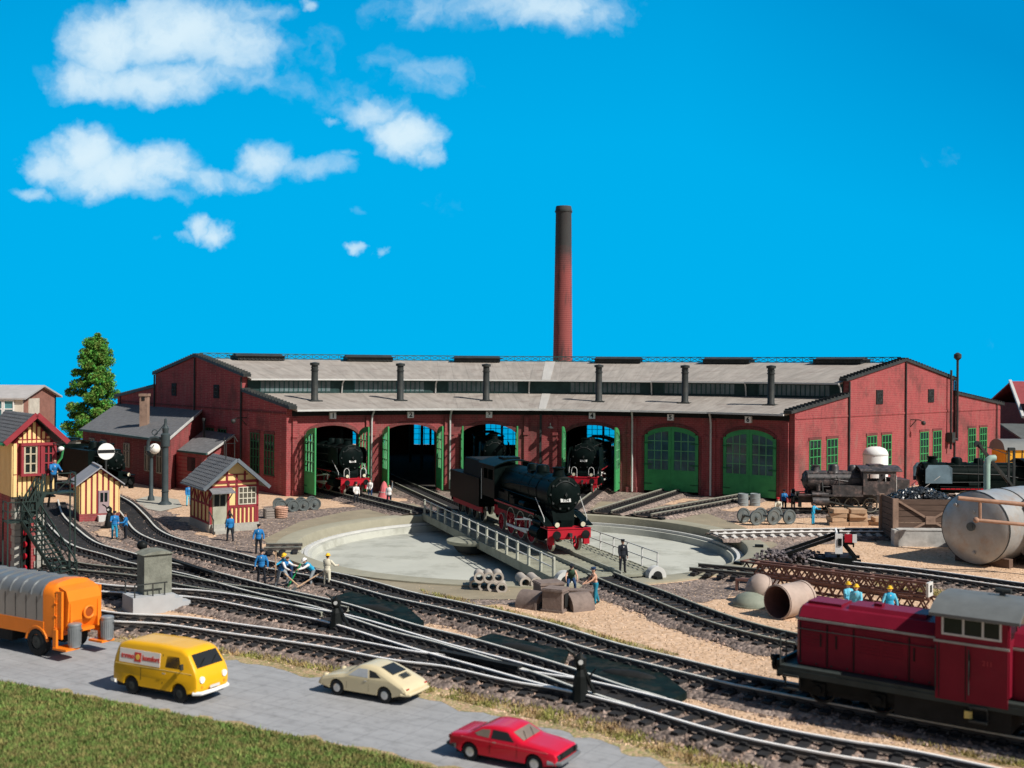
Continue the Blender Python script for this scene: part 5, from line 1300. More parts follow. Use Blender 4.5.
# --- cream coupe (fastback)
def coupe():
    p = Vector((-4.6, 38.2, .02)); M_c = mat('cream_car_paint', (.62, .53, .34), .35, var=.04, coat=.3)
    t = thing('fastback_coupe', 'cream fastback sports coupe with rounded tail driving left on the road', 'car', p, R(152), s=.86)
    L0 = -2.08
    out = [(0.0, .40), (-.02, .55), (.15, .72), (.75, .98), (1.35, 1.22), (1.85, 1.30), (2.25, 1.27), (2.85, .88), (3.4, .80), (3.95, .66), (4.12, .48), (4.1, .32)]
    out = [(x+L0, z) for x, z in out]; w = .80
    sh, ty = car_shell('body', M_c, t, out, .26, [(.98+L0, .30), (3.2+L0, .30)], w, .42, .78, .13)
    for s in (-1, 1):
        side_poly(t, 'side_window', mat('pale_car_glass', (.42, .44, .46), .1, spec=.8), [(1.75+L0, .86), (2.66+L0, .86), (2.24+L0, 1.15), (1.82+L0, 1.16)], w, ty, s, .008)
        side_poly(t, 'quarter_window', M_carglass, [(1.18+L0, .92), (1.66+L0, .88), (1.72+L0, 1.14), (1.45+L0, 1.09)], w, ty, s, .008)
        for x in (2.72, 1.70): side_poly(t, 'door_joint', mat('brown_line', (.25, .2, .12), .8), [(x+L0, .36), (x+.015+L0, .36), (x+.015+L0, .8), (x+L0, .8)], w, ty, s, .004)
        for x in (.98, 3.2): road_wheel(t, x+L0, s*.70, .30, capr=.6)
        q = MB(); q.ell((3.86+L0, s*.58, .66), (.12, .12, .10)); q.build('headlight', M_c, t, True)
        q = MB(); q.box((.04+L0, s*.62, .60), (.05, .16, .06)); q.build('tail_light', mat('red_lamp', (.4, .03, .02), .3), t, True)
    cross_patch(t, 'rear_window', M_carglass, (.82+L0, 1.02), (1.38+L0, 1.235), -.50, .50, ty, .018)
    cross_patch(t, 'windscreen', M_carglass, (2.32+L0, 1.22), (2.78+L0, .94), -.60, .60, ty, .02)
    q = MB(); q.tube([(.25+L0, -.78, .42), (-.04+L0, -.68, .42), (-.08+L0, 0, .42), (-.04+L0, .68, .42), (.25+L0, .78, .42)], .065, 8); q.build('rear_bumper', M_c, t, True)
    q = MB(); q.tube([(3.9+L0, -.76, .36), (4.12+L0, -.6, .36), (4.16+L0, 0, .36), (4.12+L0, .6, .36), (3.9+L0, .76, .36)], .06, 8); q.build('front_bumper', M_c, t, True)
    q = MB(); q.b2(.2+L0, 3.95+L0, -.62, .62, .16, .34); q.build('underbody', M_blackm, t)
    q = MB()
    for k in range(5): q.b2(.45+L0+k*.05, .47+L0+k*.05, -.28, .28, .905+k*.024, .925+k*.024)
    q.build('engine_grille', M_iron, t)
    for s in (-1, 1): q = MB(); q.box((1.85+L0, s*.80, .74), (.12, .03, .03)); q.build('door_handle', M_chrome, t)
coupe()
# --- red coupe
def red():
    p = Vector((.10, 31.85, .02)); M_r = mat('red_car_paint', (.58, .008, .03), .32, var=.04, coat=.4)
    t = thing('notched_coupe', 'red coupe with grey front bumper nearest the camera on the road', 'car', p, R(-29), s=.80)
    L0 = -2.13
    out = [(0.0, .42), (-.02, .62), (.05, .86), (.75, .93), (1.25, 1.22), (1.6, 1.28), (2.15, 1.28), (2.4, 1.22), (2.95, .92), (3.6, .86), (4.15, .76), (4.25, .62), (4.22, .36)]
    out = [(x+L0, z) for x, z in out]; w = .82
    sh, ty = car_shell('body', M_r, t, out, .28, [(.85+L0, .31), (3.38+L0, .31)], w, .36, .88, .10)
    M_bg = mat('beige_glass', (.22, .17, .13), .1, spec=.7)
    for s in (-1, 1):
        side_poly(t, 'side_window', M_carglass, [(1.72+L0, .92), (2.62+L0, .92), (2.32+L0, 1.19), (1.76+L0, 1.20)], w, ty, s, .008)
        side_poly(t, 'quarter_window', M_bg, [(1.05+L0, 1.0), (1.18+L0, .94), (1.62+L0, .92), (1.66+L0, 1.19), (1.32+L0, 1.15)], w, ty, s, .008)
        for x in (2.72, 1.66): side_poly(t, 'door_joint', mat('dark_red_line', (.12, .01, .01), .8), [(x+L0, .4), (x+.015+L0, .4), (x+.015+L0, .88), (x+L0, .88)], w, ty, s, .004)
        side_poly(t, 'side_highlight', mat('pink_highlight_strip', (.70, .12, .14), .3), [(.5+L0, .80), (3.9+L0, .74), (3.9+L0, .765), (.5+L0, .83)], w, ty, s, .006)  # lighter pink line paints the highlight along the body side
        for x in (.85, 3.38): road_wheel(t, x+L0, s*.70, .31, capr=.66)
        q = MB(); q.box((4.24+L0, s*.56, .62), (.06, .34, .16)); q.build('headlight', M_carglass, t)
        q = MB(); q.box((-.02+L0, s*.6, .7), (.05, .28, .12)); q.build('tail_light', mat('red_lamp', (.4, .03, .02), .3), t)
    cross_patch(t, 'windscreen', M_bg, (2.46+L0, 1.17), (2.88+L0, .96), -.64, .64, ty, .02)
    cross_patch(t, 'rear_window', M_carglass, (.85+L0, .99), (1.2+L0, 1.18), -.56, .56, ty, .018)
    q = MB(); q.b2(4.2+L0, 4.27+L0, -.62, .62, .52, .7); q.build('grille', M_blackm, t)
    for nm_, x0, x1 in (('front_bumper', 4.05, 4.33), ('rear_bumper', .15, -.08)):
        q = MB(); q.tube([(x0-.15*(1 if x1 > x0 else -1)+L0, -.83, .45), (x1+L0, -.7, .45), (x1+.03*(1 if x1 > x0 else -1)+L0, 0, .45), (x1+L0, .7, .45), (x0-.15*(1 if x1 > x0 else -1)+L0, .83, .45)], .075, 8)
        q.build(nm_, mat('grey_bumper', (.2, .21, .22), .45, metal=.3) if nm_[0] == 'f' else M_iron, t, True)
    q = MB(); q.b2(.2+L0, 4.05+L0, -.62, .62, .16, .36); q.build('underbody', M_blackm, t)
    for s in (-1, 1): q = MB(); q.box((1.85+L0, s*.83, .80), (.12, .03, .03)); q.build('door_handle', M_chrome, t)
    q = MB(); q.bar((2.9+L0, -.45, .97), (2.6+L0, -.1, 1.13), .018); q.bar((2.9+L0, .1, .97), (2.6+L0, .4, 1.13), .018); q.build('wiper', M_black, t)
red()
# --- orange refuse truck
def truck():
    M_o = mat('orange_truck_paint', (.82, .21, .015), .4, var=.04, coat=.1); M_s = mat('silver_truck_body', (.24, .255, .265), .38, metal=.5, var=.08)
    p = Vector((-16.05, 43.1, .02)); t = thing('refuse_truck', 'orange refuse truck with silver ribbed body cut by the left edge', 'truck', p, R(150), s=.93)
    # local x forward (to the left in the photo), x=0 at the rear of the hopper
    W = 1.03
    def sec(x, zt=2.95, zl=.85, r=.55, w=W):
        pts = [(x, -w, zl), (x, -w, zt-r)]+[(x, -w+r-r*cos(R(a)), zt-r+r*sin(R(a))) for a in (22, 45, 68)]+[(x, -w+r, zt), (x, 0, zt+.06), (x, w-r, zt)]+[(x, w-r+r*sin(R(a)), zt-r+r*cos(R(a))) for a in (22, 45, 68)]+[(x, w, zt-r), (x, w, zl)]
        return pts
    def loft(secs):
        b = MB(); n = len(secs[0]); b.add(sum(secs, []), [(i*n+k, i*n+(k+1) % n, (i+1)*n+(k+1) % n, (i+1)*n+k) for i in range(len(secs)-1) for k in range(n)]+[list(range(n))[::-1], [(len(secs)-1)*n+k for k in range(n)]]); return b
    loft([sec(1.25, 2.98), sec(7.2, 2.98)]).build('body', M_s, t, True)
    q = MB()
    for i in range(9):
        x = 1.32+i*.66
        s_ = [Vector(v) for v in sec(x, 3.0, 1.45, .56, W+.012)]
        q.tube(s_[1:-1], .035, 5)
    q.build('body_rib', M_s, t, True)
    q = MB(); q.b2(1.2, 7.2, -W-.02, -W+.05, .85, 1.42); q.b2(1.2, 7.2, W-.05, W+.02, .85, 1.42); q.build('side_skirt', M_o, t)
    q = MB()
    for i in range(9):
        x = 1.32+i*.66
        for s in (-1, 1): q.b2(x+.31, x+.33, s*(W+.002), s*(W+.012), 1.45, 2.4)
    q.build('panel_joint', M_blackm, t)
    ho = loft([sec(.55, 2.80, .85, .5), sec(.75, 3.0, .85, .5), sec(1.26, 3.0, .85, .5)]); ho.build('hopper', M_o, t, True)
    q = MB(); q.ext([(.56, -.8, .9), (.56, -.8, 2.85), (.15, -.8, 2.7), (.0, -.8, 2.3), (.05, -.8, 1.5), (.3, -.8, 1.0)], (0, 1.6, 0)); 
    for s in (-1, 1): q.b2(.2, .56, s*.93-.05, s*.93+.05, .8, 2.7)
    q.b2(-.02, .3, -.72, -.62, 1.1, 2.2); q.b2(-.02, .3, .62, .72, 1.1, 2.2); q.b2(.02, .3, -.5, .5, 1.0, 1.12)
    tg = q.build('tailgate', M_o, t)
    q = MB(); q.cyl((-.05, -.15, 1.75), (.1, -.15, 1.75), .20, n=20); q.build('loading_hatch', mat('dark_orange', (.30, .06, .01), .6), tg)
    q = MB(); q.tube([(-.06+0*a, -.15+cos(R(a))*.24, 1.75+sin(R(a))*.24) for a in range(0, 360, 24)], .05, 6, True); q.build('hatch_rim', M_o, tg, True)
    q = MB()
    for k in range(3): q.b2(.45, .58, .8, 1.05, 1.2+k*.5, 1.24+k*.5)
    q.bar((.5, .97, .9), (.5, .97, 2.6), .06); q.build('ladder', M_o, tg)
    for s in (-1, 1):
        q = MB(); q.b2(-.35, .45, s*.55, s*1.2, .42, .5); q.b2(.3, .5, s*1.05, s*1.15, .42, 1.2); q.build('rear_step', M_o, t)
        for x in (1.62, 6.4):
            road_wheel(t, x, s*.90, .56, .32, cap=M_iron, capr=.5)
            f = MB(); f.tube([(x+.66*cos(R(a)), s*1.02, .52+.66*sin(R(a))) for a in range(10, 171, 20)], .06, 6); f.build('mudguard', M_o, t, True)
    q = MB(); q.b2(.6, 9, -.5, .5, .55, .85); q.b2(3.2, 5.4, -1.0, 1.0, .4, .84); q.build('chassis', M_blackm, t)
    q = MB(); q.b2(7.35, 9.2, -1.1, 1.1, .7, 2.6); q.build('cab', M_o, t)
    return t
trk = truck()
def bin_(label, p):
    t = thing('dustbin', label, 'dustbin', p, s=.80, group='dustbins behind the refuse truck')
    q = MB(); q.lathe([(.01, 0), (.26, 0), (.29, 1.0), (.31, 1.0), (.31, 1.06), (.27, 1.1), (.01, 1.13)], n=20)
    q.build('body', mat('galvanised_steel', (.30, .32, .33), .45, metal=.5, var=.15), t, True)
    q = MB()
    for k in range(20): a = 2*pi*k/20; q.bar((.275*cos(a), .275*sin(a), .1), (.295*cos(a), .295*sin(a), .9), .02)
    q.build('ribs', MATS['galvanised_steel'], t); q = MB()
    for s in (-1, 1): q.tube([(s*.3, -.1, .8), (s*.38, 0, .78), (s*.3, .1, .8)], .018, 5)
    q.build('handle', M_iron, t)
Mt = Matrix.Translation(trk.location) @ Matrix.Rotation(R(150), 4, 'Z') @ Matrix.Scale(.93, 4)
def TL(x, y, z): return Mt @ Vector((x, y, z))
bin_('ribbed grey dustbin hanging at the near rear corner of the orange truck', TL(-.2, .66, .5))
bin_('ribbed grey dustbin hanging at the far rear corner of the orange truck', TL(-.2, -.95, .5))
# freight wagon far right
p = Vector((50.2, 112, .3)); wg = thing('freight_wagon', 'yellow freight wagon with grey rounded roof at the far right edge', 'freight wagon', p, R(4))
q = MB(); q.b2(-2.5, 9, -1.4, 1.4, 1.1, 3.2); q.build('body', mat('wagon_yellow', (.72, .36, .03), .6, var=.1), wg)
q = MB(); n = 12; pr = [(-1.6+3.2*i/n, 3.2+1.0*sqrt(max(0, 1-(2*i/n-1)**2))) for i in range(n+1)]; q.ext([(-2.7, y, z) for y, z in pr], (11.9, 0, 0)); q.build('roof', mat('wagon_roof_grey', (.17, .18, .18), .6, var=.1), wg, True)
q = MB(); 
for k in range(7): q.b2(-2.5+k*1.6, -2.42+k*1.6, -1.44, -1.40, 1.1, 3.2)
q.b2(-2.5, 9, -1.3, 1.3, .8, 1.1); q.build('underframe', M_blackm, wg)
for s in (-1, 1):
    for x in (-1.2, 7.6): wheel(wg, x, s*.8, .48, M_black, 0)
# ================================================================ LEFT SIDE BUILDINGS
M_slate2 = mat('grey_shingle_roof', (.20, .205, .215), .85, var=.2, scale=3, bump=.5, bscale=14)
M_zinc = mat('grey_sheet_roof', (.33, .33, .35), .6, var=.1)
def slate_rows(b, p0, p1, q0, q1, rows, lift=.05):
    """rows of slates: p0-p1 eave, q0-q1 ridge"""
    p0, p1, q0, q1 = map(Vector, (p0, p1, q0, q1))
    for i in range(rows):
        t0, t1 = i/rows, (i+1)/rows
        a, c = p0.lerp(q0, t0), p1.lerp(q1, t0); d, e = p0.lerp(q0, t1), p1.lerp(q1, t1)
        n = max(2, int((c-a).length/.42))
        for k in range(n):
            s0, s1 = (k+(i % 2)*.5)/n, (k+1+(i % 2)*.5)/n; s1 = min(s1, 1); g = .03
            A, B = a.lerp(c, s0), a.lerp(c, max(s0, s1-g)); Dd, E = d.lerp(e, s0), d.lerp(e, max(s0, s1-g))
            up = Vector((0, 0, lift)); b.add([A+up, B+up, E+up*.3, Dd+up*.3, A, B], [(0, 1, 2, 3), (4, 5, 1, 0)])
# --- signal box
def signal_box():
    K = Vector((-25.85, 59.2, 0)); rz = R(37); Wd, Dp, Zf = 2.1, 6.0, 4.35
    t = thing('signal_box', 'cream and maroon timber signal box on a stone cornered brick tower with iron stairs', 'signal box', K, rz)
    b = MB(); b.b2(.25, .5, 1.0, Dp, 0, Zf-.3); b.b2(1.0, 1.55, .25, .5, 0, Zf-.3); b.b2(.25, 1.0, .25, .5, 3.3, Zf-.3); b.b2(1.3, 1.55, .5, Dp, 0, Zf-.3); b.build('tower_wall', M_brick, t)
    for xx in (0, 1):
        b = MB()
        for k in range(12):
            e = .14 if k % 2 else 0; z0 = k*.34
            if xx == 0: b.b2(.15, .45, .15, .75+e*1.5, z0+.01, z0+.33)
            else: b.b2(1.28-e, 1.62, .17, .6+e, z0+.01, z0+.33)
        b.build('corner_stones', M_stone, t)
    b = MB(); b.b2(.46, .98, .7, .8, 0, 3.3); b.build('shaded_recess', M_blackm, t)  # black panel painting the shade inside the tower recess
    for k in range(4):
        q = MB(); q.ell((.72, .55, .3+k*.62), (.17, .12, .17), 12, 8); q.build('red_disc', M_redl, t, True)  # plain red discs in the recess, not lamps
    gp = MB(); gp.b2(.03, Wd-.03, .03, Dp, Zf, 6.95); gp.ext([(.03, .03, 6.95), (Wd-.03, .03, 6.95), (Wd/2, .03, 8.1)], (0, Dp-.05, 0)); gp.build('room_wall', M_maroon, t)
    bd = MB(); n = 9
    for k in range(n):
        x = Wd*(k+.5)/n; zt = 8.1-abs(x-Wd/2)*1.09
        bd.b2(x-.082, x+.082, -.03, .028, Zf-.22, 5.25)
        if k < 1: bd.b2(x-.082, x+.082, -.03, .028, 5.3, 6.9)
        if zt > 7.25: bd.b2(x-.07, x+.07, -.03, .028, 7.12, zt-.1)
        if zt > 7.15: bd.b2(x-.09, x+.09, -.032, .028, 6.92, 7.05)
    for k in range(22):
        y = Dp*(k+.5)/22; bd.b2(-.03, .028, y-.09, y+.09, Zf-.22, 6.9)
    bd.build('cream_boards', M_yellow, t)
    q = MB()
    for x in (.42, 1.22, 1.38, 2.05): q.b2(x-.06, x+.06, -.30, -.0, 5.3, 6.85)
    q.b2(.34, 2.12, -.34, 0, 5.2, 5.33); q.b2(.34, 2.12, -.34, 0, 6.78, 6.92); q.build('window_frame', M_maroon, t)
    for (a, c, m_) in ((.48, 1.16, mat('beige_paint', (.48, .42, .30), .6)), (1.44, 1.99, M_maroon)):
        q = MB(); q.b2(a, c, -.20, -.12, 5.33, 6.78); w = q.build('pane', M_pane, t); q = MB(); m0 = (a+c)/2
        for x in (a+.05, m0, c-.05): q.b2(x-.04, x+.04, -.27, -.202, 5.33, 6.78)
        for z in (5.37, 5.85, 6.35, 6.74): q.b2(a, c, -.265, -.204, z-.03, z+.03)
        q.build('glazing_bar', m_, w)
    zr, ze, ov = 8.42, 6.98, .48; xm = Wd/2
    q = MB(); A0, A1 = (-ov, -.55, ze), (-ov, Dp, ze); B0, B1 = (xm, -.55, zr), (xm, Dp, zr)
    q.slab([A0, B0, B1, A1], .12); q.slab([(Wd+ov, -.55, ze), (Wd+ov, Dp, ze), B1, B0], .12)
    slate_rows(q, A1, A0, B1, B0, 9); q.build('roof', M_slate2, t)
    for xx in (-ov-.05, Wd+ov+.05): q = MB(); q.bar((xx, -.60, ze-.06), (xm, -.60, zr-.01), .1, .26); q.build('barge_board', M_maroon, t)
    q = MB(); q.tube([(-ov-.08, -.5, ze-.1), (-ov-.08, Dp, ze-.1)], .07, 6); q.build('gutter', M_green, t, True)
    q = MB(); q.tube([(Wd+.4, -.2, ze-.25), (Wd+.35, 0, ze-.9), (Wd+.1, .1, 5.7), (Wd-.1, -.1, 5.2)], .06, 6); q.build('downpipe', M_green, t, True)
    q = MB(); q.tube([(Wd-.2, -.3, 6.9), (Wd+.1, -.7, 6.75)], .03); la = q.build('lamp_arm', M_iron, t); q = MB(); q.ell((Wd+.12, -.72, 6.6), (.16, .16, .13)); q.build('lamp_shade', M_white, la, True)
    q = MB()
    for k in range(4): q.bar((.3+k*.5, .1, 3.5), (.3+k*.5, -.25, Zf-.15), .08, .12)
    q.b2(.0, Wd, -.2, .5, Zf-.32, Zf-.24); q.build('floor_beams', M_iron, t)
    M_dg = mat('dark_green_iron', (.022, .038, .034), .6, var=.2)
    st = MB(); st.b2(1.2, 2.9, -1.0, -.05, Zf-.08, Zf); 
    for x, y in ((2.88, -.98), (1.22, -.98), (2.88, -.07)): st.b2(x-.035, x+.035, y-.035, y+.035, 0, Zf+1.0)
    for z in (Zf+.5, Zf+.98): st.b2(1.9, 2.9, -1.0, -.95, z-.025, z+.025); st.b2(2.86, 2.91, -1, 0, z-.025, z+.025)
    st.bar((1.9, -.98, Zf), (2.88, -.98, Zf+.98), .035); st.build('balcony', M_dg, t)
    st = MB(); st.b2(-.5, .9, -1.2, -.2, 2.92, 3.0)
    for x, y in ((-.5, -1.2), (.88, -1.2), (-.5, -.2), (.2, -1.2)): st.b2(x-.035, x+.035, y-.035, y+.035, 0, 4.0)
    for z in (3.5, 3.98): st.b2(-.5, .9, -1.22, -1.17, z-.025, z+.025); st.b2(-.52, -.48, -1.2, -.2, z-.025, z+.025)
    st.bar((-.5, -1.2, 3.0), (.2, -1.2, 3.98), .035); st.bar((.2, -1.2, 3.98), (.88, -1.2, 3.0), .035); st.build('landing', M_dg, t)
    def flight(a, c, w, n, nm_):
        st = MB(); a, c = Vector(a), Vector(c); d = c-a; h = Vector((d.x, d.y, 0)).normalized(); s = Vector((-h.y, h.x, 0))
        for sg in (-1, 1):
            st.bar(a+s*w*sg, c+s*w*sg, .07, .2); st.bar(a+s*w*sg+Vector((0, 0, 1)), c+s*w*sg+Vector((0, 0, 1)), .06); st.bar(a+s*w*sg+Vector((0, 0, .55)), c+s*w*sg+Vector((0, 0, .55)), .04)
            for k in range(6): p = a.lerp(c, k/5)+s*w*sg; st.bar(p, p+Vector((0, 0, 1)), .05)
            for k in range(5): st.bar(a.lerp(c, k/5)+s*w*sg, a.lerp(c, (k+1)/5)+s*w*sg+Vector((0, 0, 1)), .035)
        for k in range(n): p = a.lerp(c, (k+.5)/n); st.box(p, (.24, 2*w, .04), rz=atan2(h.y, h.x))
        st.build(nm_, M_dg, t)
    flight((.5, -.7, 3.0), (1.3, -.6, Zf), .4, 5, 'upper_stairs')
    inv = (Matrix.Translation(K) @ Matrix.Rotation(rz, 4, 'Z')).inverted()
    flight(inv @ Vector((-24.75, 58.7, 3.0)), inv @ Vector((-22.2, 57.4, .05)), .5, 14, 'lower_stairs')
signal_box()

# --- striped hut
def striped_hut():
    o = Vector((-30.3, 80.3, 0)); rz = R(28); t = thing('platelayer_hut', 'small cream and maroon striped hut with grey roof behind two men', 'hut', o, rz)
    w, d, ze, zr = 2.65, 3.3, 2.75, 3.75
    b = MB(); b.b2(.02, w-.02, .02, d, .55, ze); b.ext([(.02, .02, ze), (w-.02, .02, ze), (w/2, .02, zr)], (0, d-.02, 0)); b.build('wall', M_maroon, t)
    b = MB(); n = 7
    for k in range(n):
        x = w*(k+.5)/n; zt = ze+(zr-ze)*(1-abs(x-w/2)/(w/2)); 
        if 3.0 <= k+.5 <= 5.1: b.b2(x-.12, x+.12, -.035, .015, 2.15, zt-.12)
        else: b.b2(x-.12, x+.12, -.035, .015, .55, zt-.12)
    for k in range(8): y = d*(k+.5)/8; b.b2(-.035, .015, y-.13, y+.13, .55, ze); b.b2(w-.015, w+.035, y-.13, y+.13, .55, ze)
    b.build('boards', M_yellow, t)
    b = MB(); b.b2(-.05, w+.05, -.05, d+.05, 0, .54); b.build('plinth', M_brick, t)
    b = MB(); b.b2(1.22, 1.95, -.06, -.0, .55, 2.15); dr = b.build('door', mat('mauve_grey_door', (.33, .25, .26), .6), t)
    b = MB(); b.b2(1.34, 1.54, -.075, -.061, 1.35, 2.0); b.b2(1.62, 1.82, -.075, -.061, 1.35, 2.0); b.build('pane', M_pane, dr)
    b = MB(); b.b2(1.15, 2.0, -.7, -.055, 0, .42); b.build('doorstep', M_lgrey, t)
    b = MB(); e = .32; k = (zr-ze)/(w/2)
    b.slab([(-e, -e, ze-k*e+.1), (w/2, -e, zr+.1), (w/2, d+e, zr+.1), (-e, d+e, ze-k*e+.1)], .09); b.slab([(w/2, -e, zr+.1), (w+e, -e, ze-k*e+.1), (w+e, d+e, ze-k*e+.1), (w/2, d+e, zr+.1)], .09)
    b.b2(w/2-.08, w/2+.08, -e, d+e, zr+.08, zr+.16); b.build('roof', M_zinc, t)
striped_hut()
# --- disc signal
p = Vector((-30.6, 86.2, 0)); t = thing('disc_signal', 'round white disc signal with a black bar rising behind the striped hut', 'signal', p, R(32))
b = MB(); b.cyl((0, 0, 0), (0, 0, 4.2), .08, n=8); b.box((0, 0, .15), (.5, .5, .3)); b.build('post', M_iron, t)
b = MB(); b.cyl((0, -.05, 4.55), (0, -.12, 4.55), .62, n=32); b.build('disc', M_white, t)
b = MB(); b.b2(-.6, .6, -.145, -.121, 4.43, 4.67); b.build('black_bar', M_blackm, t)
# --- half timbered hut
def timber_hut():
    o = Vector((-19.9, 75.4, 0)); rz = R(30.5); t = thing('half_timbered_hut', 'half timbered cream and maroon crew hut with slate roof and lattice window', 'hut', o, rz)
    w, d, ze, zr, zb = 3.3, 4.7, 3.35, 4.75, .55
    b = MB(); b.b2(-.05, w+.05, -.05, d+.05, 0, zb); b.build('stone_base', M_stone, t)
    b = MB(); b.b2(.03, w-.03, .03, d, zb+.002, ze); b.ext([(.03, .03, ze), (w-.03, .03, ze), (w/2, .03, zr)], (0, d-.05, 0)); b.build('plaster_wall', M_yellow, t)
    b = MB()
    def fx(x0, x1, z0, z1): b.b2(x0, x1, -.04, .028, z0, z1)
    fx(0, .14, zb, ze); fx(w-.14, w, zb, ze); fx(0, w, ze-.12, ze+.06); fx(1.18, 1.32, zb, ze); fx(.02, w-.02, 2.95, 3.07); fx(1.75, 1.87, 1.75, 3.8); fx(1.1, 1.22, ze, 4.2); fx(2.3, 2.42, ze, 4.0); fx(.75, 2.55, 3.75, 3.83)
    fx(1.3, w, 1.6, 1.75)
    for k in range(7): x = 1.32+(w-1.46)*(k)/6.5; b.b2(x, x+.13, -.038, .028, zb, 1.62)
    for k in range(6): y = (d-.1)*k/5; b.b2(-.04, .028, y, y+.13, zb, ze)
    for z in (zb, 1.75, 2.7, ze-.12): b.b2(-.042, .026, 0, d, z, z+.12)
    for k in range(5): y = d*k/5; b.bar((-.02, y+.1, 1.8 if k % 2 else 2.7), (-.02, y+d/5, 2.7 if k % 2 else 1.8), .05, .1)
    b.build('timber_frame', M_maroon, t)
    b = MB(); b.b2(1.95, 3.1, -.02, .029, 1.8, 2.92); wn = b.build('pane', mat('interior_dim_glass', (.10, .09, .07), .2), t)
    b = MB()
    for k in range(5): x = 1.95+1.15*k/4; b.b2(x-.03, x+.03, -.06, -.021, 1.8, 2.92)
    for k in range(4): z = 1.8+1.12*k/3; b.b2(1.92, 3.13, -.065, -.025, z-.03, z+.03)
    b.build('window_frame', mat('cream_frame', (.6, .56, .45), .6), wn)
    b = MB(); b.b2(.2, 1.12, -.05, .02, zb, 2.6); dr = b.build('door', mat('pale_olive_door', (.36, .36, .28), .6), t)
    b = MB(); b.b2(.3, .62, -.065, -.051, 1.75, 2.5); b.b2(.7, 1.02, -.065, -.051, 1.75, 2.5); b.build('pane', M_pane, dr)
    b = MB(); b.slab([(-.1, -.95, 2.72), (1.45, -.95, 2.72), (1.45, -.02, 2.95), (-.1, -.02, 2.95)], .08); b.bar((0, -.85, 2.7), (0, -.05, 2.2), .06); b.bar((1.3, -.85, 2.7), (1.3, -.05, 2.2), .06); b.build('door_canopy', M_slate2, t)
    b = MB(); b.box((.65, -.3, 2.6), (.16, .16, .18)); b.build('door_lamp', M_lgrey, t)
    b = MB()
    for k in range(3): b.b2(.1, 1.25, -.35-.32*k-.0, -.052-.32*k if k else -.052, 0, zb-.18*k)
    b.build('steps', M_stone, t)
    b = MB()
    for x in (-.05, 1.3): b.bar((x, -.08, zb+.9), (x, -1.15, .95), .05); b.bar((x, -1.1, 0), (x, -1.1, .95), .05); b.bar((x, -.1, zb), (x, -.1, zb+.9), .05)
    b.build('step_railing', M_iron, t)
    b = MB(); e = .55; k = (zr-ze)/(w/2)
    q = [(-e, -e-.1, ze-k*e+.1), (w/2, -e-.1, zr+.12), (w/2, d+.4, zr+.12), (-e, d+.4, ze-k*e+.1)]
    b.slab(q, .12); b.slab([(w/2, -e-.1, zr+.12), (w+e, -e-.1, ze-k*e+.1), (w+e, d+.4, ze-k*e+.1), (w/2, d+.4, zr+.12)], .12)
    slate_rows(b, q[3], q[0], q[2], q[1], 10); b.build('roof', M_slate2, t)
    b = MB()
    for s in (0, 1):
        x0 = -e-.03 if s == 0 else w+e+.03
        b.bar((x0, -e-.13, ze-k*e+.03), (w/2, -e-.13, zr+.08), .08, .22)
    b.bar((-e-.05, -e-.1, ze-k*e+.02), (-e-.05, d+.4, ze-k*e+.02), .1, .1); b.build('verge_board', mat('slate_blue_board', (.13, .15, .17), .6), t)
    b = MB(); b.cyl((w/2-.2, 1.3, zr), (w/2-.2, 1.3, zr+1.0), .04, n=6); b.build('roof_rod', M_iron, t)
timber_hut()
# --- back factory
def factory():
    c = Vector((-43.2, 104, 0)); rz = R(62)
    t = thing('factory_block', 'pale factory block with white windows and grey roof at the left edge', 'building', Vector((-43.7, 102.5, 0)), R(180))
    # local x runs left in the photo; y towards the viewer
    o = Vector(t.location)
    b = MB(); b.b2(0, 22, 0, .3, 0, 8.2); b.b2(0, .3, -7.0, 0, 0, 8.2); b.ext([(0, 0, 8.2), (0, -7.0, 8.2), (0, -3.5, 9.1)], (.3, 0, 0)); b.b2(0, 22, -7, -6.7, 0, 8.2); b.build('brick_wall', mat('brown_brick', (.27, .13, .10), .9, var=.2, scale=2, bump=.3, bscale=10), t)
    b = MB(); b.b2(.0, 22, .301, .42, 6.15, 8.15); b.build('white_band', mat('cream_render', (.62, .56, .47), .8), t)
    for k in range(7):
        x = .8+k*2.9
        for j in (0, 1):
            b = MB(); x0 = x+j*1.0; b.b2(x0, x0+.85, .43, .47, 6.4, 7.85); w = b.build('pane', mat('teal_window', (.10, .26, .28), .15), t)
            b = MB()
            for q in (x0, x0+.85): b.b2(q-.05, q+.05, .471, .55, 6.35, 7.9)
            for z in (6.4, 7.1, 7.85): b.b2(x0-.04, x0+.9, .472, .545, z-.045, z+.045)
            b.build('window_frame', M_white, w)
    b = MB(); b.b2(-.12, -.01, -2.9, -.7, 6.2, 8.0); g = b.build('gable_shutter', mat('cream_render2', (.55, .50, .42), .8), t)
    b = MB()
    for s in (1, -1):
        y0 = .7 if s > 0 else -7.7
        b.slab([(-.35, y0, 8.1), (22.3, y0, 8.1), (22.3, -3.5, 9.2), (-.35, -3.5, 9.2)], .15)
    b.build('roof', mat('light_grey_roof', (.40, .38, .37), .8, var=.1), t)
factory()
b = MB(); t = thing('low_wall', 'long low pale wall far behind the workshop roof', 'wall', (-58, 150, 0)); b.b2(-30, 12, -.3, .3, 0, 1.2); b.b2(-30.1, 12.1, -.4, .4, 1.2, 1.4); b.build('wall', M_conc, t)
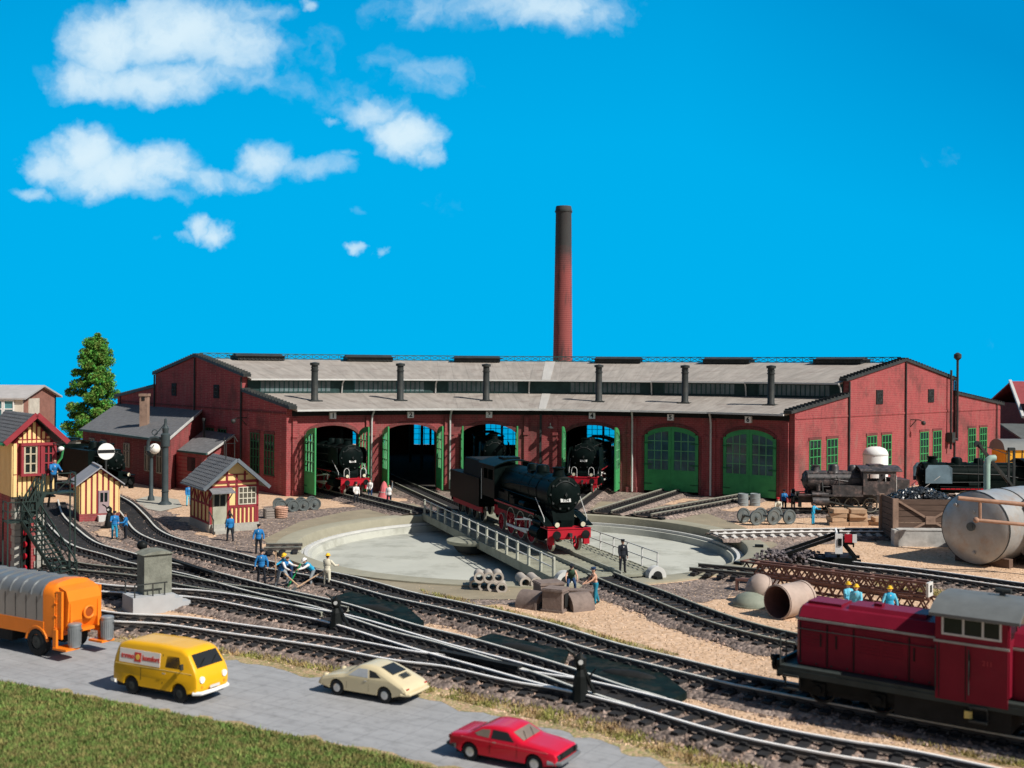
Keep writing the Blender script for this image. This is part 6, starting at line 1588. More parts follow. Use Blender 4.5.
# --- tree
def tree():
    p = Vector((-52.2, 143, 0)); rnd = random.Random(4)
    t = thing('conifer_tree', 'tall ragged bright green conifer behind the workshop roof', 'tree', p)
    H_ = 15.0
    b = MB(); b.cyl((0, 0, 0), (.1, 0, 7), .38, .26, n=10); b.cyl((.1, 0, 7), (0, 0, H_-.6), .26, .05, n=8)
    cl = []
    for k in range(38):
        z = 2.0+(H_-3.0)*k/37; rr = (1-(z/H_)**1.7)*3.2*(.75+.4*rnd.random())+.45; a = k*2.399+rnd.uniform(-.4, .4)
        if z > 13: rr = .9
        q = Vector((cos(a)*rr, sin(a)*rr, z+rnd.uniform(-.1, .3))); b.cyl((0, 0, z-.4), q, .09, .03, n=5); cl.append((q, rnd.uniform(.75, 1.1)))
        cl.append((q*.55+Vector((0, 0, z*.45)), rnd.uniform(.7, 1.0)))
    cl += [(Vector((.05, 0, H_-.7)), .75), (Vector((0, 0, H_-1.8)), .95), (Vector((.3, 0, H_-.1)), .4)]
    b.build('trunk', mat('bark', (.12, .08, .05), .9, var=.3), t, True)
    V = []; FF = []
    for c, r in cl:
        if c.z > 15.5: pass
        for _ in range(int(620*r)):
            d = Vector((rnd.gauss(0, 1), rnd.gauss(0, 1), rnd.gauss(0, 1))).normalized()*r*(rnd.random()**.4); d.z *= .72
            q = c+d; n = Vector((rnd.gauss(0, 1), rnd.gauss(0, 1), rnd.gauss(0, 1)+.5)).normalized(); u = n.orthogonal().normalized(); v = n.cross(u); s = rnd.uniform(.07, .17)
            i = len(V); V += [q-u*s, q+v*s*.7, q+u*s, q-v*s*.7]; FF.append((i, i+1, i+2, i+3))
    b = MB(); b.v = V; b.f = FF; b.mi = [0]*len(FF); b.build('crown', mat('conifer_foliage', (.075, .27, .045), .8, var=.5, scale=1.2, island=.5, hue=((.14, .20, .04), 1.6), spec=.1), t)
tree()
# --- water crane, yard lamp
p = G(165, 505); t = thing('water_crane', 'tall dark water crane column with ornate side spout beside the yard lamp', 'water crane', (p.x, p.y, 0))
b = MB(); b.lathe([(.55, 0), (.5, .15), (.30, .3), (.26, .6), (.24, 4.6), (.34, 4.65), (.36, 5.6), (.22, 5.7), (.26, 6.1), (.12, 6.3), (.1, 6.8), (.01, 6.9)], n=18); b.build('column', mat('dark_slate_paint', (.045, .06, .065), .5, var=.2), t, True)
M_ds = MATS['dark_slate_paint']
b = MB(); b.tube([(-.2, 0, 5.2), (-.8, 0, 5.35), (-1.15, 0, 5.3), (-1.35, 0, 5.0), (-1.38, 0, 4.5)], .13, 8); b.cyl((-1.38, 0, 4.55), (-1.38, 0, 4.3), .17, .2, n=10); b.build('spout', M_ds, t, True)
b = MB(); b.tube([(-.1, 0, 6.4), (-.5, 0, 5.9), (-.9, 0, 5.5)], .04, 5); b.tube([(-.85+.22*cos(a*.6), 0, 5.75+.22*sin(a*.6)) for a in range(11)], .04, 5, True); b.tube([(-1.38, 0, 4.6), (-1.1, 0, 4.5), (-.9, 0, 4.75)], .04, 5); b.build('spout_brace', M_ds, t, True)
b = MB(); b.tube([(.3*cos(a), .3*sin(a), 1.1) for a in [i*.5236 for i in range(12)]], .03, 5, True); b.build('hand_wheel', M_ds, t, True)
p = G(151, 501); t = thing('yard_lamp', 'yard lamp post with white round globe left of the water crane', 'lamp', (p.x, p.y, 0))
b = MB(); b.lathe([(.3, 0), (.26, .3), (.17, .5), (.14, 3.6), (.3, 3.75), (.34, 4.0), (.2, 4.05)], n=14); b.build('post', M_ds, t, True)
b = MB(); b.ell((.32, -.15, 4.28), .44, 18, 12); b.build('globe', mat('white_lamp_globe', (.8, .78, .72), .3), t, True)
b = MB(); b.tube([(0, 0, 3.9), (-.32, 0, 4.0), (-.36, 0, 4.35)], .05, 6); b.build('arm', M_ds, t)
# --- relay cabinet
def cabinet():
    p = G(157, 613); o = Vector((p.x, p.y+.6, 0)); t = thing('relay_cabinet', 'weathered grey green relay cabinet on a pale concrete base with steps', 'cabinet', o, R(36))
    Mc = mat('lichen_grey_concrete', (.20, .205, .17), .9, var=.3, scale=2.5, bump=.4, bscale=10, dirt=(.10, .11, .09), damt=.6, dscale=1.5)
    Mg = mat('pale_grey_concrete', (.40, .41, .42), .85, var=.08, scale=1.5)
    b = MB(); b.b2(-1.45, .0, -.6, .9, 0, .78); b.build('base', Mg, t)
    b = MB()
    for k in range(4): b.b2(.02, .45+.36*k, -.5+.0*k, .75, .78*(3-k)/4 if k < 3 else 0, .78*(4-k)/4)
    b.build('steps', Mg, t)
    b = MB(); b.b2(-.82, .42, -.15, .85, .782, 2.55); b.build('housing', Mc, t)
    b = MB(); n = 8; pr = [(-.92+1.44*i/n, 2.55+.16*(1-(2*i/n-1)**2)) for i in range(n+1)]; b.ext([(x, -.25, z) for x, z in pr], (0, 1.2, 0)); b.build('lid', Mc, t, True)
    b = MB(); b.b2(.421, .445, .0, .72, .95, 2.4); dr = b.build('door', Mc, t); b = MB(); b.b2(.446, .46, .25, .5, 1.75, 2.15); b.build('notice_plate', mat('notice_pale', (.5, .5, .42), .7), dr)
    b = MB()
    for (x, y) in ((-1.35, -.5), (-.55, -.5), (-.02, -.5), (-1.35, .8)): b.bar((x, y, .78), (x, y, 1.35), .05)
    b.bar((-1.35, -.5, 1.33), (.1, -.5, 1.33), .05); b.build('railing', M_iron, t)
cabinet()
# ================================================================ YARD OBJECTS
def lantern(label, px, py, h=1.7, s=1.0):
    p = G(px, py); t = thing('point_lantern', label, 'point lantern', (p.x, p.y, 0), 0, 'point lanterns between the tracks', s)
    b = MB(); b.box((0, 0, .08), (.9, .7, .14)); b.box((.55, .1, .1), (.9, .16, .12)); b.build('base', M_black, t)
    b = MB(); b.lathe([(.34, .1), (.26, .5), (.20, h*.6), (.12, h*.72), (.16, h*.75), (.2, h*.8), (.2, h*.93), (.08, h), (.01, h*1.04)], n=8); b.build('body', M_black, t)
    b = MB(); b.tube([(0, 0, h*.8), (-.25, 0, h*1.02), (-.45, 0, h*1.1)], .05, 5); b.tube([(.1, 0, h*.75), (.45, 0, h*.3), (.55, .1, .15)], .07, 5); b.tube([(.2, 0, h*.5), (.5, -.1, h*.75)], .03, 5); b.build('lever', M_black, t)
    b = MB(); b.cyl((0, -.21, h*.87), (0, -.18, h*.87), .08, n=10); b.build('lens', M_lgrey, t)
lantern('black point lantern standing behind the cream car', 336, 635, 1.55)
lantern('black point lantern between the tracks above the red car', 580, 708, 1.75)
lantern('tall black point lantern beside the two men at the striped hut', 109, 528, 1.45)
p = G(145, 564); t = thing('signal_drum', 'black round shade on the ground behind the relay cabinet', 'lamp shade', (p.x, p.y-.5, 0)); b = MB(); b.ell((0, 0, 1.12), (.30, .28, .26)); b.build('shade', M_black, t, True); b = MB(); b.cyl((0, 0, 0), (0, 0, .9), .07, n=8); b.bar((0, 0, .85), (.5, -.15, .7), .08); b.build('stand', M_black, t)

# wheelsets
M_whl = mat('grey_wheel_iron', (.13, .15, .15), .55, metal=.3, var=.25, dirt=(.28, .24, .2), damt=.4, dscale=2)
def wheelset(label, p, rz, r=.5, grp='loose wheelsets'):
    t = thing('wheelset', label, 'wheelset', (p.x, p.y, 0), rz, grp)
    b = MB(); b.cyl((0, -.95, r), (0, .95, r), .09, n=10); b.build('axle', M_whl, t, True)
    for y in (-.75, .75):
        s = -1 if y < 0 else 1; b = MB(); Mx = Matrix.Translation((0, y, r)) @ Matrix.Rotation(R(90), 4, 'X')
        b.lathe([(r*.80, -.07), (r, -.07), (r*1.0, .07), (r*.80, .07), (r*.72, .03), (r*.3, .04), (r*.24, .12), (.01, .12), (.01, -.12), (r*.24, -.12), (r*.3, -.04), (r*.72, -.03), (r*.80, -.07)], Mx, 26); b.build('wheel', M_whl, t, True)
for i, (x, y, w_) in enumerate(((757, 525.5, 'leftmost'), (774, 525, 'middle'), (790, 524.5, 'rightmost'))):
    p = G(x, y)+Vector((-.35, .75, 0)); wheelset('%s of three loose wheelsets in front of the rightmost green doors' % w_, p, R(25), .54)
for i, (x, y, w_) in enumerate(((282, 512, 'first from the left'), (294, 512, 'second from the left'), (304.5, 511, 'third from the left'), (315.5, 510, 'fourth from the left'))):
    p = G(x, y)+Vector((-.3, .75, 0)); wheelset('loose wheelset at the shed corner, %s' % w_, p, R(20), .46)
# crate and basket beside the half timbered hut
def boxthing(name, label, cat, p, d, m, rz=0, lid=None):
    t = thing(name, label, cat, p, rz); x, y, z = d
    b = MB()
    b.b2(-x/2, x/2, -y/2, -y/2+.06, 0, z); b.b2(-x/2, x/2, y/2-.06, y/2, 0, z); b.b2(-x/2, -x/2+.06, -y/2+.06, y/2-.06, 0, z); b.b2(x/2-.06, x/2, -y/2+.06, y/2-.06, 0, z); b.b2(-x/2+.06, x/2-.06, -y/2+.06, y/2-.06, .02, .08)
    b.build('box', m, t)
    b = MB()
    for k in range(4): 
        for sx in (-1, 1): b.box((sx*(x/2-.05), -y/2-.02, z/2), (.1, .04, z))
        b.box((0, -y/2-.022, z*(.12+.25*k)), (x*.98, .03, z*.18))
    b.build('slats', m, t); return t
p = G(268, 519); boxthing('wooden_crate', 'small open grey crate left of the wicker basket', 'crate', (p.x, p.y+.5, 0), (.8, .7, .7), mat('grey_crate_wood', (.26, .23, .21), .85, var=.2), R(25))
p = G(280, 519); t = thing('wicker_basket', 'pinkish wicker basket beside the loose wheelsets', 'basket', (p.x, p.y+.5, 0))
b = MB(); b.lathe([(.38, 0), (.46, .8), (.42, .85), (.40, .8), (.34, .05), (.01, .04)], n=14); b.build('body', mat('wicker', (.50, .30, .22), .9, var=.3, scale=8), t)
b = MB()
for k in range(6): b.lathe([(.41+.01*k, .05+.13*k), (.46+.01*k, .10+.13*k), (.41+.01*k, .14+.13*k)], n=14)
b.build('rims', MATS['wicker'], t)
# concrete pipes stack
M_pipe = mat('concrete_pipe', (.42, .37, .32), .85, var=.12, scale=3)
row = [(474, 590.5), (483, 591.5), (492, 592.5), (501, 593.5)]
def pipe_piece(label, p, r, L_, rz, m, z, grp=None, name='concrete_pipe', cat='pipe', th=.3):
    t = thing(name, label, cat, (p.x, p.y, z), rz, grp); Mx = Matrix.Translation((0, 0, r)) @ Matrix.Rotation(R(90), 4, 'X')
    b = MB(); b.lathe([(r*(1-th), -L_/2), (r, -L_/2), (r, L_/2), (r*(1-th), L_/2), (r*(1-th), -L_/2)], Mx, 24); b.build('barrel', m, t, True)
    b = MB(); b.lathe([(r*1.0, L_/2-.2), (r*1.12, L_/2-.2), (r*1.12, L_/2), (r*1.0, L_/2)], Mx, 24); b.build('collar', m, t, True); return t
wn = ['leftmost', 'second', 'third', 'rightmost']
for i, (x, y) in enumerate(row): pipe_piece('%s pipe in the bottom row of the concrete pipe stack' % wn[i], G(x, y)+Vector((0, .7, 0)), .245, 1.2, R(4), M_pipe, 0, 'stacked concrete pipes')
for i, x in enumerate((478.5, 488, 497.5)): pipe_piece('%s pipe in the top row of the concrete pipe stack' % ('left', 'middle', 'right')[i], G(x, 592)+Vector((0, .7, 0)), .245, 1.2, R(4), M_pipe, .43, 'stacked concrete pipes')
for i, x in enumerate((523, 534)): pipe_piece('%s of two grey pipes behind the brown stone blocks' % ('left', 'right')[i], G(x, 588.5)+Vector((0, .8, 0)), .27, 1.6, R(10), M_pipe, 0, 'pair of grey pipes')
# brown castings
M_cast = mat('brown_casting', (.20, .155, .135), .8, var=.2, scale=2.5, bump=.3, bscale=8, dirt=(.34, .27, .23), damt=.4, dscale=1.5)
def casting_round(label, px, py, rz, r=.66, L_=1.1):
    p = G(px, py); t = thing('arched_casting', label, 'casting', (p.x, p.y+.5, 0), rz)
    b = MB(); n = 14; o = [(r*cos(pi*k/n), r*1.15*sin(pi*k/n)) for k in range(n+1)]; i_ = [(r*.42*cos(pi*k/n), r*.5*sin(pi*k/n)) for k in range(n+1)][::-1]
    b.ext([(x, -L_/2, z) for x, z in o+i_], (0, L_, 0)); b.build('shell', M_cast, t, True)
    b = MB(); b.ext([(x*1.02, -L_/2-.05, z*1.02) for x, z in o]+[(x*.9, -L_/2-.05, z*.9) for x, z in o[::-1]], (0, .12, 0)); b.build('rim', M_cast, t, True)
casting_round('brown arched casting lying leftmost of the block group', 533, 609, R(55))
casting_round('brown arched casting nearest the man in blue trousers', 578, 611, R(-62))
def casting_box(label, px, py, rz, d, dy=.5):
    p = G(px, py); t = thing('box_casting', label, 'casting', (p.x, p.y+dy, 0), rz); x, y, z = d
    b = MB(); b.b2(-x/2, x/2, -y/2, y/2, 0, z); b.b2(-x/2-.05, x/2+.05, -y/2-.05, y/2+.05, z*.88, z*.96); b.b2(-x/2-.06, x/2+.06, -y/2-.06, y/2+.06, 0.001, .1); b.build('block', M_cast, t)
    b = MB(); b.b2(x/2+.052, x/2+.075, -y*.25, y*.25, z*.2, z*.8); b.build('recess', M_blackm, t)
casting_box('upright brown box casting with a dark slot in its side', 556, 613, R(-25), (.95, .85, 1.05))
casting_box('flat brown casting lying behind the box casting', 549, 601, R(20), (1.2, 1.0, .85))
casting_box('low dark casting slab in front of the crouching worker', 579, 600, R(-10), (1.3, .5, .45), .3)

# lattice girders
M_gird = mat('red_brown_girder', (.165, .085, .068), .75, var=.2, scale=2, dirt=(.3, .2, .15), damt=.35, dscale=1.2)
def girder(label, p, q, h, w, z, n=12, tilt=0, end=None):
    p, q = Vector((p[0], p[1], 0)), Vector((q[0], q[1], 0)); d = q-p; L_ = d.length
    t = thing('lattice_girder', label, 'girder', (p.x, p.y, z), atan2(d.y, d.x), 'lattice girders stacked on the ground')
    b = MB()
    for y in (-w/2, w/2):
        for zz in (.06, h-.06): b.b2(0, L_, y-.06, y+.06, zz-.045, zz+.045)
    b.build('chord', M_gird, t)
    b = MB()
    for y in (-w/2, w/2):
        for k in range(n):
            x0, x1 = L_*k/n, L_*(k+.5)/n; x2 = L_*(k+1)/n; b.bar((x0, y, .1), (x1, y, h-.1), .05, .07); b.bar((x1, y, h-.1), (x2, y, .1), .05, .07)
    for k in range(0, n+1, 3):
        for zz in (.06, h-.06): b.bar((L_*k/n, -w/2, zz), (L_*k/n, w/2, zz), .07)
    b.build('lacing', M_gird, t)
    if end:
        b = MB(); b.b2(L_, L_+.12, -w/2-.02, w/2+.02, .02, h-.05); e = b.build('end_plate', M_lgrey, t); b = MB(); b.b2(L_+.121, L_+.14, -.12, .12, h*.3, h*.75); b.build('bolt_hole', M_blackm, e)
gA, gB = G(768, 588), G(934, 614); girder('lower front lattice girder nearest the maroon diesel', gA, gB, .75, .9, 0, 13)
gA2, gB2 = G(745, 573), G(925, 600); girder('lower rear lattice girder lying behind the front one', gA2, gB2, .75, .9, 0, 13)
gA3, gB3 = G(757, 575.5, .78), G(928, 597, .78); girder('top lattice girder with a white end plate', gA3, gB3, .70, .6, .80, 13, end=True)
b = MB(); p = G(736, 590); t = thing('girder_offcut', 'short rusty girder offcut left of the leaning drum', 'girder', (p.x, p.y, 0), R(-20)); b.b2(0, 1.6, -.25, .25, .5, .6); b.b2(0, .1, -.25, .25, 0, .5); b.b2(1.5, 1.6, -.25, .25, 0, .5); b.b2(.7, .8, -.2, .2, 0, .5); b.build('frame', M_gird, t)
# big boiler drum sections
M_drum = mat('dusty_pink_steel', (.42, .33, .28), .7, var=.15, scale=1.5, dirt=(.25, .15, .11), damt=.5, dscale=1.2)
M_drumi = mat('rusty_inside', (.16, .085, .075), .85, var=.2)
p = G(792, 621); t = thing('boiler_drum', 'open ended pinkish boiler drum lying before the girders', 'drum', (p.x+.15, p.y+.95, 0), R(38), s=.88)
Mx = Matrix.Translation((0, 0, .84)) @ Matrix.Rotation(R(90), 4, 'Y')
b = MB(); b.lathe([(.80, -1.05), (.84, -1.05), (.84, 1.05), (.80, 1.05)], Mx, 36); b.lathe([(.84, -1.0), (.88, -1.0), (.88, -.86), (.84, -.86)], Mx, 36); b.lathe([(.84, .86), (.88, .86), (.88, 1.0), (.84, 1.0)], Mx, 36); b.build('shell', M_drum, t, True)
b = MB(); b.lathe([(.798, -1.04), (.798, 1.0), (.01, 1.0)], Mx, 36); b.build('lining', M_drumi, t, True)
p = G(760, 606); t = thing('dished_end', 'pale dished boiler end leaning on the open drum', 'boiler end', (p.x+.2, p.y+.7, 0), R(20), s=.82)
b = MB(); Ml = Matrix.Translation((0, 0, .78)) @ Matrix.Rotation(R(-52), 4, 'Y'); b.lathe([(.80, 0), (.82, .05), (.80, .35), (.68, .6), (.4, .78), (.01, .84)], Ml, 30); b.lathe([(.80, 0), (.01, .0)], Ml, 30); b.build('dish', M_drum, t, True)
b = MB(); b.lathe([(.80, .1), (.86, .1), (.86, .2), (.80, .2)], Ml, 30); b.build('flange', M_drum, t, True)
p = G(752, 608); t = thing('dished_end', 'grey green boiler end lying flat left of the drum', 'boiler end', (p.x+.05, p.y+.55, 0), s=.85)
b = MB(); b.lathe([(.98, 0), (1.0, .08), (.93, .3), (.7, .55), (.35, .70), (.01, .73)], n=30); b.build('dish', mat('grey_green_steel', (.23, .25, .20), .65, var=.2), t, True)
b = MB(); b.lathe([(.98, .0), (1.05, .0), (1.05, .1), (.98, .1)], n=30); b.build('flange', MATS['grey_green_steel'], t, True)
# buffer stop
p = G(843, 562, .3); t = thing('buffer_stop', 'black buffer stop with white and red boards at the end of the siding', 'buffer stop', (p.x-.3, p.y+.3, .1), R(-14))
b = MB()
for y in (-.75, .75):
    b.bar((-3.3, y, .35), (.2, y, 1.75), .14, .18); b.bar((.1, y, .3), (.1, y, 1.9), .16, .2); b.bar((1.1, y, .35), (.1, y, 1.6), .12, .16); b.bar((-3.2, y, .38), (1.3, y, .38), .14, .16)
b.b2(-.6, .9, -1.0, 1.0, .2, .55); b.build('frame', M_black, t)
b = MB(); b.b2(.05, .25, -1.3, 1.3, 1.25, 1.65); b.build('beam', M_black, t)
for x0, x1, z0, z1, m_ in ((-.1, .3, .8, 1.9, M_white), (.40, .8, 1.45, 1.9, M_redl), (.82, 1.05, 1.45, 1.9, M_white)):
    b = MB(); b.b2(x0, x1, -1.26, -1.18, z0, z1); b.build('warning_board', m_, t)
b = MB(); b.b2(-.05, .04, -1.0, 1.0, 1.65, 1.95); b.build('crossbeam_board', M_white, t)
for y in (-.87, .87):
    b = MB(); b.cyl((.25, y, 1.4), (.85, y, 1.4), .12, n=10); b.cyl((.85, y, 1.4), (.92, y, 1.4), .26, n=14); b.build('buffer', M_black, t, True)
b = MB(); rnd = random.Random(8)
for k in range(340): b.box((-2.6+rnd.gauss(0, .8), rnd.gauss(0, .6), .25+max(0, .35-abs(rnd.gauss(0, .25)))), (.16, .14, .12), rz=rnd.random()*3, rx=rnd.random())
b.build('ballast_heap', mat('heap_stone', (.14, .12, .125), .9, var=.3, island=.5), t)
# coal bin
def coalbin():
    p = G(899, 546.5); t0 = thing('concrete_kerb', 'long pale concrete block under the wooden coal bin', 'concrete block', (p.x, p.y, 0), R(-2))
    b = MB(); b.b2(0, 4.2, 0, .9, 0, 1.0); b.b2(-.02, 4.22, -.03, .93, 1.0, 1.06); b.b2(-.3, -.03, -.05, .7, 0, 1.02); b.build('block', mat('whitish_concrete', (.42, .41, .39), .9, var=.25, scale=2.2), t0)
    p = G(900, 546.5); o = Vector((p.x, p.y+1.0, 0)); t = thing('coal_bin', 'weathered plank coal bin with diagonal braces heaped with coal', 'coal bin', o, R(-2))
    W_, D_, H_ = 4.4, 2.8, 2.9
    b = MB()
    for k in range(7):
        z = .3+k*.37; b.b2(0, W_, -.04, .04, z, z+.34); b.b2(0, W_, D_-.04, D_+.04, z, z+.34); b.b2(-.04, .04, 0, D_, z, z+.34); b.b2(W_-.04, W_+.04, 0, D_, z, z+.34)
    b.build('planks', M_wood, t)
    b = MB()
    for x in (.0, W_):
        for y in (-.1, D_+.1): b.box((x, y, H_/2), (.34, .22, H_))
    b.bar((.2, -.1, 2.75), (W_/2, -.1, 1.55), .07, .13); b.bar((W_-.2, -.1, 2.75), (W_/2, -.1, 1.55), .07, .13); b.bar((.2, -.1, .5), (W_/2, -.1, 1.55), .07, .13); b.bar((W_-.2, -.1, .5), (W_/2, -.1, 1.55), .07, .13); b.box((W_/2, -.12, 1.55), (.6, .1, .5))
    b.build('posts_and_braces', mat('pale_weathered_post', (.30, .20, .15), .85, var=.25, scale=3), t)
    tc_ = MB(); rnd = random.Random(3); OC = [(1,0,0),(0,1,0),(-1,0,0),(0,-1,0),(0,0,1),(0,0,-1)]; OF = [(0,1,4),(1,2,4),(2,3,4),(3,0,4),(1,0,5),(2,1,5),(3,2,5),(0,3,5)]
    tc_.b2(.1, W_-.1, .1, D_-.1, 2.2, 2.6)
    for _ in range(900):
        x, y = rnd.uniform(.1, W_-.1), rnd.uniform(.1, D_-.1); h = 2.6+.85*max(0, 1-((x-W_*.45)/(W_*.5))**2)*max(0, 1-((y-D_/2)/(D_*.6))**2)
        M_ = Matrix.Translation((x, y, h-rnd.uniform(0, .15))) @ Matrix.Rotation(rnd.random()*3, 4, 'Z') @ Matrix.Rotation(rnd.random()*3, 4, 'X') @ Matrix.Diagonal((rnd.uniform(.08, .2), rnd.uniform(.08, .18), rnd.uniform(.08, .16), 1))
        tc_.add(OC, OF, M_)
    c = tc_.build('coal_heap', mat('shiny_coal', (.025, .03, .035), .28, var=.3, spec=.8), None); c.location = o; c.rotation_euler = (0, 0, R(-2)); tag(c, 'heap of shiny black coal filling the plank bin', 'coal')
    c['kind'] = 'stuff'
coalbin()
# timber stacks under the small locomotive
rnd = random.Random(9)
for (px, py, n, lab) in ((838, 525, 4, 'left'), (857, 525, 4, 'middle'), (880, 525, 2, 'right')):
    p = G(px, py)
    for k in range(n):
        t = thing('timber_baulk', '%s timber baulk in the %s pile before the small tank locomotive' % (('bottom', 'second', 'third', 'top')[k] if n == 4 else ('lower', 'upper')[k], lab), 'timber', (p.x+rnd.uniform(-.1, .1), p.y+rnd.uniform(-.1, .3), k*.30), R(rnd.uniform(-8, 8)), 'timber piles right of the pit')
        b = MB(); w_ = 1.35*rnd.uniform(.75, 1.0); b.b2(-w_/2, w_/2, -.6, .6, 0.0, .27); b.b2(-w_/2-.02, w_/2+.02, -.45, -.40, -.0, .28); b.b2(-w_/2-.02, w_/2+.02, .40, .45, 0, .28); b.build('baulk', M_timber, t)
# white storage tank
p = Vector((31.4, 98.5, 0)); t = thing('storage_tank', 'upright white storage tank with domed top behind the small locomotive', 'tank', p)
b = MB(); b.lathe([(1.05, 0), (1.05, 3.9), (1.0, 4.1), (.8, 4.35), (.4, 4.5), (.01, 4.53)], n=30); b.build('vessel', M_white, t, True); b = MB(); b.lathe([(1.06, 3.8), (1.08, 3.8), (1.08, 3.9), (1.06, 3.9)], n=30); b.lathe([(1.2, 0), (1.2, .2), (1.06, .2)], n=30); b.build('hoop', M_lgrey, t, True)
# silver boilers
M_silver = mat('dull_silver_steel', (.42, .42, .41), .42, metal=.4, var=.15, scale=1.2, dirt=(.40, .27, .18), damt=.8, dscale=.9)
def silver(label, c, r, L_, rz, grp):
    t = thing('silver_boiler', label, 'boiler', (c.x, c.y, 0), rz, grp); Mx = Matrix.Translation((0, 0, r+.12)) @ Matrix.Rotation(R(90), 4, 'Y')
    b = MB(); b.lathe([(.01, -.30), (r*.35, -.27), (r*.7, -.17), (r*.92, -.04), (r*1.0, .06), (r, L_), (r*.9, L_+.1), (.01, L_+.3)], Mx, 48); b.build('shell', M_silver, t, True, ang=50)
    b = MB()
    for z in (.1, L_*.33, L_*.66, L_-.05): b.lathe([(r, z-.05), (r*1.015, z-.05), (r*1.015, z+.05), (r, z+.05)], Mx, 48)
    b.build('hoop', M_iron, t, True)
    b = MB(); b.cyl((-.42, 0, r*1.1), (-.2, 0, r*1.1), .24, n=18); b.cyl((-.34, 0, r*1.1), (-.45, 0, r*1.1), .14, n=14); b.build('manhole', M_whl, t, True)
    for y, z in ((r*.5, r*1.65), (-.1, r*.38), (-.1, r*1.5)): b = MB(); b.cyl((-.3, y, z), (-.05, y, z), .1, n=12); b.build('pipe_stub', M_silver, t, True)
    b = MB()
    for x in (1.0, L_-1): b.b2(x-.2, x+.2, -r*.8, r*.8, 0, .5)
    b.build('cradle', M_wood, t)
e = G(977, 567); rS = 2.05
silver('big silver boiler with rust streaked round end facing the camera', Vector((e.x-.05, e.y+.3, 0)), rS, 8.5, R(38), 'silver boilers')
silver('second silver boiler partly cut by the right edge', Vector((e.x+3.6, e.y-.6, 0)), rS, 8.0, R(38), 'silver boilers')
# rusty pipe rack
g0 = D(958, 498, 61.5); g1 = D(1060, 508, 61.0); h0 = D(976, 520, 61.4); h1 = D(1060, 528, 61.0)
t = thing('pipe_rack', 'rusty pipe frame in front of the silver boilers', 'pipe frame', (h0.x, h0.y, 0)); o = Vector((h0.x, h0.y, 0))
M_rust = mat('rusty_pipe', (.38, .22, .15), .7, var=.25, scale=2)
b = MB(); b.cyl(g0-o, g1-o, .12, n=10); b.cyl(h0-o, h1-o, .10, n=10); u1 = D(980, 500, 61.4)-o; u2 = D(980, 521, 61.4)-o; b.cyl(u1, u2, .09, n=8); b.ell(h0-o, .16); b.build('pipes', M_rust, t, True)
b = MB(); x1 = g1-o; b.cyl((x1.x, x1.y, 0), x1, .12, n=8); b.build('upright', M_rust, t, True)
# green standpipe
q = D(987, 458, 68.5); t = thing('standpipe', 'pale green standpipe with an elbow beside the jib crane', 'pipe', (q.x, q.y, 0))
b = MB(); b.tube([(0, 0, 0), (0, 0, q.z-.4), (.05, 0, q.z-.12), (.22, 0, q.z), (.5, .05, q.z)], .19, 12); b.build('pipe', mat('pale_green_pipe', (.30, .42, .36), .5, var=.1), t, True)
b = MB(); b.cyl((0, 0, 0), (0, 0, .2), .35, n=14); b.build('flange', M_iron, t, True)
# jib crane
p = D(1011, 500, 74); o = Vector((p.x, p.y, 0)); t = thing('jib_crane', 'small dark jib crane with diagonal boom at the right', 'crane', o)
b = MB()
for dx in (-.35, .35): b.bar((dx*.5, 0, 0), (dx*.5, 0, 6.05), .13)
b.bar((-.2, 0, 6.0), (.2, 0, 6.0), .2); b.bar((-.35, 0, 2.6), (.35, 0, 3.6), .08); b.bar((.35, 0, 2.6), (-.35, 0, 3.6), .08); b.build('mast', M_iron, t)
tip = D(978, 444, 74)-o; b = MB()
for dy in (-.15, .15): b.bar((.3, dy, 3.3), (tip.x, dy, tip.z), .10, .14)
b.build('boom', M_iron, t); b = MB(); b.bar((tip.x, 0, tip.z), (0, 0, 5.6), .05); b.cyl((tip.x, 0, tip.z), (tip.x+.05, 0, tip.z-3), .025, n=5); b.cyl((tip.x-.05, -.1, tip.z), (tip.x-.05, .1, tip.z), .2, n=12); b.build('cable_and_pulley', M_iron, t)
b = MB(); b.box((0, 0, .9), (1.6, 1.4, 1.8)); b.build('winch_house', M_iron, t)
# red works building far right
t = thing('works_building', 'red works building with grey lean-to roof beyond the right gable', 'building', (57.6, 128, 0))
b = MB(); b.b2(0, 20, 0, 12, 0, 7.5); b.build('wall', M_brickd, t)
b = MB(); b.slab([(-.5, -.6, 6.0), (20, -.6, 6.0), (20, 6, 10.0), (.9, 6, 10.0)], .2); b.slab([(.9, 6, 10.0), (20, 6, 10.0), (20, 12.6, 6.0), (-.5, 12.6, 6.0)], .2); b.build('roof', mat('red_tile_roof', (.26, .055, .06), .8, var=.15, scale=1.5), t)
b = MB(); b.bar((-.55, -.65, 6.05), (.85, 6, 10.05), .3, .3); b.build('verge_board', M_lgrey, t)
b = MB(); b.slab([(-3, -6, 3.9), (20, -6, 3.9), (20, -.2, 5.3), (-3, -.2, 5.3)], .2); b.build('lean_to_roof', mat('dark_grey_roof', (.10, .11, .11), .8), t)
b = MB()
for k in range(5): b.b2(-2.8+k*4.5, -2.5+k*4.5, -5.8, -5.5, 0, 3.8)
b.build('posts', M_lgrey, t)
b = MB(); b.tube([(2.6, -.8, 6.6), (2.6, -.9, 8.4), (3.6, -.9, 8.4)], .12); b.box((4.4, .8, 8.2), (.9, .8, 2.2)); b.build('roof_pipe', M_iron, t)
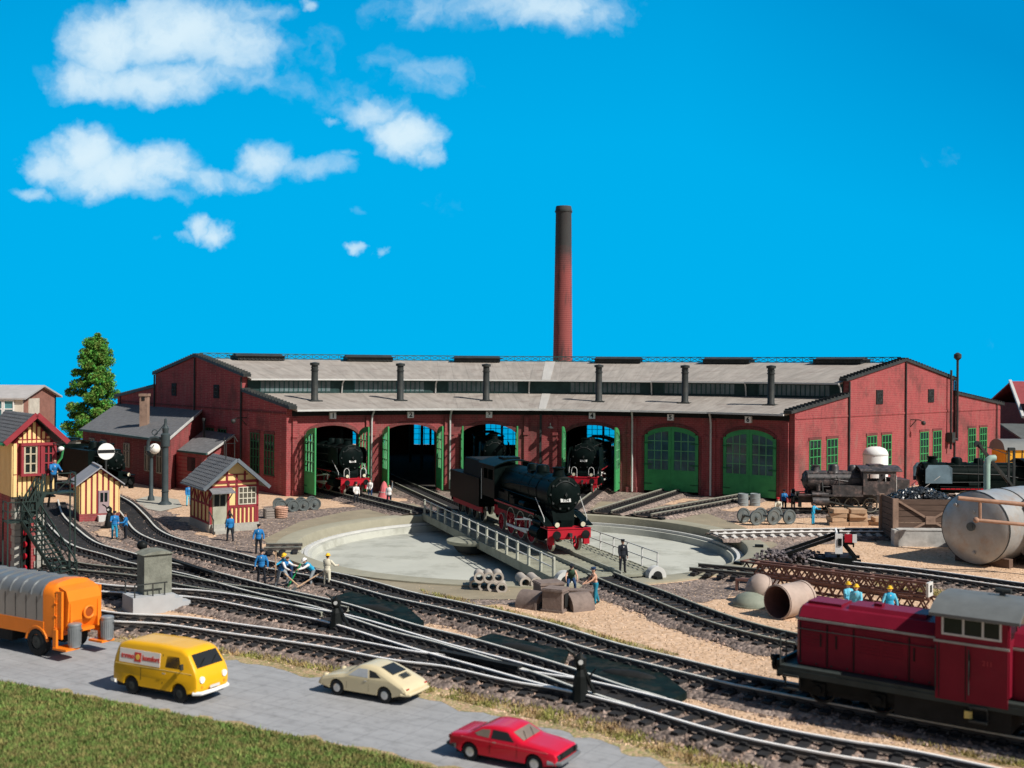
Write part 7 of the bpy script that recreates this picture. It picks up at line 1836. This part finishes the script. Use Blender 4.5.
# pale sacks by the right doors
for i, (x, lab) in enumerate(((743, 'left'), (755, 'right'))):
    p = G(x, 506); t = thing('steel_drum', '%s of two grey drums in front of the rightmost green doors' % lab, 'drum', (p.x, p.y, 0)); b = MB(); b.lathe([(.01, 0), (.42, 0), (.42, 1.0), (.38, 1.02), (.36, .98), (.01, .98)], n=18); b.build('body', M_lgrey if False else mat('grey_blue_drum', (.22, .25, .26), .5), t, True)
    b = MB(); 
    for z in (.3, .65): b.lathe([(.42, z-.03), (.45, z), (.42, z+.03)], n=18)
    b.build('rib', MATS['grey_blue_drum'], t, True)
p = G(384, 499); t = thing('tarpaulin_bundle', 'pink tarpaulin bundle beside the waving person', 'tarpaulin', (p.x, p.y, 0)); b = MB(); b.lathe([(.62, 0), (.5, .35), (.36, .8), (.18, 1.35), (.03, 1.5)], n=9); b.build('sheet', mat('pink_canvas', (.55, .14, .15), .85, var=.15), t, True); b = MB(); b.tube([(.42*cos(a*.7), .42*sin(a*.7), .6) for a in range(9)], .03, 5, True); b.build('rope', M_lgrey, t)
# ================================================================ PEOPLE
PM = {}
def pm(name, c, r=.8): 
    return mat('cloth_'+name, c, r, var=.10, scale=6)
M_skin = mat('skin', (.62, .36, .25), .6, var=.04)
M_hair = mat('dark_hair', (.05, .03, .02), .8)
def capsule(b, p, q, r0, r1):
    b.cyl(p, q, r0, r1, n=10); b.ell(p, r0, 10, 8); b.ell(q, r1, 10, 8)
def remeshed(b, name, m, parent, vox):
    o = b.build('tmp', m); md = o.modifiers.new('r', 'REMESH'); md.mode = 'VOXEL'; md.voxel_size = vox; md.use_smooth_shade = True
    sm = o.modifiers.new('s', 'SMOOTH'); sm.factor = .5; sm.iterations = 2
    dg = bpy.context.evaluated_depsgraph_get(); dg.update(); me = bpy.data.meshes.new_from_object(o.evaluated_get(dg))
    old = o.data; bpy.data.objects.remove(o); bpy.data.meshes.remove(old)
    me.name = name; me.materials.clear(); me.materials.append(m)
    for p in me.polygons: p.use_smooth = True
    r = bpy.data.objects.new(name, me); COL.objects.link(r); r.parent = parent; return r
def person(label, loc, face, top, bottom, hat=None, lean=0, armL=(8, 10, 15), armR=(8, 10, 15), legL=(0, 4, 0), legR=(0, 4, 0), head=0, shirtless=False, long_coat=False, group=None, shoes=None, helmet=True, s=1.0, vest=None, hip=None):
    """arm: (pitch forward, out, elbow bend); leg: (hip pitch forward, out, knee bend). local forward = -y; face = rotation about z"""
    t = thing('person', label, 'person', loc, face, group, s)
    f = Vector((0, -1, 0)); U = Vector((0, 0, 1))
    def rel(pitch, out, sd): pr, orr = R(pitch), R(out); return Vector((sd*sin(orr), -sin(pr)*cos(orr), -cos(pr)*cos(orr)))
    legs = []
    for sd, (hp, ab, kn) in ((1, legL), (-1, legR)):
        h = Vector((sd*.095, 0, 0)); k = h+rel(hp, ab, sd)*.43; a = k+rel(hp-kn, ab*.4, sd)*.42; legs.append((h, k, a, hp-kn))
    zmin = min(l[2].z for l in legs); hz = -zmin+.075
    if hip: hz = hip
    P0 = Vector((0, 0, hz)); legs = [(a+P0, b_+P0, c+P0, g) for a, b_, c, g in legs]
    th = R(lean); up = Vector((0, -sin(th), cos(th))); fw = Vector((0, -cos(th), -sin(th)))
    W1 = P0+up*.14; CH = P0+up*.36; NK = P0+up*.50; hth = R(lean*.55+head); hu = Vector((0, -sin(hth), cos(hth))); hf = Vector((0, -cos(hth), -sin(hth))); HD = NK+hu*.185
    arms = []
    for sd, (ap, ab, el) in ((1, armL), (-1, armR)):
        S = CH+up*.10+Vector((sd*.185, 0, 0)); E = S+rel(ap, ab, sd)*.29; H = E+rel(ap+el, ab*.3-4, sd)*.25; arms.append((S, E, H, rel(ap+el, ab*.2-6, sd), sd))
    Mt = Matrix.Rotation(th, 4, 'X')
    def torso(b, g):
        b.ell(P0+up*.02, (.165+g, .115+g, .13+g), 14, 10, M=Mt); b.ell(W1, (.145+g, .10+g, .15+g), 14, 10, M=Mt); b.ell(CH, (.185+g, .118+g, .19+g), 14, 10, M=Mt)
    # body: one continuous surface
    b = MB(); torso(b, 0); capsule(b, CH+up*.1, NK+hu*.04, .062, .052)
    b.ell(HD, (.078, .098, .118), 16, 12, M=Matrix.Rotation(hth, 4, 'X')); b.ell(HD-hu*.06+hf*.03, (.055, .06, .06), 12, 8); b.ell(HD+hf*.105-hu*.015, (.014, .022, .026), 8, 6)
    for sx in (-1, 1): b.ell(HD+Vector((sx*.08, 0, 0)), (.014, .022, .03), 8, 6)
    b.ell(HD+hf*.09-hu*.06, (.025, .014, .008), 8, 6)
    for S, E, H, d, sd in arms:
        capsule(b, S, E, .052, .040); capsule(b, E, H, .040, .028)
        pal = H+d*.05; side = Vector((sd, 0, 0)); b.ell(pal, (.022, .036, .048), 10, 8)
        for k, ln in enumerate((.062, .074, .070, .055)):
            o_ = f*(.030-.02*k); q0 = pal+d*.035+o_; q1 = q0+d*ln*.55; q2 = q1+(d*.6-side*.5)*ln*.5; capsule(b, q0, q1, .0095, .009); capsule(b, q1, q2, .009, .008)
        q0 = pal+f*.034-d*.01; capsule(b, q0, q0+(f*.6+d*.7)*.045, .011, .010)
    for h, k, a, g in legs:
        capsule(b, h, k, .085, .058); capsule(b, k, a, .056, .038)
    body = remeshed(b, 'body', M_skin, t, .0125)
    # clothes
    b = MB()
    for h, k, a, g in legs: capsule(b, h+U*.02, k, .102, .074); capsule(b, k, a+Vector((0, 0, .02)), .072, .062)
    b.ell(P0+up*.03, (.182, .135, .14), 14, 10, M=Mt); b.ell(P0-U*.06, (.16, .125, .10), 12, 8); remeshed(b, 'trousers', bottom, t, .022)
    if not shirtless:
        b = MB(); torso(b, .024)
        if long_coat:
            for h, k, a, g in legs: capsule(b, h, h.lerp(k, .75), .12, .12)
        for S, E, H, d, sd in arms: capsule(b, S, E, .070, .058); capsule(b, E, E.lerp(H, .93), .056, .044)
        capsule(b, CH+up*.12, NK-up*.02, .08, .062); remeshed(b, 'jacket', top, t, .020)
        b = MB(); b.ext([NK+fw*.075-up*.03+Vector((x, 0, 0))-up*z for x, z in ((-.03, 0), (.03, 0), (0, .09))], fw*.065); b.build('collar', pm('white', (.75, .73, .7)), t)
    if vest:
        b = MB(); torso(b, .034); remeshed(b, 'vest', vest, t, .022)
    b = MB()
    for h, k, a, g in legs:
        d = f if abs(g) < 50 else Vector((0, -cos(R(g)), sin(R(-g)))); b.ell(a-U*.035+d*.06, (.048, .125, .045), 12, 8); b.ell(a-U*.02, (.05, .055, .06), 10, 8)
    b.build('shoes', shoes or pm('shoe', (.03, .025, .02)), t, True)
    b = MB(); b.ell(HD+hu*.02-hf*.015, (.084, .098, .112), 16, 10, M=Matrix.Rotation(hth+.5, 4, 'X')); 
    if not hat: b.build('hair', M_hair, t, True)
    else:
        b.build('hair', M_hair, t, True)
        b = MB(); Mh = Matrix.Translation(HD+hu*.055) @ Matrix.Rotation(hth, 4, 'X')
        if helmet: b.lathe([(.145, -.012), (.15, 0), (.112, .02), (.105, .055), (.07, .10), (.01, .118)], Mh @ Matrix.Diagonal((.92, 1.1, 1, 1)), 18)
        else: b.lathe([(.095, -.02), (.102, .03), (.125, .06), (.11, .085), (.01, .09)], Mh @ Matrix.Diagonal((.95, 1.08, 1, 1)), 18); b.box(HD+hu*.05+hf*.12, (.12, .09, .012), rx=hth)
        b.build('helmet' if helmet else 'cap', hat, t, True)
    b = MB()
    for sx in (-1, 1): b.ell(HD+hf*.094+Vector((sx*.032, 0, 0))+hu*.01, .010, 6, 5)
    b.build('eyes', M_blackm, t)
    t['hand_mid'] = [0, 0, 0]
    hm = (arms[0][2]+arms[1][2])/2
    return t, arms, hm
BLUE = pm('blue', (.02, .17, .42)); DBLUE = pm('dark_blue', (.02, .05, .12)); LBLUE = pm('light_blue', (.14, .50, .66)); NAVY = pm('black_trousers', (.015, .018, .025)); CREAM = pm('cream', (.62, .58, .46))
WHITE = pm('white', (.75, .73, .7)); GREY = pm('grey', (.25, .28, .30)); YEL = pm('yellow_helmet', (.85, .50, .03), .4); RED = pm('red', (.55, .03, .04)); OLV = pm('dark_green', (.04, .08, .05)); CYAN = pm('workwear_cyan', (.03, .33, .55))
def at(px, py, z=0): p = G(px, py, z); return (p.x, p.y, z)
def tool(name, label, a, c, m_, blade=True, cat='shovel'):
    a, c = Vector(a), Vector(c); o = Vector((c.x, c.y, 0)); t = thing(name, label, cat, o); b = MB(); b.cyl(a-o, c-o, .035, n=8); b.build('shaft', m_, t, True)
    if blade:
        d = (c-a).normalized(); b = MB(); b.bar(c-o-d*.05, c-o+d*.28, .22, .03); b.build('blade', M_whl, t)
def hands(t3, arms, face, loc, s=1):
    M_ = Matrix.Translation(Vector(loc)) @ Matrix.Rotation(face, 4, 'Z') @ Matrix.Scale(s, 4); return [M_ @ (a[2]+a[3]*.05) for a in arms]
# signal box balcony
l = (-24.05, 60.0, 4.36); person('man in blue jacket leaning on the signal box balcony', l, R(40), BLUE, NAVY, lean=12, armL=(45, 12, 30), armR=(45, 12, 30), s=1.0)
# pair at striped hut
person('man in pale blue overalls with dark cap beside the lantern post', at(114.5, 538.5), R(20), BLUE, CYAN, NAVY, helmet=False, armR=(30, 10, 60))
person('man in blue jacket with dark trousers right of the pair at the striped hut', at(125.5, 540.5), R(-60), BLUE, NAVY, armL=(40, 15, 50))
person('man in light trousers half hidden behind the left corner of the half timbered hut', at(188.5, 506), R(30), BLUE, LBLUE, None)
person('man in blue jacket climbing toward the half timbered hut door', at(230, 541.5), R(210), BLUE, NAVY, NAVY, helmet=False, legL=(18, 4, 15), legR=(-12, 4, 5))
person('watching man in blue jacket standing behind the gang near the dark stub track', at(258.5, 554), R(10), BLUE, NAVY, NAVY, helmet=False, armL=(5, 22, 20), armR=(5, 22, 20))
person('foreman in blue coat and black trousers facing the camera', at(261.5, 584), R(5), BLUE, NAVY, NAVY, helmet=False, armL=(4, 24, 14), armR=(4, 24, 14), legL=(4, 8, 2), legR=(-4, 8, 2))
l = at(290, 582.5); person('worker in cyan overalls and yellow helmet bending behind the digging pair', l, R(-30), CYAN, DBLUE, YEL, lean=48, armL=(60, 8, 20), armR=(55, 8, 20), legL=(12, 6, 20), legR=(-5, 6, 10))
l = at(281, 587); fc = R(60); _, ar, _ = person('digging worker in white shirt and blue vest leaning on a long shovel', l, fc, WHITE, GREY, None, lean=42, armL=(65, 5, 20), armR=(40, 10, 35), legL=(40, 8, 45), legR=(-8, 8, 12), vest=BLUE)
h = hands(None, ar, fc, l); tool('shovel', 'long handled shovel swung by the worker in the blue vest', h[1]+(h[1]-h[0]).normalized()*.35, Vector((l[0]+1.0, l[1]-.5, .12)), M_timber)
l = at(313, 587); fc = R(-55); _, ar, _ = person('bareheaded worker in blue vest and green grey trousers shovelling', l, fc, WHITE, GREY, WHITE, lean=50, armL=(65, 5, 15), armR=(45, 5, 25), legL=(30, 8, 35), legR=(-15, 8, 15), vest=CYAN)
h = hands(None, ar, fc, l); tool('shovel', 'short shovel with green handle held low in the gang', h[0]+Vector((.1, .2, .25)), Vector((l[0]-1.15, l[1]-.55, .10)), pm('tool_green', (.02, .35, .12)))
l = at(327, 589); fc = R(160); _, ar, _ = person('worker in cream overalls and yellow helmet seen from behind', l, fc, CREAM, CREAM, YEL, lean=6, armL=(20, 8, 30), armR=(25, 35, 60), legL=(3, 5, 2), legR=(-3, 5, 2))
h = hands(None, ar, fc, l); tool('shovel', 'wooden shovel pointing left from the worker in cream overalls', h[0], Vector((l[0]-1.45, l[1]-.35, .12)), M_timber)
p = G(275.5, 587); tool('plank', 'upright pale plank standing left of the digging gang', Vector((p.x, p.y, 1.75)), Vector((p.x, p.y, .05)), M_timber, False, 'plank')
# shed front
person('waving person in grey apron with one arm raised before the shed doors', at(389, 506), R(0), GREY, NAVY, None, armL=(170, 15, -10), armR=(10, 10, 20), vest=WHITE)
person('worker in black and white clothes beside the leftmost locomotive buffer', at(356, 505), R(20), WHITE, NAVY, None, armR=(30, 8, 40))
person('worker in white jacket right of the leftmost locomotive', at(370, 500), R(-20), WHITE, DBLUE, None, armL=(20, 10, 30))
# right door group
person('man in blue jacket and dark cap standing beyond the loose wheelsets', at(784, 512), R(15), BLUE, NAVY, NAVY, helmet=False, armL=(30, 10, 90))
person('seated figure in cream jacket with red cap behind the loose wheelsets', at(778, 516), R(-10), CREAM, GREY, RED, helmet=False, legL=(75, 6, 80), legR=(80, 6, 80), lean=15, armL=(40, 8, 30), armR=(40, 8, 30))
person('man in dark blue clothes right of the group at the red gable corner', at(793, 511), R(30), DBLUE, NAVY, NAVY, helmet=False)
person('small figure in bright blue overalls beside the timber piles', at(813, 524.5), R(50), CYAN, CYAN, NAVY, helmet=False, armL=(50, 8, 40), lean=8, s=.92)
# bridge operator
q = G(622.5, 572.5, .28); person('man in dark clothes standing at the railing of the turntable bridge', (q.x, q.y, .28), R(20), NAVY, NAVY, NAVY, helmet=False, armL=(10, 8, 10))
# stone workers
person('bare armed worker in dark green vest crouching behind the brown castings', at(571, 592), R(0), OLV, DBLUE, NAVY, helmet=False, shirtless=True, vest=OLV, lean=35, armL=(40, 18, 20), armR=(40, 18, 20), legL=(60, 10, 75), legR=(60, 10, 75))
person('bare chested worker in blue trousers and dark cap beside the castings', at(595.5, 604), R(-70), BLUE, pm('teal_trousers', (.02, .20, .30)), DBLUE, helmet=False, shirtless=True, lean=10, armL=(45, 8, 20), armR=(35, 8, 20), legL=(10, 5, 8), legR=(-12, 5, 6))
# three beyond the diesel
person('left of two close workers in light blue with yellow helmets beyond the diesel', at(848, 622), R(25), LBLUE, LBLUE, YEL, armR=(20, 10, 30))
person('right of two close workers in light blue with yellow helmets beyond the diesel', at(856, 625), R(-25), LBLUE, LBLUE, YEL, armL=(30, 10, 40))
person('lone worker in open light blue jacket and yellow helmet beyond the diesel', at(889.5, 627), R(0), LBLUE, CYAN, YEL, armL=(6, 24, 10), armR=(6, 24, 10), vest=CYAN)
